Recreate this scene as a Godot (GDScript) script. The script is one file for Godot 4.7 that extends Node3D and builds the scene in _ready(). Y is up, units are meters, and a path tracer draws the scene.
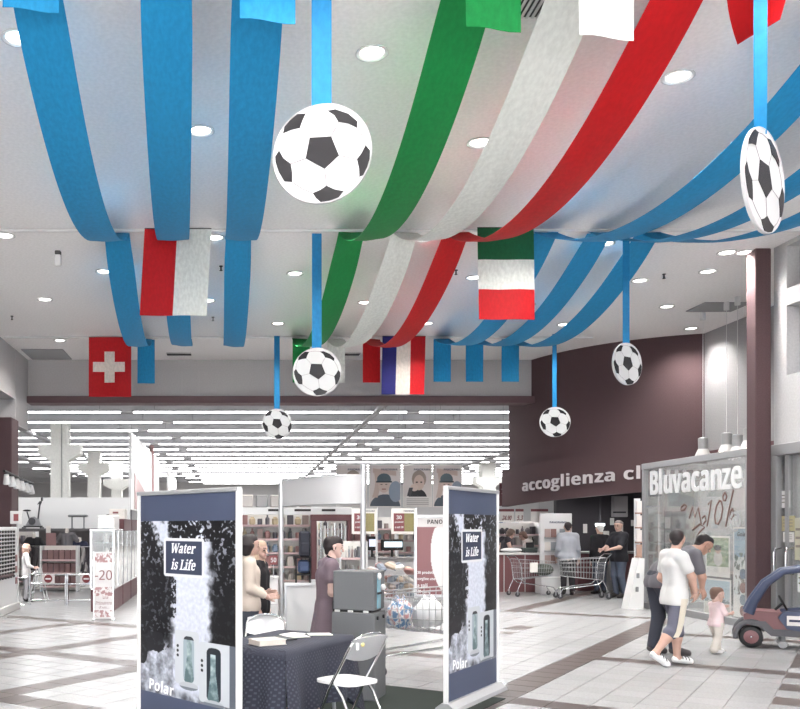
extends Node3D
# A shopping-mall hall in front of a hypermarket, hung with ribbons, flags and football discs.
# x runs to the right, y up, the camera looks along -z. d() turns a depth in front of the camera into -z.

const F := 900.0          # focal length in picture widths of 800
const PX := 225.0         # where the hall's long axis meets the picture
const HY := 527.0         # eye level
const EYE := 1.63
const CEIL := 6.03
const TILE := 1.0 / 3.0

var mats := {}
var taken := {}
var fonts := {}
var rng := RandomNumberGenerator.new()


class MB:
	var v := PackedVector3Array()
	var n := PackedVector3Array()
	var uv := PackedVector2Array()
	var c := PackedColorArray()
	var idx := PackedInt32Array()
	var col := Color.WHITE

	func vert(p: Vector3, nn: Vector3, t := Vector2.ZERO) -> int:
		v.append(p); n.append(nn); uv.append(t); c.append(col)
		return v.size() - 1

	# corners run counter-clockwise seen from outside
	func quad(a: Vector3, b: Vector3, cc: Vector3, dd: Vector3) -> void:
		var nn := (cc - a).cross(dd - b).normalized()
		var i := vert(a, nn, Vector2(0, 1)); vert(b, nn, Vector2(1, 1)); vert(cc, nn, Vector2(1, 0)); vert(dd, nn, Vector2(0, 0))
		idx.append_array([i, i + 2, i + 1, i, i + 3, i + 2])

	func tri(a: Vector3, b: Vector3, cc: Vector3) -> void:
		var nn := (b - a).cross(cc - a).normalized()
		var i := vert(a, nn); vert(b, nn); vert(cc, nn)
		idx.append_array([i, i + 2, i + 1])

	func box(at: Vector3, size: Vector3, bevel := 0.0, t := Transform3D.IDENTITY) -> void:
		var h := size / 2.0
		if bevel <= 0.0:
			var p := []
			for k in 8:
				p.append(t * (at + Vector3(h.x if k & 1 else -h.x, h.y if k & 2 else -h.y, h.z if k & 4 else -h.z)))
			quad(p[4], p[5], p[7], p[6]); quad(p[1], p[0], p[2], p[3]); quad(p[5], p[1], p[3], p[7])
			quad(p[0], p[4], p[6], p[2]); quad(p[6], p[7], p[3], p[2]); quad(p[0], p[1], p[5], p[4])
			return
		var g := h - Vector3.ONE * minf(bevel, minf(h.x, minf(h.y, h.z)) * 0.98)
		var f := func(sx, sy, sz, axis) -> Vector3:
			var q := Vector3(g.x * sx, g.y * sy, g.z * sz)
			q[axis] = h[axis] * [sx, sy, sz][axis]
			return t * (at + q)
		for s in [1, -1]:
			face(f.call(s, -1, 1, 0), f.call(s, -1, -1, 0), f.call(s, 1, -1, 0), f.call(s, 1, 1, 0), t * at)
			face(f.call(-1, s, 1, 1), f.call(1, s, 1, 1), f.call(1, s, -1, 1), f.call(-1, s, -1, 1), t * at)
			face(f.call(-1, -1, s, 2), f.call(1, -1, s, 2), f.call(1, 1, s, 2), f.call(-1, 1, s, 2), t * at)
			for r in [1, -1]:
				face(f.call(s, r, 1, 0), f.call(s, r, -1, 0), f.call(s, r, -1, 1), f.call(s, r, 1, 1), t * at)
				face(f.call(s, 1, r, 0), f.call(s, -1, r, 0), f.call(s, -1, r, 2), f.call(s, 1, r, 2), t * at)
				face(f.call(1, s, r, 1), f.call(-1, s, r, 1), f.call(-1, s, r, 2), f.call(1, s, r, 2), t * at)
				for q in [1, -1]:
					var a: Vector3 = f.call(s, r, q, 0)
					var b: Vector3 = f.call(s, r, q, 1)
					var e: Vector3 = f.call(s, r, q, 2)
					if (b - a).cross(e - a).dot(a - t * at) > 0: tri(a, b, e)
					else: tri(a, e, b)

	# a quad turned so that it faces away from the point `from`
	func face(a: Vector3, b: Vector3, cc: Vector3, dd: Vector3, from: Vector3) -> void:
		if (cc - a).cross(dd - b).dot((a + cc) / 2.0 - from) >= 0: quad(a, b, cc, dd)
		else: quad(a, dd, cc, b)

	func tube(pts: Array, r, sides := 8, closed := false) -> void:
		var m := pts.size()
		var up := Vector3.UP
		var rows := []
		var last := Vector3.ZERO
		for k in m:
			var a: Vector3 = pts[(k - 1 + m) % m] if closed else pts[maxi(k - 1, 0)]
			var b: Vector3 = pts[(k + 1) % m] if closed else pts[mini(k + 1, m - 1)]
			var dir := (b - a).normalized()
			if last == Vector3.ZERO:
				last = dir.cross(Vector3.UP if absf(dir.y) < 0.9 else Vector3.RIGHT).normalized()
			last = (last - dir * last.dot(dir)).normalized()
			up = dir.cross(last)
			var rad: float = r[k] if r is Array else r
			var i0 := v.size()
			for s in sides + 1:
				var an := TAU * s / sides
				var o := last * cos(an) + up * sin(an)
				vert(pts[k] + o * rad, o, Vector2(float(s) / sides, k))
			rows.append(i0)
		for k in (m if closed else m - 1):
			var p: int = rows[k]
			var q: int = rows[(k + 1) % m]
			for s in sides:
				idx.append_array([p + s, q + s, p + s + 1, p + s + 1, q + s, q + s + 1])
		if not closed:
			for e in [0, m - 1]:
				var dir2: Vector3 = (pts[0] - pts[1]).normalized() if e == 0 else (pts[m - 1] - pts[m - 2]).normalized()
				var i1 := vert(pts[e], dir2)
				for s in sides + 1:
					vert(v[rows[e] + s], dir2)
				for s in sides:
					if e == 0: idx.append_array([i1, i1 + 1 + s, i1 + 2 + s])
					else: idx.append_array([i1, i1 + 2 + s, i1 + 1 + s])

	# profile of Vector2(radius, height), turned about y
	func lathe(prof: Array, t: Transform3D, segs := 16, smooth := true) -> void:
		for k in prof.size() - 1:
			var a: Vector2 = prof[k]
			var b: Vector2 = prof[k + 1]
			var e := (b - a)
			var nn := Vector2(e.y, -e.x).normalized()
			var i0 := v.size()
			for s in segs + 1:
				var an := TAU * s / segs
				var o := Vector3(cos(an), 0, sin(an))
				var w := (t.basis * Vector3(o.x * nn.x, nn.y, o.z * nn.x)).normalized()
				vert(t * Vector3(o.x * a.x, a.y, o.z * a.x), w, Vector2(float(s) / segs, a.y))
				vert(t * Vector3(o.x * b.x, b.y, o.z * b.x), w, Vector2(float(s) / segs, b.y))
			for s in segs:
				var p := i0 + s * 2
				idx.append_array([p, p + 2, p + 1, p + 2, p + 3, p + 1])

	# a flat outline given a thickness along local z
	func prism(pts: PackedVector2Array, depth: float, t := Transform3D.IDENTITY) -> void:
		var q := pts.duplicate()
		if Geometry2D.is_polygon_clockwise(q):
			q.reverse()
		var ids := Geometry2D.triangulate_polygon(q)
		for s in [1.0, -1.0]:
			var nn: Vector3 = (t.basis * Vector3(0, 0, s)).normalized()
			var i0 := v.size()
			for p in q:
				vert(t * Vector3(p.x, p.y, depth / 2 * s), nn, Vector2(p.x, -p.y))
			for k in range(0, ids.size(), 3):
				var a := q[ids[k]]
				var b := q[ids[k + 1]]
				var e := q[ids[k + 2]]
				var ccw := (b - a).cross(e - a) > 0
				if ccw == (s > 0): idx.append_array([i0 + ids[k], i0 + ids[k + 2], i0 + ids[k + 1]])
				else: idx.append_array([i0 + ids[k], i0 + ids[k + 1], i0 + ids[k + 2]])
		for k in q.size():
			var a2 := q[k]
			var b2 := q[(k + 1) % q.size()]
			quad(t * Vector3(a2.x, a2.y, -depth / 2), t * Vector3(b2.x, b2.y, -depth / 2), t * Vector3(b2.x, b2.y, depth / 2), t * Vector3(a2.x, a2.y, depth / 2))

	# a cloth-like sheet through a grid of points (rows of points), with thickness
	func sheet(g: Array, thick: float) -> void:
		var rn := g.size()
		var cn: int = g[0].size()
		var nrm := []
		for r in rn:
			var line := []
			for k in cn:
				var a: Vector3 = g[r][mini(k + 1, cn - 1)] - g[r][maxi(k - 1, 0)]
				var b: Vector3 = g[mini(r + 1, rn - 1)][k] - g[maxi(r - 1, 0)][k]
				line.append(b.cross(a).normalized())
			nrm.append(line)
		for s in [1.0, -1.0]:
			var i0 := v.size()
			for r in rn:
				for k in cn:
					vert(g[r][k] + nrm[r][k] * thick / 2 * s, nrm[r][k] * s, Vector2(float(k) / (cn - 1), float(r) / (rn - 1)))
			for r in rn - 1:
				for k in cn - 1:
					var p := i0 + r * cn + k
					if s > 0: idx.append_array([p, p + 1, p + cn, p + 1, p + cn + 1, p + cn])
					else: idx.append_array([p, p + cn, p + 1, p + 1, p + cn, p + cn + 1])
		var rim := []
		for k in cn: rim.append([0, k])
		for r in range(1, rn): rim.append([r, cn - 1])
		for k in range(cn - 2, -1, -1): rim.append([rn - 1, k])
		for r in range(rn - 2, 0, -1): rim.append([r, 0])
		for k in rim.size():
			var a3: Array = rim[k]
			var b3: Array = rim[(k + 1) % rim.size()]
			var p1: Vector3 = g[a3[0]][a3[1]]
			var p2: Vector3 = g[b3[0]][b3[1]]
			var n1: Vector3 = nrm[a3[0]][a3[1]] * thick / 2
			var n2: Vector3 = nrm[b3[0]][b3[1]] * thick / 2
			quad(p1 - n1, p1 + n1, p2 + n2, p2 - n2)

	func blob(at: Vector3, size: Vector3, segs := 10) -> void:
		var rows := segs / 2 + 1
		var i0 := v.size()
		for r in rows + 1:
			var th := PI * r / rows
			for s in segs + 1:
				var an := TAU * s / segs
				var o := Vector3(sin(th) * cos(an), cos(th), sin(th) * sin(an))
				vert(at + o * size, (o / size).normalized(), Vector2(float(s) / segs, float(r) / rows))
		for r in rows:
			for s in segs:
				var p := i0 + r * (segs + 1) + s
				idx.append_array([p, p + segs + 1, p + 1, p + 1, p + segs + 1, p + segs + 2])

	func add(o: MB, t: Transform3D) -> void:
		var i0 := v.size()
		var bn := t.basis.orthonormalized() if absf(t.basis.determinant()) > 1e-9 else t.basis
		for k in o.v.size():
			v.append(t * o.v[k]); n.append(bn * o.n[k])
		uv.append_array(o.uv); c.append_array(o.c)
		for i in o.idx: idx.append(i + i0)

	func moved(t: Transform3D) -> MB:
		var o := MB.new()
		o.add(self, t)
		return o

	func mesh() -> ArrayMesh:
		var a := []
		a.resize(Mesh.ARRAY_MAX)
		a[Mesh.ARRAY_VERTEX] = v; a[Mesh.ARRAY_NORMAL] = n; a[Mesh.ARRAY_TEX_UV] = uv; a[Mesh.ARRAY_COLOR] = c; a[Mesh.ARRAY_INDEX] = idx
		var m := ArrayMesh.new()
		m.add_surface_from_arrays(Mesh.PRIMITIVE_TRIANGLES, a)
		return m


# ---- where a point of the picture lies at a given depth
func P(x: float, y: float, z: float) -> Vector3:
	return Vector3((x - PX) / F * z, EYE - (y - HY) / F * z, -z)

func X(x: float, z: float) -> float:
	return (x - PX) / F * z

func Y(y: float, z: float) -> float:
	return EYE - (y - HY) / F * z

# ---- names and nodes
func numbered(called: String) -> String:
	var k: int = taken.get(called, 0)
	taken[called] = k + 1
	return called if k == 0 else "%s_%03d" % [called, k]

func tag(o: Node, label := "", category := "", group := "", kind := "") -> Node:
	if label: o.set_meta("label", label)
	if category: o.set_meta("category", category)
	if group: o.set_meta("group", group)
	if kind: o.set_meta("kind", kind)
	return o

func thing(called: String, label: String, category: String, at := Vector3.ZERO, turn := 0.0, group := "") -> Node3D:
	var o := Node3D.new()
	o.name = numbered(called)
	add_child(o)
	o.position = at
	o.rotation.y = turn
	tag(o, label, category, group)
	return o

# part in the local space of its thing
func part(called: String, mb: MB, m: Material, parent: Node3D) -> MeshInstance3D:
	var o := MeshInstance3D.new()
	o.name = called
	o.mesh = mb.mesh()
	o.material_override = m
	parent.add_child(o, true)
	return o

# part whose shape was given in world space
func wpart(called: String, mb: MB, m: Material, parent: Node3D) -> MeshInstance3D:
	return part(called, mb.moved(parent.global_transform.affine_inverse()), m, parent)

func mpart(called: String, mesh: Mesh, m: Material, parent: Node3D, t := Transform3D.IDENTITY) -> MeshInstance3D:
	var o := MeshInstance3D.new()
	o.name = called
	o.mesh = mesh
	o.material_override = m
	parent.add_child(o, true)
	o.transform = t
	return o

func solo(called: String, mb: MB, m: Material, label: String, category: String, group := "", kind := "") -> MeshInstance3D:
	var o := MeshInstance3D.new()
	o.name = numbered(called)
	o.mesh = mb.mesh()
	o.material_override = m
	add_child(o)
	tag(o, label, category, group, kind)
	return o

func struct(called: String, mb: MB, m: Material) -> MeshInstance3D:
	var o := MeshInstance3D.new()
	o.name = numbered(called)
	o.mesh = mb.mesh()
	o.material_override = m
	add_child(o)
	tag(o, "", "", "", "structure")
	return o

func copy(o: Node3D, at: Vector3, turn: float, label := "", group := "") -> Node3D:
	var base := String(o.name)
	var c: Node3D = o.duplicate()
	c.name = numbered(base)
	add_child(c)
	c.position = at
	c.rotation.y = turn
	if label: c.set_meta("label", label)
	if group: c.set_meta("group", group)
	return c

func boxmb(a: Vector3, b: Vector3, bevel := 0.0) -> MB:
	var m := MB.new()
	m.box((a + b) / 2, (b - a).abs(), bevel)
	return m

func rot(y: float, at := Vector3.ZERO) -> Transform3D:
	return Transform3D(Basis(Vector3.UP, y), at)

# ---- materials
func mat(r: int, g: int, b: int, rough := 0.7, metal := 0.0) -> StandardMaterial3D:
	var key := [r, g, b, rough, metal]
	if not mats.has(key):
		var m := StandardMaterial3D.new()
		m.albedo_color = Color8(r, g, b)
		m.roughness = rough
		m.metallic = metal
		m.metallic_specular = 0.4
		mats[key] = m
	return mats[key]

func noisy(r: int, g: int, b: int, rough: float, size: float, amount: float, bump := 0.0) -> StandardMaterial3D:
	var m := StandardMaterial3D.new()
	m.albedo_color = Color8(r, g, b)
	m.roughness = rough
	m.metallic_specular = 0.35
	m.albedo_texture = noise_tex(amount, 3)
	m.uv1_triplanar = true
	m.uv1_world_triplanar = true
	m.uv1_scale = Vector3.ONE / size
	if bump > 0:
		m.heightmap_enabled = true
		m.heightmap_texture = noise_tex(1.0, 3)
		m.heightmap_scale = bump
	return m

var noise_cache := {}
func noise_tex(amount: float, oct: int) -> Texture2D:
	var key := [amount, oct]
	if not noise_cache.has(key):
		var fn := FastNoiseLite.new()
		fn.seed = 7
		fn.frequency = 0.03
		fn.fractal_octaves = oct
		var im := fn.get_seamless_image(256, 256)
		im.convert(Image.FORMAT_RGB8)
		for y in 256:
			for x in 256:
				var q := 1.0 - amount * (1.0 - im.get_pixel(x, y).r)
				im.set_pixel(x, y, Color(q, q, q))
		noise_cache[key] = ImageTexture.create_from_image(im)
	return noise_cache[key]

func cloth(r: int, g: int, b: int, through := 0.06) -> StandardMaterial3D:
	var m := StandardMaterial3D.new()
	m.albedo_color = Color8(r, g, b)
	m.roughness = 0.62
	m.metallic_specular = 0.35
	m.albedo_texture = noise_tex(0.12, 4)
	m.uv1_triplanar = true
	m.uv1_scale = Vector3(2.2, 1.3, 1.3)
	if through > 0:
		m.backlight_enabled = true
		m.backlight = Color(through, through, through)
	return m

func glow(c: Color, energy: float) -> StandardMaterial3D:
	var m := StandardMaterial3D.new()
	m.albedo_color = Color(0.9, 0.9, 0.9)
	m.emission_enabled = true
	m.emission = c
	m.emission_energy_multiplier = energy
	return m

func glass(alpha := 0.08) -> StandardMaterial3D:
	var m := StandardMaterial3D.new()
	m.albedo_color = Color(0.93, 0.96, 0.96, alpha)
	m.transparency = BaseMaterial3D.TRANSPARENCY_ALPHA
	m.roughness = 0.03
	m.metallic_specular = 0.5
	return m

func printed(im: Image, rough := 0.5) -> StandardMaterial3D:
	var m := StandardMaterial3D.new()
	m.albedo_texture = ImageTexture.create_from_image(im)
	m.roughness = rough
	m.metallic_specular = 0.4
	m.texture_repeat = false
	return m

# ---- lettering: a TextMesh fitted into width x height (either may be 0), its lower left corner at the origin of t
func font(kind: String, weight := 400, italic := false) -> SystemFont:
	var key := [kind, weight, italic]
	if not fonts.has(key):
		var f := SystemFont.new()
		f.font_names = PackedStringArray([kind])
		f.font_weight = weight
		f.font_italic = italic
		fonts[key] = f
	return fonts[key]

func letters(s: String, m: Material, parent: Node3D, t: Transform3D, w: float, h: float, called := "lettering", kind := "Droid Sans", weight := 700, slant := 0.0, thick := 0.004) -> MeshInstance3D:
	var tm := TextMesh.new()
	tm.text = s
	tm.font = font(kind, weight)
	tm.font_size = 64
	tm.pixel_size = 0.01
	tm.depth = 0.02
	tm.curve_step = 2.0
	var bb := tm.get_aabb()
	var sx := w / bb.size.x if w > 0 else h / bb.size.y
	var sy := h / bb.size.y if h > 0 else sx
	var fit := Transform3D(Basis(Vector3(sx, 0, 0), Vector3(slant * sy, sy, 0), Vector3(0, 0, thick / 0.02)), Vector3.ZERO)
	fit.origin = -(fit.basis * bb.position)
	fit.origin.z = thick / 2
	return mpart(called, tm, m, parent, t * fit)

const TH := 0.6161        # the mall's tiles lie turned against its walls
var M := {}

func _ready() -> void:
	rng.seed = 4711
	# camera: level, the lens shifted up and to the right
	var cam = Camera3D.new()
	cam.name = "camera"
	cam.projection = Camera3D.PROJECTION_FRUSTUM
	cam.near = 0.05
	cam.far = 200.0
	cam.size = 709.0 / F * cam.near
	cam.frustum_offset = Vector2((400.0 - PX) / F, (HY - 354.5) / F) * cam.near
	cam.position = Vector3(0, EYE, 0)
	add_child(cam)
	cam.current = true
	# an overcast sky beyond the glazed entrance behind the camera
	var we = WorldEnvironment.new()
	we.name = "environment"
	var env = Environment.new()
	var sky = Sky.new()
	var sm = ProceduralSkyMaterial.new()
	sm.sky_top_color = Color(0.86, 0.89, 0.93)
	sm.sky_horizon_color = Color(0.95, 0.96, 0.97)
	sm.ground_bottom_color = Color(0.45, 0.45, 0.45)
	sm.ground_horizon_color = Color(0.6, 0.6, 0.6)
	sm.energy_multiplier = 4.0
	sky.sky_material = sm
	env.background_mode = Environment.BG_SKY
	env.sky = sky
	env.tonemap_mode = Environment.TONE_MAPPER_LINEAR
	env.tonemap_exposure = 1.75
	env.sdfgi_enabled = true
	env.ssao_enabled = true
	env.ssil_enabled = true
	we.environment = env
	add_child(we)
	# added sunlight through the entrance: its unseen floor patch brightens the ceiling
	var ceiling_fill_sun = DirectionalLight3D.new()
	ceiling_fill_sun.name = "ceiling_fill_sun"
	ceiling_fill_sun.light_energy = 50.0
	ceiling_fill_sun.light_angular_distance = 0.6
	ceiling_fill_sun.light_color = Color(1.0, 0.98, 0.95)
	ceiling_fill_sun.sky_mode = DirectionalLight3D.SKY_MODE_LIGHT_ONLY
	ceiling_fill_sun.shadow_enabled = true
	ceiling_fill_sun.rotation = Vector3(deg_to_rad(-42), 0.12, 0)
	ceiling_fill_sun.position = Vector3(0, 12, 20)
	add_child(ceiling_fill_sun)
	# added area light in an assumed, unseen entrance, brightening ceiling and camera-facing surfaces
	var entrance_fill = AreaLight3D.new()
	entrance_fill.name = "added_entrance_fill"
	entrance_fill.area_size = Vector2(17.0, 4.4)
	entrance_fill.light_energy = 30.0
	entrance_fill.light_color = Color(0.95, 0.98, 1.0)
	entrance_fill.area_range = 80.0
	entrance_fill.area_attenuation = 2.0
	entrance_fill.shadow_enabled = true
	entrance_fill.position = Vector3(0, 2.5, 9.7)
	add_child(entrance_fill)
	materials()
	hall()
	floor_tiles()
	market()
	ceiling_fittings()
	ribbons()
	flags()
	footballs()
	stand()
	left_shop()
	kiosks()
	reception()
	travel_agency()
	right_shop()
	people()

func materials() -> void:
	M.plaster = noisy(190, 189, 191, 0.85, 0.35, 0.06)
	M.ceiling = noisy(244, 242, 242, 0.9, 0.5, 0.05)
	M.mauve = noisy(92, 72, 75, 0.75, 0.2, 0.12)
	M.mauve_trim = mat(104, 82, 86, 0.6)
	M.maroon = mat(94, 60, 64, 0.5)
	M.steel = mat(176, 177, 180, 0.3, 0.85)
	M.chrome = mat(215, 216, 218, 0.12, 1.0)
	M.alu = mat(200, 201, 204, 0.35, 0.6)
	M.alu_dull = mat(150, 150, 152, 0.45, 0.4)
	M.white = mat(214, 214, 215, 0.5)
	M.white_gloss = mat(218, 218, 218, 0.25)
	M.grey = mat(128, 129, 131, 0.6)
	M.dark = mat(38, 37, 40, 0.6)
	M.black = mat(20, 20, 22, 0.5)
	M.concrete = noisy(216, 216, 212, 0.85, 0.8, 0.06)
	M.glass = glass(0.06)
	M.navy = mat(52, 58, 84, 0.6)
	M.paper = mat(228, 224, 220, 0.7)

func slab(called: String, a: Vector3, b: Vector3, m: Material, parent: Node3D = null) -> MeshInstance3D:
	var q = boxmb(a, b)
	return wpart(called, q, m, parent) if parent else struct(called, q, m)

# ---- the hall: shell of the mall in front of the hypermarket
func hall() -> void:
	var grout = mat(120, 118, 118, 0.9)
	slab("floor", Vector3(-16, -0.3, 10), Vector3(14, -0.005, -23.9), grout)
	slab("floor_market", Vector3(-24, -0.3, -23.9), Vector3(34, 0.0, -80), noisy(172, 168, 165, 0.35, 1.4, 0.12))
	slab("ceiling", Vector3(-16, CEIL, 10), Vector3(14, CEIL + 0.3, -24.1), M.ceiling)
	slab("ceiling_market", Vector3(-24, 5.75, -24.1), Vector3(34, 6.0, -80), mat(196, 196, 198, 0.9))
	# far sides of the hall, and the entrance front behind the camera with its opening
	slab("wall_left", Vector3(-16.3, 0, 10), Vector3(-16, CEIL, -24.1), M.plaster)
	slab("wall_right_outer", Vector3(14, 0, 10), Vector3(14.3, CEIL, -24.1), M.plaster)
	var rear = struct("wall_rear", boxmb(Vector3(-16, 4.9, 10), Vector3(14, CEIL, 10.3)), M.plaster)
	wpart("pier", boxmb(Vector3(-16, 0, 10), Vector3(-9, 4.9, 10.3)), M.plaster, rear)
	wpart("pier", boxmb(Vector3(9, 0, 10), Vector3(14, 4.9, 10.3)), M.plaster, rear)
	# wall over the hypermarket's mouth, with panel joints and the mauve edge
	var wb = struct("wall_back", boxmb(Vector3(-5.6, 4.92, -23.7), Vector3(8.12, CEIL, -24.1)), M.plaster)
	wpart("pier", boxmb(Vector3(-16, 0, -23.7), Vector3(-5.6, CEIL, -24.1)), M.plaster, wb)
	for x in [182, 199, 268]:
		wpart("joint_strip", boxmb(Vector3(X(x, 23.7) - 0.008, 4.95, -23.69), Vector3(X(x, 23.7) + 0.008, 5.75, -23.7)), mat(190, 188, 190), wb)
	struct("trim_1", boxmb(Vector3(-5.19, 4.88, -23.55), Vector3(8.14, 5.06, -24.1), 0.01), M.mauve_trim)
	# left upper wall over the shop front, its soffit and the pier at its end
	struct("wall_left_upper", boxmb(Vector3(-5.6, 4.8, -8), Vector3(-5.2, CEIL, -22.4)), M.plaster)
	struct("soffit_left", boxmb(Vector3(-16, 4.17, -8), Vector3(-5.6, 4.4, -22.4)), M.plaster)
	struct("pier_left", boxmb(Vector3(-5.6, 4.17, -22.3), Vector3(-5.19, CEIL, -23.7), 0.0), M.plaster)
	struct("pillar_left", boxmb(Vector3(-6.3, 0, -20.8), Vector3(-4.93, 4.17, -21.5), 0.02), M.mauve)
	# right side: curved mauve wall, white wall, mauve column, shop facade
	var arc = arc_points(0.0)
	var wc = MB.new()
	wc.sheet([arc.map(func(p): return p + Vector3(0, CEIL, 0)), arc.map(func(p): return p + Vector3(0, 2.62, 0))], 0.2)
	var wa = struct("wall_curved", wc, M.mauve)
	# the deeper fascia along its foot that carries the lettering
	var fp = arc_points(0.22)
	var fc = MB.new()
	var low = []
	var high = []
	for k in fp.size():
		low.append(fp[k] + Vector3(0, fascia_foot(float(k) / (fp.size() - 1)), 0))
		high.append(low[k] + Vector3(0, 1.0, 0))
	fc.sheet([high, low], 0.16)
	wpart("fascia", fc, M.mauve, wa)
	struct("wall_right", boxmb(Vector3(10.9, 0, -14.2), Vector3(11.2, CEIL, -20.9)), noisy(164, 163, 165, 0.85, 0.35, 0.06))
	slab("wall_right_return", Vector3(8.75, 0, -14.0), Vector3(11.2, CEIL, -14.2), M.plaster)
	struct("trim_2", boxmb(Vector3(10.86, 3.2, -14.3), Vector3(10.9, 3.34, -20.8)), M.maroon)
	struct("column_right", boxmb(Vector3(8.37, 0, -14.45), Vector3(8.62, CEIL, -14.2), 0.012), M.mauve)
	# facade with a door opening and two blind windows over it
	var fx = 8.66
	var fac = struct("wall_facade", boxmb(Vector3(fx, 2.925, -14.2), Vector3(fx + 0.3, 3.97, -11.0)), M.plaster)
	wpart("pier", boxmb(Vector3(fx, 0, 10), Vector3(fx + 0.3, CEIL, -11.0)), M.plaster, fac)
	wpart("pier", boxmb(Vector3(fx, 3.97, -13.88), Vector3(fx + 0.3, CEIL, -14.2)), M.plaster, fac)
	wpart("pier", boxmb(Vector3(fx + 0.12, 0, -14.05), Vector3(fx + 0.3, 2.92, -14.2)), M.plaster, fac)
	wpart("band", boxmb(Vector3(fx, 5.04, -11.0), Vector3(fx + 0.3, 5.3, -13.88)), M.plaster, fac)
	wpart("band", boxmb(Vector3(fx, 5.96, -11.0), Vector3(fx + 0.3, CEIL, -13.88)), M.plaster, fac)
	for y in [[3.97, 5.04], [5.3, 5.96]]:
		struct("window_%d" % (1 if y[0] < 4 else 2), boxmb(Vector3(fx + 0.2, y[0], -11.0), Vector3(fx + 0.3, y[1], -13.88)), mat(168, 168, 172, 0.4))
	# the hypermarket's own walls
	slab("wall_market_back", Vector3(-24, 0, -79.7), Vector3(34, 6, -80), mat(200, 199, 200, 0.9))
	slab("wall_market_left", Vector3(-24.3, 0, -23.9), Vector3(-24, 6, -80), mat(200, 199, 200, 0.9))
	slab("wall_market_right", Vector3(34, 0, -23.9), Vector3(34.3, 6, -80), mat(200, 199, 200, 0.9))
	slab("wall_market_front", Vector3(-24, 0, -23.9), Vector3(-16, 6, -24.1), M.plaster)
	slab("wall_market_front", Vector3(13.9, 0, -23.9), Vector3(34, 6, -24.1), M.plaster)
	slab("wall_reception_right", Vector3(13.6, 0, -20.7), Vector3(13.9, CEIL, -24.1), mat(70, 66, 70))
	slab("wall_reception_front", Vector3(10.9, 0, -20.7), Vector3(13.9, CEIL, -20.9), M.plaster)

func fascia_foot(t: float) -> float:
	return 2.19 + 0.33 * t

# plan of the curved wall, from the market's mouth round to the white wall
func arc_points(proud: float) -> Array:
	var a = Vector3(7.95, 0, -24.9)
	var b = Vector3(10.95, 0, -20.55)
	var ctrl = Vector3(8.35, 0, -21.4)
	var pts = []
	for k in 25:
		var t = k / 24.0
		var p = a.lerp(ctrl, t).lerp(ctrl.lerp(b, t), t)
		var tan = (ctrl - a).lerp(b - ctrl, t).normalized()
		pts.append(p + tan.cross(Vector3.UP) * proud)
	return pts

func uv_at(u: float, v: float) -> Vector3:
	return Vector3(u * sin(TH) + v * cos(TH), 0, -(u * cos(TH) - v * sin(TH)))

func is_brown(a: int, b: int) -> bool:
	if b == -7 and a <= 27: return true
	if b >= -6 and b < 0 and a in [-10, 0, 10, 20, 30]: return true
	if b == -15 and a >= 27: return true
	if a == 27 and b >= -15 and b <= -8: return true
	if b == -12 and a in [16, 18, 19]: return true
	if a == 7 and b in [-13, -12, -11]: return true
	if b == -19 and a <= -1: return true
	if a == -1 and b >= -28 and b <= -19: return true
	if b == -25 and a >= -5 and a <= 8: return true
	if b == -31 and a >= 1 and a <= 8: return true
	if a == 8 and b >= -36 and b <= -24: return true
	if a == -8 and b >= -18 and b <= -15: return true
	return false

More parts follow.
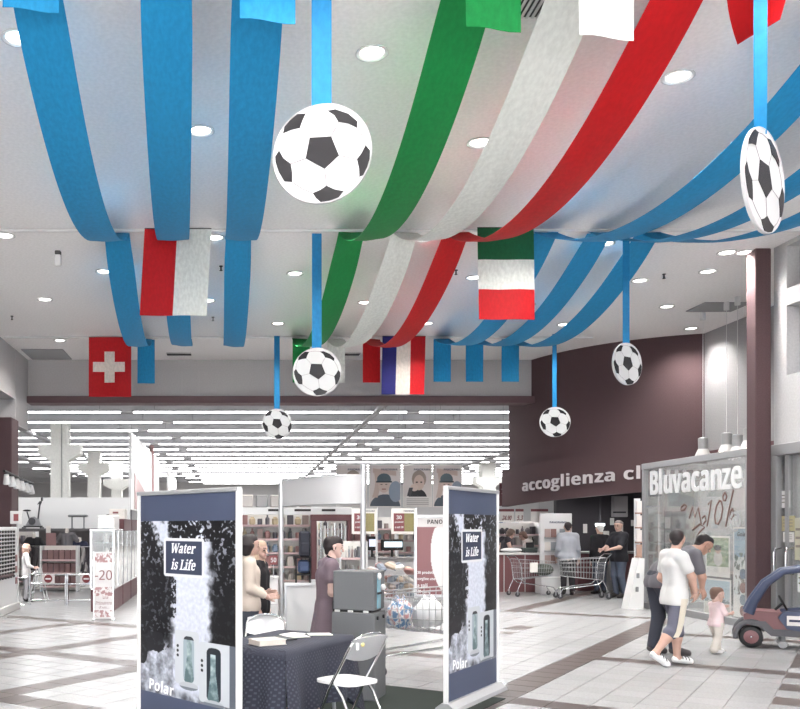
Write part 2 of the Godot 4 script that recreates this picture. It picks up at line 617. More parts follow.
func floor_tiles() -> void:
	var fl: Node3D = get_node("floor")
	var light = []
	for q in 3:
		var m = noisy([158, 154, 162][q], [158, 154, 162][q], [160, 156, 164][q], 0.26, 0.23, 0.1)
		m.metallic_specular = 0.36
		light.append(m)
	var brown = []
	for q in 2:
		var m = noisy([92, 87][q], [83, 78][q], [81, 77][q], 0.3, 0.17, 0.1)
		m.metallic_specular = 0.3
		brown.append(m)
	var one = func(su: float, sv: float) -> MB:
		var m = MB.new()
		var j = 0.0025
		var e = 0.0025
		var pts = []
		for q in [[j, j, -0.006], [su - j, j, -0.006], [su - j, sv - j, -0.006], [j, sv - j, -0.006], [j + e, j + e, 0], [su - j - e, j + e, 0], [su - j - e, sv - j - e, 0], [j + e, sv - j - e, 0]]:
			pts.append(uv_at(q[0], q[1]) + Vector3(0, q[2], 0))
		m.face(pts[4], pts[5], pts[6], pts[7], Vector3(0, -1, 0))
		for k in 4:
			m.face(pts[k], pts[(k + 1) % 4], pts[4 + (k + 1) % 4], pts[4 + k], uv_at(su / 2, sv / 2) - Vector3(0, 0.1, 0))
		return m
	var sq: MB = one.call(TILE, TILE)
	var long: MB = one.call(0.44, TILE * 2)
	var meshes = [sq.mesh(), long.mesh()]
	var rest = [MB.new(), MB.new()]
	var list = []
	for a in range(-58, 48):
		for b in range(-50, 48):
			if b in [0, 1] and a > -10 and a < 22:
				continue
			list.append([uv_at(8.31 + TILE * a, -0.69 + TILE * b), is_brown(a, b), 0, rng.randi() % 7])
	for k in range(-11, 14):
		list.append([uv_at(9.68 + 0.44 * k, -0.69), k % 2 == 0 or k == 7, 1, k])
	var near = []
	for q in list:
		var c: Vector3 = q[0] + uv_at(TILE / 2, TILE / 2)
		if c.x < -15.6 or c.x > 10.6 or c.z > 9.6 or c.z < -23.7 or (c.x > 8.4 and c.z > -14.0) or (c.x < -5.8 and c.z < -20.5):
			continue
		var dz = -c.z
		var px = PX + c.x / maxf(dz, 0.1) * F
		var py = HY + EYE / maxf(dz, 0.1) * F
		var shown = dz > 5 and px > -4 and px < 806 and py < 716 and not (px > 146 and px < 436)
		var u = c.x * sin(TH) + dz * cos(TH)
		var v = c.x * cos(TH) - dz * sin(TH)
		if u < 8.5 and v > -6.5 and v < -2.75:
			shown = false
		near.append([dz if shown else dz + 1000.0, q])
	near.sort_custom(func(x, y): return x[0] < y[0])
	for i in near.size():
		var q: Array = near[i][1]
		if i < 300 and near[i][0] < 900:
			var kinds: Array = brown if q[1] else light
			mpart("tile", meshes[q[2]], kinds[absi(q[3]) % kinds.size()], fl, Transform3D(Basis.IDENTITY, q[0]))
		else:
			rest[1 if q[1] else 0].add(sq if q[2] == 0 else long, Transform3D(Basis.IDENTITY, q[0]))
	tag(wpart("tiles", rest[0], light[0], fl), "", "", "", "stuff")
	tag(wpart("brown_tiles", rest[1], brown[0], fl), "", "", "", "stuff")

# ---- the hypermarket hall beyond: roof beams, rows of fluorescent light, concrete pillars
func market() -> void:
	var beam_m = mat(170, 170, 173, 0.8)
	for k in 19:
		var z = 26.6 + 2.7 * k
		var b = MB.new()
		b.box(Vector3(5, 5.55, -z), Vector3(57, 0.4, 0.28))
		solo("roof_beam", b, beam_m, "grey concrete roof beam across the hypermarket ceiling", "beam", "roof beams of the hypermarket")
	for q in [[-11.0, 5.2, 0.16], [-7.4, 5.1, 0.1], [4.6, 5.2, 0.1], [13.0, 5.2, 0.12]]:
		var b = MB.new()
		b.tube([Vector3(q[0], q[1], -25), Vector3(q[0] + 1.5, q[1], -78)], q[2], 10)
		solo("roof_duct", b, mat(120, 120, 123, 0.5, 0.3), "grey pipe running under the hypermarket roof beams", "pipe", "pipes under the roof")
	# light rows: a housing with its glowing tube, and the light it throws
	var tube_m = glow(Color(1.0, 1.0, 1.0), 6.0)
	var house = MB.new()
	house.box(Vector3(0, 0.045, 0), Vector3(8.6, 0.03, 0.1), 0.006)
	var tb = MB.new()
	tb.tube([Vector3(-4.25, 0, 0), Vector3(4.25, 0, 0)], 0.026, 8)
	var wires = MB.new()
	for x in [-3.6, 3.6]:
		wires.tube([Vector3(x, 0.09, 0), Vector3(x, 0.55, 0)], 0.01, 5)
	var proto: Node3D
	for k in 18:
		var z = 28.0 + 2.7 * k
		for c in 4:
			var x = -7.5 + 8.9 * c + (k % 2) * 1.1
			if c == 0 and k > 13:
				continue
			var lamp: Node3D
			if proto == null:
				proto = thing("fluorescent_light", "long fluorescent light hanging in a row under the hypermarket roof", "light", Vector3(x, 5.2, -z), 0, "fluorescent rows of the hypermarket")
				part("housing", house, mat(150, 150, 152, 0.7), proto)
				part("tube", tb, tube_m, proto)
				part("hanger", wires, M.grey, proto)
				lamp = proto
			else:
				lamp = copy(proto, Vector3(x, 5.2, -z), 0)
		if k < 17 and k % 2 == 0:
			var al = AreaLight3D.new()
			al.name = "tube_row_light_%d" % k
			al.area_size = Vector2(40, 0.3)
			al.light_energy = 78.0
			al.area_range = 90.0
			al.area_attenuation = 2.0
			al.shadow_enabled = true
			al.rotation.x = -PI / 2
			al.position = Vector3(5.0, 5.12, -z)
			add_child(al)
	# pillars with corbels
	for q in [[60.5, 32.0, 0.62, 4.35, "tall pale concrete pillar with a thick corbel, in the sports aisle"], [94.5, 44.0, 0.6, 4.55, "slimmer pale concrete pillar with a corbel behind the white cabinets"], [117.0, 50.0, 0.6, 4.1, "distant grey concrete pillar beside the white partition"], [487.0, 52.0, 0.8, 4.3, "far concrete pillar showing above the portrait posters"]]:
		var x = X(q[0], q[1])
		var o = thing("concrete_pillar", q[4], "pillar", Vector3(x, 0, -q[1]))
		var s = MB.new()
		s.box(Vector3(0, 2.67, 0), Vector3(q[2], 5.34, q[2]), 0.04)
		part("shaft", s, M.concrete, o)
		var cb = MB.new()
		var h: float = q[3]
		cb.prism(PackedVector2Array([Vector2(-0.31, h - 0.4), Vector2(0.31, h - 0.4), Vector2(0.74, h - 0.14), Vector2(0.74, h + 0.18), Vector2(-0.74, h + 0.18), Vector2(-0.74, h - 0.14)]), q[2] + 0.06)
		part("corbel", cb, M.concrete, o)
		if q[1] < 40:
			var pipe = MB.new()
			pipe.tube([Vector3(0.1, 1.9, 0.34), Vector3(0.1, 5.3, 0.34)], 0.025, 6)
			part("downpipe", pipe, mat(150, 152, 150), o)
	# hanging white partition with its pink post
	for q in [[32.0, 41.0, 2.25, 5.02, "long white partition hanging along the aisle behind the navy banner"], [42.2, 45.5, 2.25, 5.02, "short white partition behind the pinkish post"], [53.0, 62.0, 2.6, 4.9, "far white partition further down the aisle"]]:
		var o = thing("partition", q[4], "partition", Vector3(-3.35, 0, -q[0]))
		wpart("board", boxmb(Vector3(-3.43, q[2], -q[0]), Vector3(-3.33, q[3], -q[1]), 0.01), M.white, o)
		if q[0] < 40:
			var lower = MB.new()
			lower.prism(PackedVector2Array([Vector2(-33.0, 3.6), Vector2(-33.0, 2.3), Vector2(-40.9, 2.3), Vector2(-40.9, 2.6)]), 0.02, Transform3D(Basis(Vector3(0, 0, 1), Vector3(0, 1, 0), Vector3(-1, 0, 0)), Vector3(-3.31, 0, 0)))
			wpart("pink_panel", lower, mat(190, 165, 165), o)
		for z in [q[0] + 0.5, q[1] - 0.5]:
			var w = MB.new()
			w.tube([Vector3(-3.38, q[3], -z), Vector3(-3.38, 5.7, -z)], 0.012, 5)
			wpart("hanger", w, M.grey, o)
			var w2 = MB.new()
			w2.tube([Vector3(-3.38, 0, -z), Vector3(-3.38, q[2], -z)], 0.03, 6)
			wpart("foot_post", w2, M.grey, o)
	var po = MB.new()
	po.tube([Vector3(X(151.5, 41.5), 0, -41.5), Vector3(X(151.5, 41.5), 5.4, -41.5)], 0.11, 10)
	solo("post", po, mat(185, 150, 150), "slim pinkish post between the white partitions", "post")
	# shelving far down the aisles
	var far_goods = [mat(196, 190, 188), mat(168, 120, 122), mat(110, 110, 120), mat(205, 198, 170), mat(140, 135, 140)]
	for r in 8:
		var z = 36.0 + r * 1.4
		var x0: float = [-11.5, -8.8, 1.5, 4.6, 7.8, 11.0, 14.4, 17.6][r]
		gondola("long supermarket shelf full of packed goods far down the hall", Vector3(x0 + 1.4, 0, -z), 2.8, 1.9, 5, far_goods, "shelves far down the hall")

# a shelf unit: back, sides, boards and price strips; goods are things of their own
func gondola(label: String, at: Vector3, w: float, h: float, boards: int, kinds: Array, group := "", fill := true, goods_label := "", per := 9) -> Node3D:
	var o = thing("shelf_unit", label, "shelf", at, 0, group)
	var b = MB.new()
	b.box(Vector3(0, h / 2, -0.22), Vector3(w, h, 0.04))
	part("back_panel", b, M.paper, o)
	for s in [-1, 1]:
		var e = MB.new()
		e.box(Vector3(s * (w / 2 - 0.02), h / 2, 0), Vector3(0.04, h, 0.44), 0.005)
		part("side", e, M.white, o)
	for k in boards:
		var y = 0.12 + (h - 0.15) * k / boards
		var e = MB.new()
		e.box(Vector3(0, y, 0), Vector3(w - 0.08, 0.03, 0.42), 0.005)
		var sb = part("shelf_board", e, M.white, o)
		var st = MB.new()
		st.box(Vector3(0, y, 0.215), Vector3(w - 0.08, 0.045, 0.012))
		part("price_strip", st, mat(205, 180, 180), sb)
	if fill:
		var gl: String = goods_label if goods_label else "small packed goods on the shelves far down the hall"
		for k in boards:
			var y = 0.136 + (h - 0.15) * k / boards
			var gap = (h - 0.15) / boards - 0.05
			for i in per:
				var x = (w - 0.3) * (float(i) / (per - 1) - 0.5)
				goods(rng.randi() % 4, gl, at + Vector3(x, y, 0.02), gap, kinds[rng.randi() % kinds.size()], "goods: " + gl, (w - 0.3) / per)
	return o

var goods_mesh := {}
func goods(kind: int, label: String, at: Vector3, gap: float, m: Material, group: String, room: float) -> void:
	var h = gap * [0.85, 0.7, 0.9, 0.55][kind]
	var w = minf(room * 0.86, 0.3)
	var key = [kind, snappedf(h, 0.02), snappedf(w, 0.02)]
	if not goods_mesh.has(key):
		var b = MB.new()
		match kind:
			0: b.box(Vector3(0, h / 2, 0), Vector3(w, h, 0.22), 0.008)
			1:
				b.box(Vector3(0, h * 0.45, 0), Vector3(w, h * 0.9, 0.2), 0.03)
				b.box(Vector3(0, h * 0.95, 0), Vector3(w * 0.6, h * 0.1, 0.03))
			2: b.lathe([Vector2(0, 0), Vector2(w * 0.36, 0), Vector2(w * 0.38, h * 0.6), Vector2(w * 0.14, h * 0.8), Vector2(w * 0.14, h), Vector2(0, h)], Transform3D.IDENTITY, 8)
			3: b.lathe([Vector2(0, 0), Vector2(w * 0.42, 0), Vector2(w * 0.42, h * 0.85), Vector2(w * 0.36, h), Vector2(0, h)], Transform3D.IDENTITY, 10)
		goods_mesh[key] = b.mesh()
	var o = MeshInstance3D.new()
	var called: String = ["carton", "soft_pack", "bottle", "tin"][kind]
	o.name = numbered(called)
	o.mesh = goods_mesh[key]
	o.material_override = m
	add_child(o)
	o.position = at
	tag(o, label.replace("goods", ["carton", "soft pack", "bottle", "tin"][kind]), ["carton", "pack", "bottle", "tin"][kind], group + " " + called)

# ---- the hall's ceiling: recessed lamps, grilles, sprinklers, the rails the ribbons hang from
func on_ceiling(x: float, y: float) -> Vector3:
	var z = (CEIL - EYE) * F / (HY - y)
	return Vector3(X(x, z), CEIL, -z)

func ceiling_fittings() -> void:
	var spots = []
	for q in [[18, 37], [372, 52], [678, 76], [201, 130], [480, 142], [5, 235], [744, 215], [727, 252], [745, 252], [708, 271], [640, 280], [667, 306], [691, 328], [564, 324], [104, 271], [45, 299], [60, 340], [295, 273], [365, 302], [278, 323], [474, 277], [427, 323],
			[215, 237], [424, 238], [605, 243], [208, 300], [528, 304], [86, 193], [331, 193], [562, 195]]:
		spots.append(on_ceiling(q[0], q[1]))
	for z in [5.5, 1.5, -2.5, -6.5]:      # the same grid goes on over the camera
		for x in [-7.6, -4.4, -1.2, 2.0, 5.2]:
			spots.append(Vector3(x + (1.6 if int(z) % 4 == 1 else 0.0), CEIL, -z))
	var ring = MB.new()
	ring.lathe([Vector2(0.115, 0.0), Vector2(0.15, -0.004), Vector2(0.155, -0.016), Vector2(0.135, -0.022), Vector2(0.115, -0.012), Vector2(0.105, 0.0)].map(func(p): return p), Transform3D.IDENTITY, 20)
	var lens = MB.new()
	lens.lathe([Vector2(0.0, -0.022), Vector2(0.05, -0.02), Vector2(0.1, -0.012), Vector2(0.112, -0.002)], Transform3D.IDENTITY, 16)
	var lm = glow(Color(1.0, 0.99, 0.97), 3.5)
	var proto: Node3D
	for p in spots:
		var o: Node3D
		if proto == null:
			proto = thing("recessed_downlight", "round recessed downlight glowing white in the hall ceiling", "ceiling light", p, 0, "recessed downlights of the hall")
			part("rim", ring, M.white_gloss, proto)
			part("lamp_lens", lens, lm, proto)
			o = proto
		else:
			o = copy(proto, p, 0)
		var l = SpotLight3D.new()
		l.name = "downlight_beam"
		l.spot_angle = 70.0
		l.spot_angle_attenuation = 0.9
		l.light_energy = 7.2
		l.light_color = Color(1.0, 0.985, 0.96)
		l.light_size = 0.11
		l.spot_range = 40.0
		l.spot_attenuation = 2.0
		l.shadow_enabled = true
		l.rotation.x = -PI / 2
		l.position = p + Vector3(0, -0.04, 0)
		add_child(l, true)
	# the two rails, and the one over the camera's view
	for q in [[6.6, "ribbon rail over the entrance side of the hall"], [13.3, "thin white ribbon rail across the middle of the hall ceiling"], [20.8, "thin white ribbon rail near the wall over the market mouth"]]:
		var b = MB.new()
		b.box(Vector3(1.7, CEIL - 0.02, -q[0]), Vector3(13.6, 0.04, 0.05), 0.008)
		solo("ceiling_rail", b, M.white, q[1], "rail")
	# air grilles
	for q in [[[24, 349], [66, 349], [69, 359], [31, 359], "large grey ceiling panel above the white cross flag"], [[703, 302], [748, 303], [733, 311], [687, 310], "grey ceiling panel over the travel agency"]]:
		var a = on_ceiling(q[0][0], q[0][1])
		var c = on_ceiling(q[2][0], q[2][1])
		var o = thing("ceiling_panel", q[4], "ceiling panel", Vector3((a.x + c.x) / 2, CEIL, (a.z + c.z) / 2))
		var w = absf(on_ceiling(q[1][0], q[1][1]).x - a.x)
		var dd = absf(a.z - c.z)
		var b = MB.new()
		b.box(Vector3(0, -0.008, 0), Vector3(w, 0.016, dd))
		part("plate", b, mat(150, 150, 152, 0.7), o)
		for k in 12:
			var s = MB.new()
			s.box(Vector3(0, -0.02, dd * ((k + 0.5) / 12.0 - 0.5)), Vector3(w * 0.96, 0.01, dd / 30.0))
			part("slat", s, mat(165, 165, 167, 0.7), o)
	for q in [[535, 2, 0.42, "slatted air vent between the green and white ribbons"], [179, 354, 0.62, "narrow dark slot vent by the market wall"], [350, 354, 0.5, "narrow dark slot vent behind the green tail"]]:
		var p = on_ceiling(q[0], q[1])
		var o = thing("air_vent", q[3], "vent", p)
		var w: float = q[2]
		var dd = 0.42 if q[1] < 100 else 0.34
		var b = MB.new()
		b.box(Vector3(0, -0.004, 0), Vector3(w, 0.008, dd))
		part("plate", b, mat(70, 70, 72, 0.8), o)
		for k in 9:
			var s = MB.new()
			if q[1] < 100:
				s.box(Vector3(w * ((k + 0.5) / 9.0 - 0.5), -0.014, 0), Vector3(w / 20.0, 0.014, dd))
			elif k < 2:
				s.box(Vector3(0, -0.014, dd * (k - 0.5)), Vector3(w, 0.014, 0.012))
			else:
				continue
			part("slat", s, M.white, o)
	var sp = MB.new()
	sp.lathe([Vector2(0, -0.08), Vector2(0.026, -0.08), Vector2(0.026, -0.072), Vector2(0.012, -0.068), Vector2(0.012, -0.014), Vector2(0.032, -0.01), Vector2(0.032, 0)], Transform3D.IDENTITY, 10)
	for q in [[12, 316], [221, 266], [213, 317], [456, 270], [664, 274], [582, 321]]:
		var o = solo("sprinkler_head", sp, mat(60, 58, 60, 0.4, 0.6), "tiny dark sprinkler head under the hall ceiling", "sprinkler", "sprinklers of the hall ceiling")
		o.position = on_ceiling(q[0], q[1])
	var em = thing("smoke_detector", "small white box with a dark cap under the left hall ceiling", "detector", on_ceiling(58, 251))
	var b1 = MB.new()
	b1.box(Vector3(0, -0.03, 0), Vector3(0.09, 0.06, 0.09), 0.01)
	part("cap", b1, mat(70, 70, 72), em)
	var b2 = MB.new()
	b2.box(Vector3(0, -0.15, 0), Vector3(0.1, 0.18, 0.08), 0.015)
	part("casing", b2, M.white, em)

# ---- ribbons: each swags from rail to rail and ends in hanging tails
func ribbon(label: String, m: Material, xs: Array, sag: Array, tails: Array, w := 0.42, twist := 0.0) -> void:
	var o = thing("ribbon", label, "ribbon", Vector3(xs[1], CEIL, -13.3))
	var zs = [6.6, 13.3, 20.8]
	for s in 2:
		var g = []
		var ph = rng.randf() * TAU
		for k in 41:
			var t = k / 40.0
			var z: float = lerpf(zs[s], zs[s + 1], t)
			var x: float = lerpf(xs[s], xs[s + 1], t)
			var y: float = CEIL - 0.05 - sag[s] * 4.0 * t * (1 - t)
			var row = []
			for c in 7:
				var q = c / 6.0 - 0.5
				# the free edges roll a little, and the band gathers where it crosses a rail
				var gather = 1.0 - 0.1 * exp(-pow(t * 14, 2)) - 0.12 * exp(-pow((1 - t) * 14, 2))
				row.append(Vector3(x + q * w * gather, y + 0.03 * q * sin(t * 5 + ph) - 0.012 * cos(q * TAU) * sin(t * 3.1), -z))
			g.append(row)
		var b = MB.new()
		b.sheet(g, 0.004)
		wpart("swag", b, m, o)
	for e in 2:
		if tails[e] <= 0: continue
		var z: float = 6.53 if e == 0 else 20.88
		var x: float = xs[0] + (0.32 if twist > 1 else 0.05) if e == 0 else xs[2] + 0.04
		var b = MB.new()
		var g = []
		for k in 13:
			var t = k / 12.0
			var row = []
			for c in 6:
				var q = c / 5.0 - 0.5
				var an = twist * t if e == 0 else 0.06 * t
				row.append(Vector3(x + q * w * 0.96 * cos(an), CEIL - 0.05 - tails[e] * t - (0.03 * q if e == 0 else 0.0), -z + 0.02 * sin(q * 5 + t * 3) * t + q * w * sin(an)))
			g.append(row)
		b.sheet(g, 0.004)
		wpart("tail", b, m, o)

func ribbons() -> void:
	var blue = cloth(30, 136, 190)
	var green = cloth(16, 130, 64)
	var white = cloth(226, 230, 226)
	var red = cloth(190, 16, 24)
	ribbon("sky blue ribbon, outermost on the side of the white cross flag", blue, [-1.46, -1.6, -1.87], [0.86, 0.74], [0.6, 1.02])
	ribbon("sky blue ribbon swagging over the red and white flag", blue, [-0.44, -0.75, -0.95], [0.84, 0.72], [0.35, 0.0])
	ribbon("sky blue ribbon next to the big football disc and green ribbon", blue, [0.26, 0.2, 0.17], [0.84, 0.74], [0.68, 0.0])
	ribbon("green ribbon swagging beside the white and red ribbons", green, [1.9, 1.87, 1.73], [0.84, 0.74], [0.74, 1.0])
	ribbon("white ribbon swagging between the green and red ribbons", white, [2.72, 2.66, 2.54], [0.84, 0.74], [0.8, 1.0])
	ribbon("red ribbon swagging beside the white ribbon", red, [3.55, 3.42, 3.36], [0.86, 0.76], [0.76, 1.0], 0.42, 1.38)
	ribbon("sky blue ribbon next to the red ribbon and tricolour flag", blue, [5.12, 4.74, 5.0], [0.86, 0.7], [0.6, 0.98])
	ribbon("middle sky blue ribbon of the three beside the mauve wall", blue, [6.1, 5.54, 5.75], [0.88, 0.72], [0.6, 0.98])
	ribbon("sky blue ribbon closest to the shop facade and mauve column", blue, [6.85, 6.26, 6.58], [0.88, 0.74], [0.6, 0.98])

# ---- flags
func flag(label: String, at: Vector3, w: float, h: float, lean: float, fields: Array) -> void:
	# fields: [u0, v0, u1, v1, material, name]
	var o = thing("flag", label, "flag", at)
	for f in fields:
		var g = []
		for r in 15:
			var v = lerpf(f[1], f[3], r / 14.0)
			var row = []
			for c in 9:
				var u = lerpf(f[0], f[2], c / 8.0)
				row.append(Vector3((u - 0.5) * w - lean * v, -v * h, 0.018 * sin(u * 9.0 + v * 2.0) * v + (0.006 if f.size() > 6 else 0.0)))
			g.append(row)
		var b = MB.new()
		b.sheet(g, 0.003)
		part(f[5], b, f[4], o)
	var rod = MB.new()
	rod.tube([Vector3(-w / 2, 0.006, 0), Vector3(w / 2, 0.006, 0)], 0.008, 6)
	part("rod", rod, M.dark, o)

func flags() -> void:
	var red = cloth(184, 14, 24, 0.3)
	var white = cloth(226, 230, 226, 0.35)
	var cream = cloth(226, 216, 208, 0.3)
	var green = cloth(12, 84, 50, 0.3)
	var blue = cloth(34, 34, 110, 0.3)
	flag("red and white flag hanging under the middle rail", Vector3(X(178, 13.2), CEIL - 0.03, -13.2), 0.98, 1.27, 0.07, [[0, 0, 0.49, 1, red, "red_field"], [0.49, 0, 1, 1, white, "white_field"]])
	flag("green, white and red tricolour flag hanging from the middle rail", Vector3(X(505.5, 13.1), CEIL - 0.05, -13.1), 0.82, 1.33, -0.02, [[0, 0, 1, 0.345, green, "green_field"], [0, 0.345, 1, 0.67, white, "white_field"], [0, 0.67, 1, 1, red, "red_field"]])
	flag("red flag with a white cross near the market wall", Vector3(X(110, 20.6), CEIL - 0.06, -20.6), 0.97, 1.36, 0.0, [[0, 0, 1, 1, red, "red_field"], [0.37, 0.24, 0.61, 0.76, cream, "cross_upright", 1], [0.1, 0.415, 0.85, 0.58, cream, "cross_bar", 1]])
	flag("blue, cream and red tricolour flag near the market wall", Vector3(X(404, 20.5), CEIL - 0.06, -20.5), 0.98, 1.32, 0.03, [[0, 0, 0.335, 1, blue, "blue_field"], [0.335, 0, 0.66, 1, cream, "cream_field"], [0.66, 0, 1, 1, red, "red_field"]])

# ---- football discs: flat cut-outs on ribbons, with raised patches and seams
const PATCH := [
	[[280, 262], [398, 268], [440, 380], [362, 448], [258, 378]],
	[[205, 107], [258, 122], [240, 158], [225, 200], [180, 205], [133, 220], [127, 175], [160, 138]],
	[[378, 120], [420, 117], [490, 150], [540, 200], [537, 235], [490, 205], [437, 190], [415, 150]],
	[[583, 338], [607, 370], [612, 420], [600, 470], [580, 512], [550, 512], [548, 465], [537, 412], [562, 380]],
	[[372, 545], [415, 570], [465, 585], [440, 625], [390, 634], [340, 635], [315, 610], [297, 580], [340, 565]],
	[[110, 318], [135, 365], [175, 400], [183, 450], [183, 505], [140, 498], [108, 440], [90, 380], [88, 350]]]
const SEAM := [[280, 262, 225, 200], [398, 268, 437, 190], [440, 380, 537, 412], [362, 448, 372, 545], [258, 378, 175, 400], [258, 122, 378, 120], [133, 220, 110, 318], [537, 235, 583, 338], [183, 505, 297, 580], [465, 585, 550, 512]]
func disc_xy(q: Array) -> Vector2:
	return Vector2((q[0] - 346.0) / 272.0, -(q[1] - 358.0) / 284.0)

var ball_white: Material
func football(label: String, x: float, y: float, z: float, size: float, turn: float, strip_w: float, strip_turn := 0.0) -> void:
	var c = P(x, y, z)
	var r = size / 2
	var o = thing("football_disc", label, "football disc", c, turn)
	var pl = PackedVector2Array()
	for k in 48:
		pl.append(Vector2(cos(TAU * k / 48), sin(TAU * k / 48)) * r)
	var b = MB.new()
	b.prism(pl, 0.022)
	part("disc", b, ball_white, o)
	var rim = MB.new()
	var loop = []
	for k in 48:
		loop.append(Vector3(cos(TAU * k / 48) * r * 0.985, sin(TAU * k / 48) * r * 0.985, 0.011))
	rim.tube(loop, r * 0.012, 5, true)
	part("rim", rim, mat(186, 182, 186, 0.4), o)
	var black = mat(40, 39, 42, 0.25)
	for q in PATCH:
		var pts = PackedVector2Array()
		for p in q:
			var d = disc_xy(p)
			if d.length() > 0.975: d = d.normalized() * 0.975
			pts.append(d * r)
		var m = MB.new()
		m.prism(pts, 0.006, Transform3D(Basis.IDENTITY, Vector3(0, 0, 0.0125)))
		part("patch", m, black, o)
	for q in SEAM:
		var a = disc_xy([q[0], q[1]]) * r
		var e = disc_xy([q[2], q[3]]) * r
		var mid = (a + e) / 2
		if mid.length() > 0.5 * r: mid *= 1.03
		var m = MB.new()
		for s in [1.0]:
			m.tube([Vector3(a.x * s, a.y, 0.011 * s), Vector3(mid.x * s, mid.y, 0.011 * s), Vector3(e.x * s, e.y, 0.011 * s)], r * 0.007, 5)
		part("seam", m, mat(118, 110, 114), o)
	# its hanging strip
	var st = MB.new()
	var g = []
	for k in 13:
		var t = k / 12.0
		var row = []
		for s in 4:
			var q = s / 3.0 - 0.5
			var an = lerpf(0.0, strip_turn, t)
			row.append(Vector3(c.x + q * strip_w * cos(an), lerpf(CEIL - 0.02, c.y + r * 0.9, t), c.z - 0.03 + 0.0 * t + q * strip_w * sin(an)))
		g.append(row)
	st.sheet(g, 0.003)
	wpart("hanging_strip", st, cloth(28, 122, 176), o)

func footballs() -> void:
	ball_white = mat(190, 191, 193, 0.3)
	football("biggest football disc, hanging beside the sky blue and green ribbons", 322, 154, 6.5, 0.72, -0.25, 0.145)
	football("narrow-turned football disc in front of the mauve column", 763, 181, 6.3, 0.73, 0.69, 0.085, 1.0)
	football("football disc hanging in front of the green ribbon's tail", 317, 372, 13.4, 0.72, -0.08, 0.145)
	football("half-turned football disc in front of the mauve wall", 627, 364, 13.2, 0.62, 0.47, 0.1)
	football("small football disc hanging before the fluorescent lights", 277, 424, 20.6, 0.7, 0.1, 0.13)
	football("small football disc in front of the mauve curved wall's edge", 555, 422, 20.4, 0.68, -0.1, 0.1)

# ---- prints
func ell(p: Vector2, c: Vector2, r: Vector2) -> float:
	return ((p - c) / r).length()

func rrect(p: Vector2, c: Vector2, h: Vector2, r: float) -> float:
	var q = (p - c).abs() - h + Vector2(r, r)
	return q.max(Vector2.ZERO).length() + minf(maxf(q.x, q.y), 0.0) - r

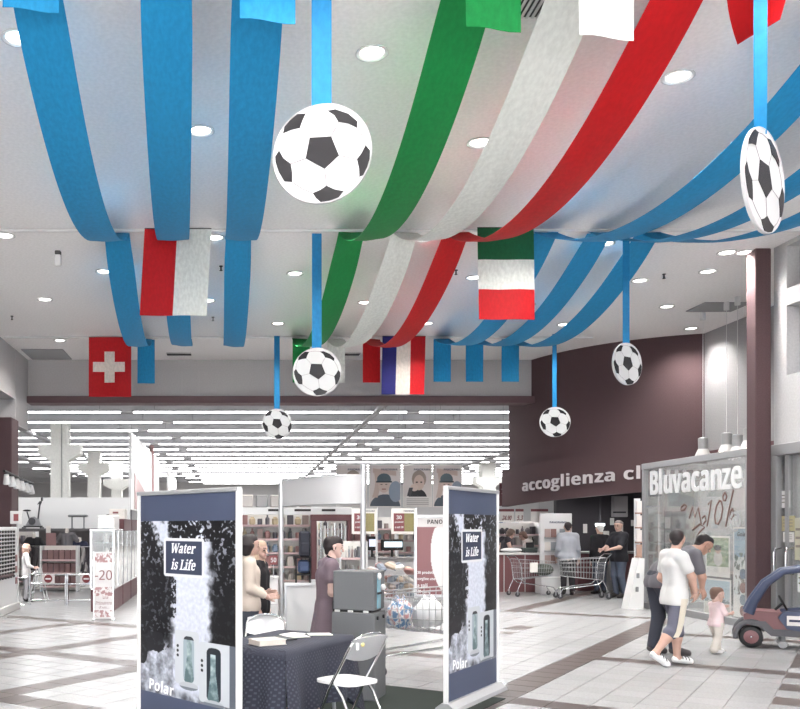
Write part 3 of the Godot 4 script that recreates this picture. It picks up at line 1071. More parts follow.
func banner_print() -> Image:
	var w = 320
	var h = 560
	var im = Image.create(w, h, false, Image.FORMAT_RGB8)
	var fn = FastNoiseLite.new()
	fn.seed = 3
	fn.frequency = 0.03
	fn.fractal_octaves = 5
	var fine = FastNoiseLite.new()
	fine.seed = 9
	fine.frequency = 0.07
	fine.fractal_octaves = 3
	var blue = Color8(70, 78, 100)
	for y in h:
		var t = y / float(h)
		for x in w:
			var s = x / float(w)
			var c = blue
			if t > 0.115 and t < 0.868:
				var a = fn.get_noise_2d(x, y)
				var f = fine.get_noise_2d(x, y)
				# dark banks with leaves of light, the fall between them
				var leaf = smoothstep(0.16, 0.5, f + a * 0.8)
				var top = smoothstep(0.42, 0.12, t)
				var fall = smoothstep(0.26, 0.15, absf(s - 0.55 - 0.05 * a)) if t > 0.2 else 0.0
				var stream = smoothstep(0.13, 0.04, absf(s - (0.2 + (t - 0.12) * 1.1) - 0.1 * a)) * smoothstep(0.46, 0.34, t)
				var upper = smoothstep(0.14, 0.05, absf(s - 0.5 - 0.3 * a)) * smoothstep(0.3, 0.2, t) * 0.8
				var lum = 0.09 + leaf * (0.3 + 0.35 * top) * (0.3 if s > 0.7 and t > 0.42 else 1.0)
				lum = maxf(lum, clampf(maxf(maxf(fall, stream), upper * leaf * 1.4), 0, 1) * (0.93 + 0.07 * f))
				if s < 0.4 and t > 0.3 and t < 0.53 and s < 0.42 - 0.6 * absf(t - 0.45) + 0.1 * f + 0.08 * a:
					lum = 0.1 + 0.22 * leaf
				if t > 0.6 and s < 0.75:
					var foam = smoothstep(0.6, 0.68, t) * (0.72 + 0.35 * a + 0.12 * f)
					if ell(Vector2(s, t), Vector2(0.16, 0.645), Vector2(0.15, 0.045)) + 0.5 * a < 1.0: foam = 0.16
					if ell(Vector2(s, t), Vector2(0.02, 0.69), Vector2(0.06, 0.06)) < 1.0: foam = 0.12
					lum = maxf(foam, lum * 0.6 if s < 0.36 else lum)
				if t > 0.82:
					lum = lerpf(lum, 0.62 + 0.45 * a, smoothstep(0.82, 0.86, t))
				c = Color(lum * 0.96, lum * 0.985, minf(lum * 1.04 + 0.01, 1.0))
				var p = Vector2(s, t * 1.75)
				# two drink dispensers with glass cylinders
				for k in 2:
					var o = Vector2([0.51, 0.8][k], [0.69, 0.735][k] * 1.75)
					var body = rrect(p, o, Vector2(0.125, 0.2), 0.03) if k == 0 else rrect(p, o + Vector2(0.02, 0), Vector2(0.185, 0.215), 0.03)
					if body < 0:
						c = Color(0.86, 0.88, 0.91) if not (k == 1 and s > 0.93) else Color(0.42, 0.45, 0.5)
						if rrect(p, o + Vector2(0.02 if k == 0 else -0.02, 0.01), Vector2(0.055 + 0.014 * k, 0.17 + 0.02 * k), 0.04) < 0:
							var q = (p - o) / 0.18
							c = Color(0.68, 0.74, 0.78) if k == 0 else Color(0.18, 0.22, 0.26)
							if absf(q.x - (0.14 if k == 0 else -0.14)) < 0.14 + 0.16 * clampf(q.y, 0, 1): c = Color(0.8, 0.87, 0.88).lerp(Color(0.38, 0.48, 0.5), clampf(0.5 + q.y * 0.6 + a, 0, 1))
							if q.y < -0.75: c = Color(0.2, 0.22, 0.25)
						elif ell(p, o + Vector2(-0.095 if k == 0 else -0.135, -0.08), Vector2(0.012, 0.011)) < 1 or ell(p, o + Vector2(-0.095 if k == 0 else -0.135, -0.045), Vector2(0.012, 0.011)) < 1 or ell(p, o + Vector2(-0.095 if k == 0 else -0.135, -0.01), Vector2(0.012, 0.011)) < 1:
							c = Color(0.15, 0.16, 0.18)
					if ell(p, o + Vector2(0.02 - 0.04 * k, 0.205 + 0.015 * k), Vector2(0.1, 0.03)) < 1:
						c = Color(0.8, 0.82, 0.85) if p.y < o.y + 0.212 else Color(0.5, 0.53, 0.57)
				# label field with its white edge
				var l = rrect(p, Vector2(0.475, 0.27 * 1.75), Vector2(0.19, 0.122), 0.002)
				if l < 0.022: c = Color(0.95, 0.96, 0.97)
				if l < 0.0: c = Color8(66, 74, 98)
			im.set_pixel(x, y, c if c == blue else Color(c.r * 0.87, c.g * 0.87, c.b * 0.87))
	return im

func banner(label: String, xl: float, zl: float, xr: float, zr: float, h: float, pr: Material, foot: bool) -> void:
	var a = Vector3(X(xl, zl), 0, -zl)
	var b = Vector3(X(xr, zr), 0, -zr)
	var dir = b - a
	var w = dir.length()
	var o = thing("display_banner", label, "banner", (a + b) / 2 + Vector3(0, 0.006, 0), atan2(-dir.z, dir.x))
	var y0 = 0.075
	var p = MB.new()
	p.box(Vector3(0, (h + y0) / 2, -0.006), Vector3(w - 0.03, h - y0 - 0.02, 0.012))
	part("backing", p, M.white, o)
	var q = MB.new()
	q.quad(Vector3(-w / 2 + 0.02, y0, 0.0), Vector3(w / 2 - 0.02, y0, 0.0), Vector3(w / 2 - 0.02, h - 0.02, 0.0), Vector3(-w / 2 + 0.02, h - 0.02, 0.0))
	q = q.moved(Transform3D(Basis.IDENTITY, Vector3(0, 0, 0.0015)))
	var sheet = part("printed_sheet", q, pr, o)
	for s in [-1, 1]:
		var f = MB.new()
		f.box(Vector3(s * (w / 2), h / 2, 0), Vector3(0.035 if (s > 0) != foot else 0.014, h, 0.04), 0.004)
		part("side_post", f, M.white_gloss, o)
	var t = MB.new()
	t.box(Vector3(0, h - 0.008, 0), Vector3(w + 0.03, 0.032, 0.045), 0.006)
	part("top_rail", t, M.alu, o)
	if foot:
		var c = MB.new()
		c.prism(PackedVector2Array([Vector2(-0.1, 0), Vector2(0.1, 0), Vector2(0.085, 0.03), Vector2(0.03, 0.075), Vector2(-0.03, 0.075), Vector2(-0.085, 0.03)]), w + 0.06, Transform3D(Basis(Vector3(0, 0, 1), Vector3(0, 1, 0), Vector3(-1, 0, 0)), Vector3.ZERO))
		part("base_case", c, M.alu, o)
		var g = MB.new()
		g.box(Vector3(w / 2 + 0.09, 0.035, 0.05), Vector3(0.1, 0.012, 0.015), 0.003)
		part("base_clip", g, M.white_gloss, o)
	else:
		var c = MB.new()
		c.box(Vector3(0, 0.035, 0), Vector3(w + 0.04, 0.07, 0.2), 0.015)
		part("base_case", c, M.alu, o)
	# lettering on the print
	var hh = h - y0 - 0.02
	var at = func(s: float, v: float) -> Transform3D: return Transform3D(Basis.IDENTITY, Vector3(-w / 2 + 0.02 + s * (w - 0.04), h - 0.02 - v * hh, 0.002))
	var wt = mat(238, 239, 242, 0.5)
	letters("Water", wt, sheet, at.call(0.335, 0.253), 0.25 * w, 0.042 * hh, "lettering", "Droid Serif", 700, 0.3, 0.002)
	letters("is Life", wt, sheet, at.call(0.345, 0.323), 0.24 * w, 0.046 * hh, "lettering", "Droid Serif", 700, 0.3, 0.002)
	var pt: Transform3D = at.call(0.1, 0.856)
	pt.basis = Basis(Vector3(0, 0, 1), -0.06)
	letters("Polar", wt, sheet, pt, 0.26 * w, 0.05 * hh, "lettering", "Droid Sans", 700, 0.05, 0.002)

func checker_cloth() -> Material:
	var im = Image.create(64, 64, false, Image.FORMAT_RGB8)
	for y in 64:
		for x in 64:
			var d = absf(fposmod((x + y) / 32.0, 1.0) - 0.5) + absf(fposmod((x - y) / 32.0, 1.0) - 0.5)
			im.set_pixel(x, y, Color8(48, 50, 62) if d > 0.32 else Color8(70, 73, 84))
	var m = printed(im, 0.85)
	m.texture_repeat = true
	m.uv1_scale = Vector3(1, 1, 1)
	return m

# a folding chair facing +x: tube frame, seat plate, curved back plate
func folding_chair(label: String, at: Vector3, turn: float) -> Node3D:
	var o = thing("folding_chair", label, "chair", at, turn)
	var hw = 0.2
	for s in [-1.0, 1.0]:
		var z: float = s * hw
		var a = MB.new()       # back upright that runs down into the front foot
		a.tube([Vector3(0.24, 0.012, z), Vector3(0.06, 0.4, z), Vector3(-0.15, 0.74, z * 0.98)], 0.0125, 8)
		part("back_leg_tube", a, M.chrome, o)
		var b = MB.new()
		b.tube([Vector3(-0.24, 0.012, z * 0.9), Vector3(-0.06, 0.36, z * 0.9), Vector3(0.02, 0.45, z * 0.9)], 0.011, 8)
		part("front_leg_tube", b, M.chrome, o)
		for x in [0.24, -0.24]:
			var f = MB.new()
			f.tube([Vector3(x, 0.0, z * (1.0 if x > 0 else 0.9)), Vector3(x * 0.98, 0.035, z * (1.0 if x > 0 else 0.9))], 0.016, 8)
			part("foot_cap", f, M.dark, o)
	var top = MB.new()
	var arc = []
	for k in 13:
		var an = PI * k / 12.0
		arc.append(Vector3(-0.15 - 0.045 * sin(an), 0.74 + 0.09 * sin(an), cos(an) * hw * 0.98))
	top.tube(arc, 0.0125, 8)
	part("back_hoop", top, M.chrome, o)
	for x in [[0.2, 0.1], [-0.2, 0.09]]:
		var c = MB.new()
		c.tube([Vector3(x[0], x[1], -hw * 0.95), Vector3(x[0], x[1], hw * 0.95)], 0.008, 6)
		part("crossbar", c, M.chrome, o)
	var g = []
	for r in 9:
		var v = r / 8.0
		var row = []
		for k in 9:
			var u = k / 8.0 - 0.5
			var hgt = lerpf(0.8, 0.655, v) - (0.035 * (1 - 4 * u * u) if r == 8 else 0.0) + (0.02 * (1 - 4 * u * u) if r == 0 else 0.0)
			row.append(Vector3(-0.09 - (hgt - 0.645) * 0.62 - 0.03 * (1 - 4 * u * u), hgt, u * hw * 1.96))
		g.append(row)
	var bk = MB.new()
	bk.sheet(g, 0.006)
	var back = part("back_plate", bk, mat(188, 190, 193, 0.3, 0.5), o)
	var seat = MB.new()
	var pl = PackedVector2Array()
	for k in 40:
		var an = TAU * k / 40
		var cx = signf(cos(an)) * pow(absf(cos(an)), 0.45)
		var cy = signf(sin(an)) * pow(absf(sin(an)), 0.45)
		pl.append(Vector2(cx * 0.19 + 0.05, cy * 0.19))
	seat.prism(pl, 0.022, Transform3D(Basis(Vector3(1, 0, 0), Vector3(0, 0, 1), Vector3(0, -1, 0)), Vector3(0, 0.45, 0)))
	part("seat", seat, M.white_gloss, o)
	return o

func stand() -> void:
	# carpet laid square to the tiles
	var c = MB.new()
	var cs = [uv_at(3.0, -4.95), uv_at(8.5, -4.95), uv_at(8.5, -2.76), uv_at(3.0, -2.76)]
	var up = Vector3(0, 0.006, 0)
	c.face(cs[0] + up, cs[1] + up, cs[2] + up, cs[3] + up, Vector3(0, -1, -6))
	for k in 4:
		c.face(cs[k], cs[(k + 1) % 4], cs[(k + 1) % 4] + up, cs[k] + up, (cs[0] + cs[2]) / 2)
	solo("carpet", c, noisy(58, 66, 62, 0.95, 0.05, 0.4), "dark green carpet under the promotion stand", "carpet")
	var pr = printed(banner_print(), 0.45)
	banner("wide navy banner with waterfall print beside the cloth-covered table", 139.5, 7.3, 239, 6.35, 1.9, pr, false)
	banner("navy waterfall banner on a long aluminium base beside the shopping trolley", 446, 7.91, 497, 9.02, 1.98, pr, true)
	table()
	folding_chair("white folding chair tucked behind the cloth-covered table", Vector3(X(264, 8.5), 0.006, -8.5), -1.75).scale = Vector3.ONE * 0.94
	var ch = folding_chair("chrome folding chair with a white seat before the grey cabinet", Vector3(X(352, 6.85), 0.006, -6.85), PI - 0.85)
	# two stickers on the plate
	var bk: Node3D = ch.get_node("back_plate")
	var st = MB.new()
	st.blob(Vector3(-0.19, 0.755, -0.1), Vector3(0.012, 0.018, 0.018), 10)
	part("sticker", st, mat(205, 190, 130), bk)
	var st2 = MB.new()
	st2.box(Vector3(-0.182, 0.745, -0.15), Vector3(0.012, 0.06, 0.035), 0.006)
	part("sticker", st2, M.white_gloss, bk)
	dispenser()
	booth()
	trolley("empty-based chrome trolley with shopping bags beside the navy banner", Vector3(X(424, 10.0), 0, -10.0), PI + 0.05, 1.05)
	bags()
	# bottle under the table
	var b = thing("bottle", "green glass bottle on the carpet under the table", "bottle", Vector3(X(318, 7.25), 0.006, -7.25))
	var g = MB.new()
	g.lathe([Vector2(0, 0), Vector2(0.038, 0), Vector2(0.04, 0.17), Vector2(0.016, 0.24), Vector2(0.015, 0.29), Vector2(0, 0.29)], Transform3D.IDENTITY, 14)
	part("glass", g, mat(36, 66, 50, 0.15), b)
	var l = MB.new()
	l.lathe([Vector2(0.0405, 0.06), Vector2(0.0415, 0.06), Vector2(0.0415, 0.12), Vector2(0.0405, 0.12)], Transform3D.IDENTITY, 14)
	part("label", l, M.paper, b)
	var cp = MB.new()
	cp.lathe([Vector2(0, 0.285), Vector2(0.018, 0.285), Vector2(0.018, 0.305), Vector2(0, 0.305)], Transform3D.IDENTITY, 12)
	part("cap", cp, M.white, b)
	var cb = thing("cardboard_box", "open cardboard box on the carpet beside the green bottle", "box", Vector3(X(303, 7.05), 0.006, -7.05), 0.5)
	for q in [[Vector3(0, 0.1, 0.11), Vector3(0.26, 0.2, 0.008)], [Vector3(0, 0.1, -0.11), Vector3(0.26, 0.2, 0.008)], [Vector3(0.13, 0.1, 0), Vector3(0.008, 0.2, 0.21)], [Vector3(-0.13, 0.1, 0), Vector3(0.008, 0.2, 0.21)], [Vector3(0, 0.005, 0), Vector3(0.26, 0.008, 0.21)]]:
		var s = MB.new()
		s.box(q[0], q[1])
		part("board", s, mat(170, 150, 135, 0.9), cb)

func table() -> void:
	var n = Vector3(0.45, 0, -6.75)
	var d1 = Vector3(0.538, 0, -0.843)
	var d2 = Vector3(-0.843, 0, -0.538)
	var h = 0.69
	var o = thing("trestle_table", "folding table hidden under a dark checked cloth", "table", n + d1 * 0.6 + d2 * 0.35 + Vector3(0, 0.006, 0))
	var at = func(u: float, v: float, y: float) -> Vector3: return n + d1 * u + d2 * v + Vector3(0, y, 0)
	var tp = MB.new()
	var ps = [at.call(0, 0, h), at.call(1.2, 0, h), at.call(1.2, 0.7, h), at.call(0, 0.7, h)]
	var dn = Vector3(0, -0.025, 0)
	tp.face(ps[0], ps[1], ps[2], ps[3], Vector3(0, -2, -7)); tp.face(ps[0] + dn, ps[1] + dn, ps[2] + dn, ps[3] + dn, Vector3(0, 5, -7))
	for k in 4: tp.face(ps[k], ps[(k + 1) % 4], ps[(k + 1) % 4] + dn, ps[k] + dn, (ps[0] + ps[2]) / 2)
	wpart("tabletop", tp, M.grey, o)
	for q in [[0.14, 0.1], [1.06, 0.1], [1.06, 0.6], [0.14, 0.6]]:
		var l = MB.new()
		l.tube([at.call(q[0], q[1], 0.006), at.call(lerpf(q[0], 0.6, 0.12), q[1], h - 0.03)], 0.016, 8)
		wpart("leg", l, M.alu, o)
	# the cloth: a rim curve swept from the top edge down to a wavy hem
	var cl = MB.new()
	var loop = []
	var cor = [Vector2(0, 0), Vector2(1.2, 0), Vector2(1.2, 0.7), Vector2(0, 0.7)]
	for k in 4:
		for i in 16:
			loop.append(cor[k].lerp(cor[(k + 1) % 4], i / 16.0))
	var grid = []
	var hem = []
	for k in loop.size() + 1:
		var p: Vector2 = loop[k % loop.size()]
		var mid = Vector2(0.6, 0.35)
		var out = Vector2.ZERO
		var e = 0.012
		if p.y < e: out += Vector2(0, -1)
		if p.x > 1.2 - e: out += Vector2(1, 0)
		if p.y > 0.7 - e: out += Vector2(0, 1)
		if p.x < e: out += Vector2(-1, 0)
		out = out.normalized()
		var corner = 0.0
		for q in cor: corner = maxf(corner, 1.0 - p.distance_to(q) / 0.16)
		var wave = sin(k * 1.25) * 0.028 + sin(k * 0.55 + 1) * 0.02
		var col = []
		for r in 13:
			var t = r / 12.0
			var drop: float = lerpf(0.0, 0.5 + 0.16 * maxf(corner, 0.0) + (0.12 if p.x < 0.35 else 0.0), t)
			var off = 0.012 + t * (0.035 + wave * 1.2 + 0.05 * maxf(corner, 0))
			var w: Vector3 = at.call(p.x + out.x * off, p.y + out.y * off, h + 0.008 - drop - (0.0 if r > 0 else 0.0))
			col.append(w)
		grid.append(col)
	# transpose into rows and add the top as inner rows
	var rows = []
	for q in [0.0, 0.25, 0.5, 0.75]:
		var row = []
		for k in loop.size() + 1:
			var p: Vector2 = loop[k % loop.size()]
			var pp = Vector2(0.6, 0.35).lerp(p, 0.03 + 0.97 * q)
			row.append(at.call(pp.x, pp.y, h + 0.008))
		rows.append(row)
	for r in 13:
		var row = []
		for k in loop.size() + 1: row.append(grid[k][r])
		rows.append(row)
	cl.sheet(rows, 0.004)
	# cloth coordinates in metres so that the check keeps its size
	for k in cl.v.size():
		var p = cl.v[k]
		var flat = absf(cl.n[k].y) > 0.7
		var q = Vector2((p - n).dot(d1), (p - n).dot(d2))
		cl.uv[k] = q * 11.0 if flat else Vector2((q.x + q.y) * 11.0, p.y * 11.0)
	var cloth_o = solo("tablecloth", cl, checker_cloth(), "dark navy checked cloth draped over the stand's table", "tablecloth")
	# things lying on it
	var y = h + 0.018
	var book = thing("book", "pale thick book lying on the dark tablecloth", "book", at.call(0.22, 0.28, y), 0.5)
	var b = MB.new()
	b.box(Vector3(0, 0.02, 0), Vector3(0.24, 0.034, 0.17), 0.003)
	part("pages", b, mat(214, 205, 196), book)
	for s in [0.001, 0.039]:
		var q = MB.new()
		q.box(Vector3(0, s, 0), Vector3(0.25, 0.004, 0.18))
		part("cover", q, mat(200, 196, 190), book)
	var fo = MB.new()
	fo.box(Vector3(0, 0.006, 0), Vector3(0.33, 0.012, 0.24), 0.003)
	var f1 = solo("folder", fo, mat(44, 44, 48, 0.5), "flat dark folder lying beside the pale book", "folder")
	f1.position = at.call(0.52, 0.4, y - 0.004); f1.rotation.y = 0.55
	for q in [[0.78, 0.32, 0.3], [0.9, 0.42, 0.9], [1.02, 0.22, 0.1]]:
		var pa = MB.new()
		pa.box(Vector3(0, 0.003, 0), Vector3(0.2, 0.006, 0.14))
		var po = solo("leaflet", pa, M.paper, "white leaflet lying on the end of the dark tablecloth", "leaflet", "leaflets on the table")
		po.position = at.call(q[0], q[1], y - 0.002); po.rotation.y = q[2]

func dispenser() -> void:
	var o = thing("water_dispenser", "grey speckled two-tier cabinet dispenser beside the folding chair", "dispenser", Vector3(X(371, 8.4), 0.006, -8.4), -0.45)
	var gm = noisy(120, 122, 125, 0.55, 0.03, 0.3)
	var lo = MB.new()
	lo.box(Vector3(-0.17, 0.41, -0.17), Vector3(0.42, 0.82, 0.38), 0.008)
	part("base_cabinet", lo, gm, o)
	var hi = MB.new()
	hi.box(Vector3(-0.17, 1.025, -0.17), Vector3(0.4, 0.37, 0.36), 0.01)
	part("upper_cabinet", hi, gm, o)
	var fe = MB.new()
	fe.box(Vector3(-0.17, 0.83, -0.17), Vector3(0.34, 0.02, 0.32))
	part("gap_plate", fe, M.black, o)
	for x in [-0.33, -0.2, -0.05]:
		var f = MB.new()
		f.box(Vector3(x, 0.83, 0.0), Vector3(0.05, 0.022, 0.02), 0.004)
		part("foot", f, M.white_gloss, o)
	# control side
	var pan = MB.new()
	pan.box(Vector3(0.034, 1.02, -0.14), Vector3(0.012, 0.33, 0.1), 0.003)
	var p = part("control_panel", pan, mat(120, 160, 176, 0.3), o)
	var k1 = MB.new()
	k1.blob(Vector3(0.045, 1.16, -0.12), Vector3(0.02, 0.035, 0.04), 12)
	part("knob", k1, M.white_gloss, p)
	var k2 = MB.new()
	k2.blob(Vector3(0.045, 1.05, -0.25), Vector3(0.03, 0.03, 0.035), 12)
	part("tap", k2, M.white_gloss, p)
	var k3 = MB.new()
	k3.box(Vector3(0.045, 1.0, -0.13), Vector3(0.014, 0.02, 0.12))
	part("strip", k3, M.dark, p)
	for z in [-0.06, -0.26]:
		var k = MB.new()
		k.tube([Vector3(0.03, 0.77, z), Vector3(0.055, 0.77, z)], 0.018, 10)
		part("dial", k, M.dark, o)

func booth() -> void:
	for q in [[281, 10.4, 2.14, "slim aluminium stand post beside the low white panel"], [363, 9.6, 2.3, "slim aluminium stand post behind the grey cabinet"]]:
		var b = MB.new()
		var x = X(q[0], q[1])
		b.tube([Vector3(x, 0.0, -q[1]), Vector3(x, q[2], -q[1])], 0.03, 10)
		var o = thing("stand_post", q[3], "post", Vector3(x, 0, -q[1]))
		wpart("tube", b, M.alu, o)
		var f = MB.new()
		f.lathe([Vector2(0, 0), Vector2(0.09, 0), Vector2(0.09, 0.012), Vector2(0.035, 0.02)], Transform3D(Basis.IDENTITY, Vector3(x, 0.0, -q[1])), 14)
		wpart("foot_plate", f, M.alu, o)
	# bowed header board
	var hd = thing("stand_header", "white bowed header board between the aluminium stand posts", "header board", P(322, 494, 10.0))
	var g = []
	for r in 2:
		var row = []
		for k in 21:
			var t = k / 20.0
			var z = lerpf(10.4, 9.6, t) - 0.35 * 4 * t * (1 - t)
			var px = lerpf(282, 362, t)
			var yt = lerpf(Y(481, 10.4), Y(475.5, 9.6), t)
			var yb = lerpf(Y(506, 10.4), Y(503, 9.6), t)
			row.append(Vector3(X(px, lerpf(10.4, 9.6, t)), yt if r == 0 else yb, -z))
		g.append(row)
	var b = MB.new()
	b.sheet(g, 0.02)
	wpart("board", b, mat(190, 190, 192, 0.35), hd)
	for r in 2:
		var m = MB.new()
		m.tube(g[r], 0.014, 6)
		wpart("edge_rail", m, M.alu, hd)
	# low panel with aluminium frame
	var lp = thing("counter_panel", "low white panel in an aluminium frame behind the table", "panel", Vector3(X(306, 10.3), 0, -10.3))
	var x0 = X(284, 10.3)
	var x1 = X(340, 10.3)
	wpart("board", boxmb(Vector3(x0, 0.05, -10.29), Vector3(x1, 0.97, -10.31)), mat(214, 215, 217, 0.4), lp)
	for e in [[Vector3(x0, 0, -10.27), Vector3(x0 + 0.03, 0.99, -10.33)], [Vector3(x1 - 0.03, 0, -10.27), Vector3(x1, 0.99, -10.33)], [Vector3(x0, 0.955, -10.265), Vector3(x1, 0.99, -10.335)]]:
		wpart("frame_bar", boxmb(e[0], e[1], 0.004), M.alu, lp)

# a shopping trolley that points along +x; wires are built one by one
var cart_proto: Node3D
func trolley(label: String, at: Vector3, turn: float, size := 1.0) -> Node3D:
	if cart_proto:
		var o = copy(cart_proto, at, turn, label)
		o.scale = Vector3.ONE * size
		return o
	var o = thing("shopping_trolley", label, "trolley", at, turn)
	cart_proto = o
	var wire = M.steel
	var y0 = 0.48
	var y1 = 0.92
	# half widths and ends of the basket, tapering to the front
	var ends = func(t: float, s: float) -> Vector3:   # t along, s height share
		return Vector3(lerpf(-0.42 - 0.05 * s, 0.42 + 0.06 * s, t), lerpf(lerpf(y0 - 0.06, y0 + 0.02, t), lerpf(y1, y1 - 0.06, t), s), lerpf(0.26, 0.19, t) * lerpf(0.86, 1.0, s))
	for z in [-1.0, 1.0]:
		var sd = MB.new()
		for k in 15:
			var a: Vector3 = ends.call(k / 14.0, 0.0) * Vector3(1, 1, z)
			var b: Vector3 = ends.call(k / 14.0, 1.0) * Vector3(1, 1, z)
			sd.tube([a, b], 0.0032, 4)
		for s in [0.0, 0.3, 0.55, 0.8, 1.0]:
			sd.tube([ends.call(0.0, s) * Vector3(1, 1, z), ends.call(1.0, s) * Vector3(1, 1, z)], 0.0075 if s == 1.0 else 0.004, 5)
		part("side_mesh", sd, wire, o)
	for e in [0.0, 1.0]:
		var em = MB.new()
		for k in 8:
			var q = lerpf(-1, 1, k / 7.0)
			em.tube([ends.call(e, 0.0) * Vector3(1, 1, q), ends.call(e, 1.0) * Vector3(1, 1, q)], 0.0032, 4)
		for s in [0.0, 0.33, 0.66, 1.0]:
			em.tube([ends.call(e, s), ends.call(e, s) * Vector3(1, 1, -1)], 0.0075 if s == 1.0 else 0.004, 5)
		part("end_mesh", em, wire, o)
	var fl = MB.new()
	for k in 15:
		fl.tube([ends.call(k / 14.0, 0.0), ends.call(k / 14.0, 0.0) * Vector3(1, 1, -1)], 0.0032, 4)
	for k in 5:
		var q = lerpf(-1, 1, k / 4.0)
		fl.tube([ends.call(0.0, 0.0) * Vector3(1, 1, q), ends.call(1.0, 0.0) * Vector3(1, 1, q)], 0.004, 4)
	part("basket_floor", fl, wire, o)
	var hb = MB.new()
	hb.tube([Vector3(-0.58, 1.0, -0.26), Vector3(-0.58, 1.0, 0.26)], 0.016, 8)
	part("handle", hb, mat(70, 66, 70, 0.5), o)
	for z in [-1.0, 1.0]:
		var ar = MB.new()
		ar.tube([Vector3(-0.58, 1.0, z * 0.25), Vector3(-0.5, 0.93, z * 0.26), Vector3(-0.44, 0.8, z * 0.26), Vector3(-0.4, 0.42, z * 0.24), Vector3(-0.5, 0.2, z * 0.25), Vector3(-0.52, 0.13, z * 0.25)], 0.011, 7)
		part("handle_arm", ar, M.chrome, o)
		var un = MB.new()
		un.tube([Vector3(-0.4, 0.42, z * 0.24), Vector3(-0.3, 0.33, z * 0.24), Vector3(0.1, 0.27, z * 0.21), Vector3(0.44, 0.22, z * 0.19), Vector3(0.5, 0.13, z * 0.19)], 0.014, 7)
		part("chassis_tube", un, M.chrome, o)
		for x in [-0.52, 0.5]:
			var wz: float = z * (0.25 if x < 0 else 0.19)
			var wm = MB.new()
			wm.lathe([Vector2(0, -0.013), Vector2(0.05, -0.014), Vector2(0.058, -0.009), Vector2(0.058, 0.009), Vector2(0.05, 0.014), Vector2(0, 0.013)], Transform3D(Basis(Vector3.RIGHT, PI / 2), Vector3(x, 0.059, wz)), 16)
			var wh = part("wheel", wm, mat(70, 70, 74, 0.6), o)
			var fk = MB.new()
			fk.box(Vector3(x, 0.095, wz + 0.02), Vector3(0.03, 0.09, 0.004))
			fk.box(Vector3(x, 0.095, wz - 0.02), Vector3(0.03, 0.09, 0.004))
			fk.box(Vector3(x, 0.138, wz), Vector3(0.035, 0.008, 0.045))
			part("fork", fk, M.steel, wh)
	o.scale = Vector3.ONE * size
	return o

func bags() -> void:
	# shopping bags in the near trolley: crumpled plastic, knotted handles
	for q in [[400, 0.3, Vector3(0.14, 0.17, 0.15), 1, "plastic bag with blue and pink print in the trolley beside the navy banner"], [428, -0.02, Vector3(0.17, 0.17, 0.15), 2, "crumpled white plastic bag in the trolley beside the navy banner"], [453, -0.25, Vector3(0.13, 0.12, 0.14), 3, "brown paper package in the trolley behind the navy banner"]]:
		var c = Vector3(X(q[0], 10.0), 0.66, -10.0)
		var o = thing("shopping_bag", q[4], "bag", c - Vector3(0, 0.14, 0))
		var b = MB.new()
		b.blob(Vector3.ZERO, Vector3.ONE, 20)
		var fn = FastNoiseLite.new()
		fn.seed = q[3]
		fn.frequency = 0.9
		for k in b.v.size():
			var p = b.v[k]
			var d = 1.0 + 0.5 * fn.get_noise_3dv(p * 2.2)
			b.v[k] = Vector3(p.x, clampf(p.y, -0.8, 1.0), p.z) * d * q[2] + Vector3(0, 0.14, 0)
		var m: StandardMaterial3D
		if q[3] == 1:
			var im = Image.create(96, 96, false, Image.FORMAT_RGB8)
			for y in 96:
				for x in 96:
					var v = fn.get_noise_2d(x * 0.12, y * 0.05 + 30)
					im.set_pixel(x, y, Color8(110, 140, 175) if v > 0.12 else (Color8(200, 150, 150) if v < -0.25 else Color8(224, 224, 226)))
			m = printed(im, 0.35)
		else:
			m = mat(228, 229, 231, 0.35) if q[3] == 2 else mat(168, 150, 142, 0.8)
		part("sack", b, m, o)
		for s in [-1, 1]:
			var h = MB.new()
			h.blob(Vector3(s * 0.04, 0.14 + q[2].y * 0.95, 0), Vector3(0.022, 0.06, 0.015), 8)
			part("handle", h, m, o)

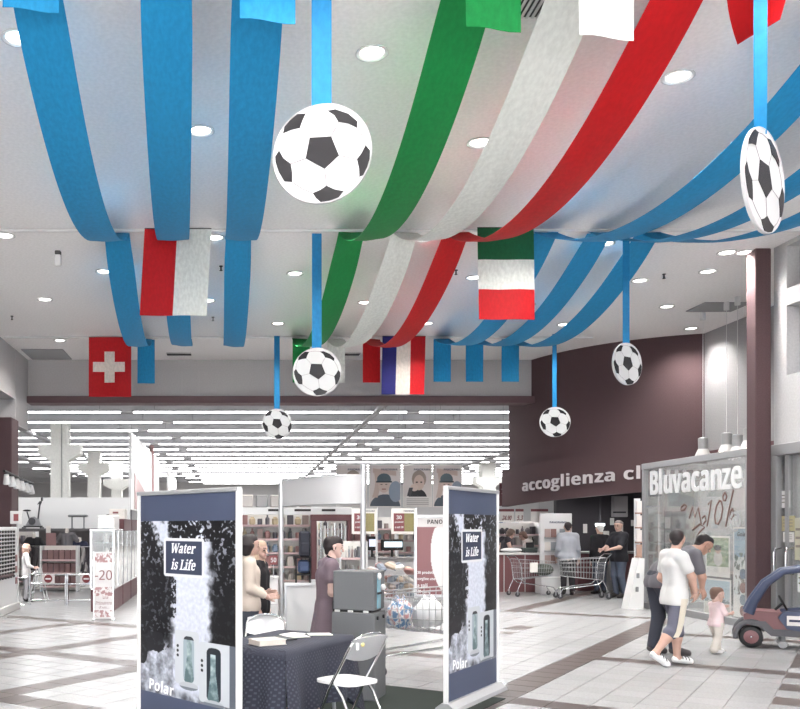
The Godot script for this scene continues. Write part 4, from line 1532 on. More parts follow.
# ---- the shop side on the left: sunglasses, gates, sports display, glass cabinets
func left_shop() -> void:
	# sunglasses wall: a white display board in line with the hall, glasses in rows on it
	var gx = -4.13
	var o = thing("sunglasses_stand", "white display board for sunglasses at the left shop", "display stand", Vector3(gx, 0, -16.4))
	wpart("board", boxmb(Vector3(gx - 0.3, 0.0, -14.6), Vector3(gx, 1.63, -17.9), 0.02), M.white, o)
	wpart("plinth", boxmb(Vector3(gx - 0.32, 0.0, -14.55), Vector3(gx + 0.05, 0.14, -17.95), 0.01), mat(200, 198, 198), o)
	wpart("hand_rail", boxmb(Vector3(gx, 0.68, -15.0), Vector3(gx + 0.06, 0.74, -17.4), 0.02), mat(80, 64, 66), o)
	for k in 3:
		wpart("label_card", boxmb(Vector3(gx, 0.95 - 0.22 * k, -17.72), Vector3(gx + 0.012, 1.08 - 0.22 * k, -17.86)), mat(143, 109, 110), o)
	var gm = MB.new()
	for s in [-1, 1]:
		gm.blob(Vector3(0.014, 0, s * 0.036), Vector3(0.012, 0.026, 0.032), 10)
	gm.tube([Vector3(0.018, 0.01, -0.01), Vector3(0.018, 0.01, 0.01)], 0.004, 5)
	for s in [-1, 1]:
		gm.tube([Vector3(0.01, 0.012, s * 0.068), Vector3(-0.0, 0.012, s * 0.07)], 0.004, 5)
	var shared = gm.mesh()
	for r in 13:
		for c in 8:
			var g = MeshInstance3D.new()
			g.name = numbered("sunglasses")
			g.mesh = shared
			g.material_override = M.black
			add_child(g)
			g.position = Vector3(gx + 0.004, 1.54 - r * 0.072, -16.0 - c * 0.22)
			tag(g, "dark sunglasses in a row on the white display board", "sunglasses", "sunglasses on the white board")
	# track of spot lamps
	var t = thing("track_light", "ceiling track with a row of white spot lamps at the left shop", "track light", P(16, 478, 19.0))
	var a = P(4, 471, 18.0)
	var b = P(33, 484, 21.0)
	var tr = MB.new()
	tr.tube([a, b], 0.03, 6)
	wpart("track", tr, M.dark, t)
	var hg = MB.new()
	hg.tube([b, Vector3(-4.95, b.y + 0.1, b.z)], 0.02, 6)
	wpart("wall_arm", hg, M.dark, t)
	for k in 6:
		var p = a.lerp(b, (k + 0.4) / 6.0)
		var h = MB.new()
		h.lathe([Vector2(0, -0.05), Vector2(0.05, -0.05), Vector2(0.085, -0.24), Vector2(0.08, -0.25)], Transform3D(Basis(Vector3.RIGHT, 0.3), p), 12)
		var hd = wpart("spot_head", h, M.white, t)
		var lz = MB.new()
		lz.lathe([Vector2(0.08, -0.246), Vector2(0, -0.246)], Transform3D(Basis(Vector3.RIGHT, 0.3), p), 12)
		wpart("lamp_lens", lz, glow(Color(1, 0.98, 0.95), 3.0), hd)
	var sl = SpotLight3D.new()
	sl.name = "track_light_beam"
	sl.spot_angle = 70
	sl.light_energy = 4.0
	sl.light_size = 0.1
	sl.spot_range = 30
	sl.spot_attenuation = 2.0
	sl.shadow_enabled = true
	sl.rotation.x = -PI / 2
	sl.position = a.lerp(b, 0.4) + Vector3(0, -0.32, 0.1)
	add_child(sl)
	# hanging sign box by the pillar
	var sg = thing("post_sign", "small white sign box with a red emblem by the mauve pillar", "sign", P(16, 517, 18.4))
	wpart("box", boxmb(P(10, 524, 18.4), P(22, 511, 18.4) + Vector3(0, 0, -0.06), 0.008), M.white_gloss, sg)
	wpart("emblem", boxmb(P(13.5, 521, 18.38), P(18.5, 514, 18.4)), mat(133, 74, 77), sg)
	wpart("post", boxmb(Vector3(X(17.5, 18.44) - 0.02, 0, -18.44), Vector3(X(17.5, 18.44) + 0.02, Y(512, 18.44), -18.48)), M.white, sg)
	# a slender stand with a clear foot
	var st = thing("barrier_post", "chrome post with a star-shaped foot beside the sunglasses board", "post", P(15, 607, 18.3) * Vector3(1, 0, 1))
	var m = MB.new()
	m.tube([Vector3(0, 0.03, 0), Vector3(0, 0.66, 0)], 0.025, 8)
	part("pole", m, M.chrome, st)
	for k in 5:
		var f = MB.new()
		var an = TAU * k / 5
		f.tube([Vector3(0, 0.09, 0), Vector3(cos(an) * 0.2, 0.03, sin(an) * 0.2)], 0.016, 6)
		part("foot", f, M.chrome, st)
	var arm = MB.new()
	arm.tube([Vector3(0, 0.6, 0), Vector3(0.26, 0.6, 0)], 0.018, 6)
	part("arm", arm, M.chrome, st)
	# entrance gates with round no-entry signs
	var z = 18.8
	var xs = [X(29, z), X(66.5, z), X(95, z)]
	for k in 2:
		var g = thing("entrance_gate", ["chrome entrance gate with a no-entry sign beside the stepladder", "chrome entrance gate with a no-entry sign beside the discount sign"][k], "gate", Vector3((xs[k] + xs[k + 1]) / 2, 0, -z))
		for x in [xs[k] + 0.02, xs[k + 1] - 0.02]:
			var q = MB.new()
			q.tube([Vector3(x, 0, -z), Vector3(x, 0.66, -z)], 0.024, 8)
			wpart("post", q, M.chrome, g)
		for y in [0.64, 0.44, 0.1]:
			var q = MB.new()
			q.tube([Vector3(xs[k] + 0.02, y, -z), Vector3(xs[k + 1] - 0.02, y, -z)], 0.017, 7)
			wpart("rail", q, M.chrome, g)
		var cx = X([48.5, 86.5][k], z)
		var d = MB.new()
		d.lathe([Vector2(0, -0.008), Vector2(0.085, -0.008), Vector2(0.085, 0.008), Vector2(0, 0.008)], Transform3D(Basis(Vector3.RIGHT, PI / 2), Vector3(cx, 0.55, -z + 0.03)), 20)
		var ds = wpart("sign_disc", d, mat(117, 57, 60), g)
		wpart("sign_bar", boxmb(Vector3(cx - 0.055, 0.535, -z + 0.036), Vector3(cx + 0.055, 0.565, -z + 0.044)), M.white, ds)
		wpart("sign_plate", boxmb(Vector3(cx - 0.13, 0.45, -z + 0.012), Vector3(cx + 0.13, 0.64, -z + 0.02)), mat(205, 200, 200), g)
	# stepladder behind the gates
	var sd = thing("stepladder", "small aluminium stepladder behind the entrance gate", "ladder", P(37, 605, 19.6) * Vector3(1, 0, 1))
	for s in [-1.0, 1.0]:
		for q in [[-0.16, 0.02], [0.22, 0.06]]:
			var l = MB.new()
			l.tube([Vector3(q[0], 0, s * 0.16), Vector3(q[1], 0.74, s * 0.14)], 0.014, 6)
			part("rail", l, M.alu, sd)
	for k in 3:
		var l = MB.new()
		l.box(Vector3(lerpf(-0.13, 0.0, k / 2.0), 0.2 + 0.22 * k, 0), Vector3(0.1, 0.02, 0.3), 0.004)
		part("step", l, M.alu, sd)
	sports()
	discount_sign()
	cabinets()

func torso(label: String, p: Vector3, m: Material, h: float) -> void:
	var o = thing("mannequin", label, "mannequin", Vector3(p.x, 0, p.z))
	var y = p.y
	var b = MB.new()
	nets([[Vector3(-0.08, y, 0), 0.09, Vector3(-0.06, y - 0.36, 0), 0.085], [Vector3(0.08, y, 0), 0.09, Vector3(0.06, y - 0.36, 0), 0.085],
		[Vector3(-0.17, y + 0.03, 0), 0.06, Vector3(-0.27, y - 0.12, 0), 0.065], [Vector3(0.17, y + 0.03, 0), 0.06, Vector3(0.27, y - 0.12, 0), 0.065], [Vector3(-0.15, y + 0.05, 0), 0.06, Vector3(0.15, y + 0.05, 0), 0.06]], 0.022, 0.03, b)
	part("shirt", b, m, o)
	var n = MB.new()
	n.lathe([Vector2(0.06, y + 0.08), Vector2(0.05, y + 0.16), Vector2(0.045, y + 0.2), Vector2(0, y + 0.21)], Transform3D.IDENTITY, 12)
	part("neck", n, mat(222, 216, 210), o)
	var s = MB.new()
	s.tube([Vector3(0, 0, 0), Vector3(0, y - 0.36, 0)], 0.02, 8)
	s.lathe([Vector2(0, 0), Vector2(0.16, 0), Vector2(0.16, 0.02), Vector2(0, 0.03)], Transform3D.IDENTITY, 16)
	part("stand", s, M.chrome, o)

func sports() -> void:
	var red = [mat(130, 102, 103, 0.7), mat(139, 110, 110, 0.7)]
	var at = Vector3(X(60, 23.0), 0, -23.0)
	var o = gondola("low display shelf stacked with dusty red boxes behind the gates", at, 0.95, 1.15, 3, [], "", false)
	var bm = MB.new()
	bm.box(Vector3(0, 0.12, 0), Vector3(0.13, 0.24, 0.2), 0.01)
	var sm = bm.mesh()
	for r in 3:
		for c in 6:
			var q = MeshInstance3D.new()
			q.name = numbered("red_box")
			q.mesh = sm
			q.material_override = red[(r + c) % 2]
			add_child(q)
			q.position = at + Vector3(-0.36 + 0.145 * c, 0.136 + 0.3333 * r, 0.05)
			tag(q, "dusty red box on the low display shelf behind the gates", "box", "red boxes on the low shelf")
	torso("mannequin torso in a grey tee shirt beside the red boxes", Vector3(X(67, 24.2), Y(536, 24.2), -24.2), mat(116, 114, 118, 0.9), 1)
	torso("mannequin torso in a navy shirt behind the red boxes", Vector3(X(79.5, 24.6), Y(545, 24.6), -24.6), mat(58, 62, 84, 0.9), 1)
	torso("mannequin torso in a black shirt above the entrance gate", Vector3(X(34, 24.4), Y(541, 24.4), -24.4), mat(52, 52, 56, 0.9), 1)
	# clothes hanging from a rail
	var rail = thing("clothes_rail", "chrome clothes rail beside the shelf of red boxes", "clothes rail", Vector3(X(84, 23.4), 0, -23.4))
	for s in [-1, 1]:
		var m = MB.new()
		m.tube([Vector3(s * 0.22, 0, 0), Vector3(s * 0.22, 1.12, 0)], 0.014, 6)
		part("upright", m, M.chrome, rail)
	var tb = MB.new()
	tb.tube([Vector3(-0.22, 1.12, 0), Vector3(0.22, 1.12, 0)], 0.014, 6)
	part("bar", tb, M.chrome, rail)
	for q in [[79.5, mat(56, 54, 58), "black garment hanging beside the red boxes"], [83.5, mat(190, 186, 186), "pale garment hanging beside the red boxes"], [87.5, mat(72, 68, 74), "charcoal garment hanging on the chrome clothes rail"], [30.0, mat(66, 62, 66), "dark jacket hanging behind the entrance gate"], [36.0, mat(92, 88, 92), "grey jacket hanging behind the stepladder"]]:
		var g = []
		for r in 7:
			var row = []
			for c in 7:
				var u = c / 6.0 - 0.5
				var w = lerpf(0.12, 0.2, r / 6.0)
				row.append(Vector3(u * w, -0.62 * r / 6.0, 0.04 * sin(u * 9 + r)))
			g.append(row)
		var m = MB.new()
		m.sheet(g, 0.05)
		var z = 23.35 if q[0] > 60 else 24.0
		var y = 1.1
		var e = thing("garment", q[2], "garment", Vector3(X(q[0], z), y, -z))
		part("cloth", m, q[1], e)
		var hk = MB.new()
		hk.tube([Vector3(0, -0.02, 0), Vector3(0, 0.03, 0)], 0.006, 5)
		part("hook", hk, M.chrome, e)
	var r2 = MB.new()
	r2.tube([Vector3(X(26, 24.0), 1.12, -24.0), Vector3(X(42, 24.0), 1.12, -24.0)], 0.014, 6)
	for x in [26, 42]: r2.tube([Vector3(X(x, 24.0), 0, -24.0), Vector3(X(x, 24.0), 1.12, -24.0)], 0.014, 6)
	solo("clothes_rail", r2, M.chrome, "chrome clothes rail behind the stepladder", "clothes rail")
	# red price placard on a stem
	var pl = thing("price_placard", "red and white price placard on a stem over the red boxes", "placard", Vector3(X(50.5, 23.3), 0, -23.3))
	wpart("card", boxmb(P(46, 546, 23.3), P(56, 533, 23.3) + Vector3(0, 0, -0.02)), mat(149, 118, 119), pl)
	wpart("card", boxmb(P(46, 533, 23.3), P(50.5, 526, 23.3) + Vector3(0, 0, -0.02)), M.paper, pl)
	wpart("stem", boxmb(Vector3(X(50, 23.3), 0, -23.3), Vector3(X(51, 23.3), Y(545, 23.3), -23.32)), M.chrome, pl)
	# white board with a platform carrying fitness machines
	var z = 30.0
	var wb = thing("display_platform", "long shelf platform against a white board for fitness machines", "platform", Vector3(X(50, z), 0, -z))
	wpart("board", boxmb(Vector3(X(14, z), 1.2, -z - 0.5), Vector3(X(128, z), Y(497, z), -z - 0.6)), mat(216, 216, 216), wb)
	wpart("deck", boxmb(Vector3(X(14, z), 1.5, -z + 0.4), Vector3(X(128, z), 1.58, -z - 0.5)), mat(90, 88, 90), wb)
	wpart("dark_bay", boxmb(Vector3(X(14, z), 0.0, -z), Vector3(X(128, z), 1.5, -z - 0.6)), mat(92, 88, 90), wb)
	exercise_bike(Vector3(X(33, z), 1.58, -z))
	var bn = thing("training_bench", "low training bench standing on the display platform", "bench", Vector3(X(78, z), 1.58, -z))
	var b1 = MB.new()
	b1.box(Vector3(0, 0.42, 0), Vector3(0.64, 0.08, 0.28), 0.03)
	part("pad", b1, mat(110, 112, 112), bn)
	for x in [-0.2, 0.2]:
		var b2 = MB.new()
		b2.tube([Vector3(x, 0.4, 0), Vector3(x, 0.0, 0)], 0.025, 6)
		b2.box(Vector3(x, 0.01, 0), Vector3(0.05, 0.02, 0.3))
		part("leg", b2, M.grey, bn)
	var wl = thing("weight_wheel", "black ring-shaped weight on the display platform", "weight", Vector3(X(109, z), 1.58, -z))
	var w = MB.new()
	var ring = []
	for k in 20: ring.append(Vector3(cos(TAU * k / 20) * 0.18, 0.24 + sin(TAU * k / 20) * 0.18, 0))
	w.tube(ring, 0.06, 8, true)
	part("ring", w, M.black, wl)
	# red and white soft goods at the far left
	gondola("white shelf of small goods beside the mauve pillar", Vector3(X(21, 25.2), 0, -25.2), 0.9, 1.5, 4, [mat(180, 150, 150), mat(200, 196, 194), mat(110, 104, 108)], "", true, "small goods on the shelf beside the mauve pillar", 6)

func exercise_bike(p: Vector3) -> void:
	var o = thing("exercise_bike", "grey exercise bike standing on the display platform", "exercise bike", p)
	var fm = mat(70, 70, 74, 0.4)
	var b = MB.new()
	b.prism(PackedVector2Array([Vector2(-0.24, 0.1), Vector2(0.26, 0.1), Vector2(0.2, 0.3), Vector2(0.05, 0.4), Vector2(-0.1, 0.36)]), 0.12)
	part("flywheel_case", b, mat(140, 140, 144, 0.4), o)
	var w = MB.new()
	w.lathe([Vector2(0, -0.08), Vector2(0.12, -0.08), Vector2(0.12, 0.08), Vector2(0, 0.08)], Transform3D(Basis(Vector3.RIGHT, PI / 2), Vector3(-0.02, 0.24, 0)), 16)
	part("pulley", w, fm, o)
	var post = MB.new()
	post.tube([Vector3(0.16, 0.25, 0), Vector3(0.24, 0.9, 0)], 0.028, 8)
	part("handle_post", post, fm, o)
	var hb = MB.new()
	hb.tube([Vector3(0.2, 0.8, -0.2), Vector3(0.26, 0.9, -0.12), Vector3(0.26, 0.9, 0.12), Vector3(0.2, 0.8, 0.2)], 0.02, 7)
	part("handlebar", hb, fm, o)
	var mon = MB.new()
	mon.box(Vector3(0.3, 0.98, 0), Vector3(0.05, 0.12, 0.16), 0.01)
	part("monitor", mon, fm, o)
	var sp = MB.new()
	sp.tube([Vector3(-0.12, 0.3, 0), Vector3(-0.2, 0.56, 0)], 0.024, 8)
	part("seat_post", sp, fm, o)
	var seat = MB.new()
	seat.blob(Vector3(-0.2, 0.6, 0), Vector3(0.14, 0.035, 0.1), 12)
	part("saddle", seat, M.black, o)
	for x in [-0.3, 0.3]:
		var f = MB.new()
		f.tube([Vector3(x, 0.025, -0.24), Vector3(x, 0.025, 0.24)], 0.025, 8)
		part("foot_bar", f, fm, o)
	var base = MB.new()
	base.box(Vector3(0, 0.07, 0), Vector3(0.64, 0.05, 0.06), 0.01)
	part("base_bar", base, fm, o)

func discount_sign() -> void:
	var z = 15.8
	var o = thing("discount_sign", "tall white discount sign stand beside the glass cabinets", "sign", P(103.5, 620, z) * Vector3(1, 0, 1), 0.06)
	var w = 0.36
	var h = 1.17
	var b = MB.new()
	b.box(Vector3(0, h / 2 + 0.02, 0), Vector3(w, h, 0.02), 0.003)
	part("panel", b, mat(214, 211, 213, 0.4), o)
	var im = Image.create(96, 288, false, Image.FORMAT_RGB8)
	var fn = FastNoiseLite.new()
	fn.seed = 5
	fn.frequency = 0.03
	for y in 288:
		for x in 96:
			var t = y / 288.0
			var c = Color8(220, 217, 218)
			var n = fn.get_noise_2d(x, y) + 0.6 * fn.get_noise_2d(x * 3, y * 3)
			for q in [0.07, 0.6, 0.96]:
				if absf(t - q) < 0.07 and n > -0.05: c = Color8(168, 132, 134)
			im.set_pixel(x, y, c)
	var q = MB.new()
	q.quad(Vector3(-w / 2 + 0.02, 0.05, 0.012), Vector3(w / 2 - 0.02, 0.05, 0.012), Vector3(w / 2 - 0.02, h, 0.012), Vector3(-w / 2 + 0.02, h, 0.012))
	var pr = part("printed_face", q, printed(im), o)
	var red = mat(134, 89, 92)
	letters("-20", red, pr, Transform3D(Basis.IDENTITY, Vector3(-0.15, 0.7, 0.013)), 0.3, 0.17, "lettering", "Droid Sans", 400, 0.0, 0.002)
	letters("una", red, pr, Transform3D(Basis.IDENTITY, Vector3(-0.02, 0.37, 0.013)), 0.1, 0.04, "lettering", "Droid Serif", 400, 0.2, 0.002)
	letters("Primavera", red, pr, Transform3D(Basis.IDENTITY, Vector3(-0.14, 0.27, 0.013)), 0.28, 0.06, "lettering", "Droid Serif", 400, 0.2, 0.002)
	letters("d'am...", red, pr, Transform3D(Basis.IDENTITY, Vector3(-0.08, 0.2, 0.013)), 0.18, 0.045, "lettering", "Droid Serif", 400, 0.2, 0.002)
	for s in [-1, 1]:
		var f = MB.new()
		f.box(Vector3(s * 0.17, h / 2, 0), Vector3(0.022, h + 0.05, 0.03), 0.004)
		part("side_rail", f, M.chrome, o)
		var ft = MB.new()
		ft.box(Vector3(s * 0.17, 0.012, 0), Vector3(0.05, 0.024, 0.3), 0.006)
		part("foot", ft, M.white_gloss, o)

func cabinets() -> void:
	for k in 3:
		var z = 17.3 + 1.62 * k
		var o = thing("glass_cabinet", ["glass display cabinet on a maroon base beside the discount sign", "middle glass display cabinet of the maroon-based row", "last glass display cabinet of the maroon-based row"][k], "cabinet", Vector3(-2.36, 0, -z - 0.75))
		var x0 = -2.58
		var x1 = -2.14
		wpart("base", boxmb(Vector3(x0, 0, -z), Vector3(x1, 0.42, -z - 1.5), 0.01), M.maroon, o)
		wpart("deck", boxmb(Vector3(x0, 0.42, -z), Vector3(x1, 0.46, -z - 1.5), 0.005), M.chrome, o)
		wpart("back", boxmb(Vector3(x0, 0.46, -z), Vector3(x0 + 0.03, 1.55, -z - 1.5)), mat(196, 190, 192), o)
		for e in [[x0, z], [x1, z], [x0, z + 1.5], [x1, z + 1.5], [x1, z + 0.75]]:
			var m = MB.new()
			m.box(Vector3(e[0], 1.0, -e[1]), Vector3(0.03, 1.1, 0.03), 0.004)
			wpart("upright", m, M.chrome, o)
		wpart("pane", boxmb(Vector3(x1 + 0.004, 0.46, -z), Vector3(x1 + 0.01, 1.55, -z - 1.5)), M.glass, o)
		wpart("pane", boxmb(Vector3(x0, 0.46, -z + 0.004), Vector3(x1, 1.55, -z + 0.01)), M.glass, o)
		for y in [0.78, 1.05, 1.32]:
			wpart("glass_shelf", boxmb(Vector3(x0 + 0.03, y, -z - 0.02), Vector3(x1 - 0.01, y + 0.012, -z - 1.48)), mat(200, 210, 210, 0.1), o)
		wpart("canopy", boxmb(Vector3(x0 - 0.02, 1.55, -z + 0.02), Vector3(x1 + 0.02, 1.59 if k == 0 else 1.8, -z - 1.5), 0.008), M.maroon if k > 0 else M.chrome, o)
		for y in [0.475, 0.792, 1.062, 1.332]:
			for i in 4:
				var m = MB.new()
				var hh = 0.12 + 0.1 * rng.randf()
				m.lathe([Vector2(0, 0), Vector2(0.05, 0), Vector2(0.055, hh * 0.5), Vector2(0.03, hh * 0.8), Vector2(0.03, hh), Vector2(0, hh)], Transform3D.IDENTITY, 10)
				var g = solo("ornament", m, [mat(222, 218, 214, 0.3), mat(190, 176, 170, 0.3), mat(130, 96, 98, 0.4)][i % 3], "small pale ornament on a glass shelf of the maroon-based cabinets", "ornament", "ornaments in the glass cabinets")
				g.position = Vector3(-2.3 + 0.08 * (i % 2), y, -z - 0.2 - 0.36 * i)
	# light box standing on the first cabinet
	var lb = thing("light_box", "white glowing light box on top of the first glass cabinet", "light", Vector3(-2.3, 1.59, -17.5))
	wpart("case", boxmb(Vector3(-2.5, 1.59, -17.6), Vector3(-2.16, 1.86, -18.4), 0.02), M.white_gloss, lb)
	wpart("lamp_face", boxmb(Vector3(-2.44, 1.64, -17.585), Vector3(-2.2, 1.8, -17.6)), glow(Color(1, 1, 1), 2.5), lb)
	var bx = thing("carton", "white carton with a red mark on top of the cabinets", "box", Vector3(-2.25, 1.8, -19.6))
	wpart("box", boxmb(Vector3(-2.5, 1.8, -19.4), Vector3(-2.16, 2.02, -19.9), 0.01), M.paper, bx)
	wpart("mark", boxmb(Vector3(-2.42, 1.92, -19.392), Vector3(-2.3, 1.96, -19.4)), mat(141, 92, 93), bx)

# ---- what shows behind the promotion stand
func portrait(kind: int) -> Image:
	var im = Image.create(96, 128, false, Image.FORMAT_RGB8)
	for y in 128:
		for x in 96:
			var p = Vector2(x / 96.0, y / 96.0)
			var c = Color8(216, 208, 206)
			if kind == 0:       # figure with a cap, arm raised, blue shirt
				if ell(p, Vector2(0.5, 1.36), Vector2(0.5, 0.42)) < 1: c = Color8(86, 94, 104)
				if ell(p, Vector2(0.84, 0.85), Vector2(0.22, 0.34)) < 1: c = Color8(140, 152, 168)
				if absf(p.x - 0.16 - 0.1 * sin(p.y * 3)) < 0.09 and p.y > 0.2 and p.y < 1.05: c = Color8(196, 176, 168)
				if absf(p.y - 0.16 - 0.12 * p.x) < 0.075 and p.x > 0.1 and p.x < 0.86: c = Color8(196, 176, 168)
				if ell(p, Vector2(0.46, 0.62), Vector2(0.19, 0.27)) < 1: c = Color8(206, 186, 178)
				if ell(p, Vector2(0.46, 0.46), Vector2(0.23, 0.2)) < 1 and p.y < 0.52: c = Color8(84, 98, 106)
				if absf(p.y - 0.53) < 0.03 and absf(p.x - 0.46) < 0.26: c = Color8(60, 70, 76)
				if (absf(p.x - 0.38) < 0.03 or absf(p.x - 0.54) < 0.03) and absf(p.y - 0.62) < 0.015: c = Color8(60, 50, 50)
				if absf(p.y - 0.77) < 0.014 and absf(p.x - 0.46) < 0.07: c = Color8(150, 90, 90)
			elif kind == 1:     # dark-haired figure with a hand before the mouth
				if ell(p, Vector2(0.5, 1.1), Vector2(0.34, 0.34)) < 1: c = Color8(44, 42, 48)
				if ell(p, Vector2(0.55, 0.44), Vector2(0.26, 0.28)) < 1: c = Color8(150, 136, 128)
				if ell(p, Vector2(0.55, 0.56), Vector2(0.19, 0.25)) < 1: c = Color8(206, 184, 174)
				if ell(p, Vector2(0.38, 0.72), Vector2(0.14, 0.12)) < 1: c = Color8(212, 192, 182)
				if (absf(p.x - 0.47) < 0.035 or absf(p.x - 0.63) < 0.035) and absf(p.y - 0.55) < 0.02: c = Color8(50, 46, 48)
				if absf(p.x - 0.24 + (p.y - 0.8) * 0.3) < 0.07 and p.y > 0.72 and p.y < 1.0: c = Color8(70, 66, 72)
				if p.y > 1.02: c = Color8(222, 218, 216)
				if p.y > 1.08 and fposmod(p.y, 0.06) < 0.02 and absf(p.x - 0.5) < 0.4: c = Color8(150, 144, 144)
			im.set_pixel(x, y, c)
	return im

func holiday(kind: int) -> Image:
	var im = Image.create(64, 96, false, Image.FORMAT_RGB8)
	var fn = FastNoiseLite.new()
	fn.seed = 20 + kind
	fn.frequency = 0.06
	for y in 96:
		for x in 64:
			var n = fn.get_noise_2d(x, y)
			var t = y / 96.0
			var c = Color8(196, 204, 212).lerp(Color8(222, 222, 222), t)
			if kind == 0:
				c = Color8(120, 142, 108).lerp(Color8(170, 180, 150), clampf(0.5 + n * 1.5, 0, 1))
				var p = Vector2(x / 64.0, t)
				if ell(p, Vector2(0.52, 0.72), Vector2(0.2, 0.26)) < 1: c = Color8(196, 190, 186)
				if ell(p, Vector2(0.52, 0.42), Vector2(0.13, 0.13)) < 1: c = Color8(186, 150, 132)
				if ell(p, Vector2(0.5, 0.34), Vector2(0.16, 0.1)) < 1: c = Color8(52, 44, 44)
			elif kind == 1:
				c = Color8(150, 172, 188) if t < 0.42 else Color8(212, 214, 212)
				if t > 0.36 and t < 0.62 and n > 0.05: c = Color8(90, 104, 96)
				if t > 0.7 and n > 0.12: c = Color8(120, 112, 104)
			else:
				c = Color8(168, 188, 202).lerp(Color8(206, 206, 204), t) if t < 0.6 else Color8(200, 194, 184)
				if absf(t - 0.6) < 0.05 and n > -0.1: c = Color8(120, 128, 128)
			im.set_pixel(x, y, c)
	return im

func hung_poster(label: String, x0: float, y0: float, x1: float, y1: float, z: float, m: Material, top: float, called := "poster") -> Node3D:
	var a = P(x0, y1, z)
	var b = P(x1, y0, z)
	var o = thing(called, label, called.replace("_", " ").get_slice(" ", called.count("_")), Vector3((a.x + b.x) / 2, a.y, -z))
	wpart("card", boxmb(a + Vector3(0, 0, -0.012), b, 0.0), M.paper, o)
	var q = MB.new()
	q.quad(a + Vector3(0.02, 0.02, 0.002), Vector3(b.x - 0.02, a.y + 0.02, -z + 0.002), b + Vector3(-0.02, -0.02, 0.002), Vector3(a.x + 0.02, b.y - 0.02, -z + 0.002))
	wpart("printed_face", q, m, o)
	if top > 0:
		for x in [a.x + 0.06, b.x - 0.06]:
			var w = MB.new()
			w.tube([Vector3(x, b.y, -z - 0.006), Vector3(x, top, -z - 0.006)], 0.004, 4)
			wpart("wire", w, M.grey, o)
	return o

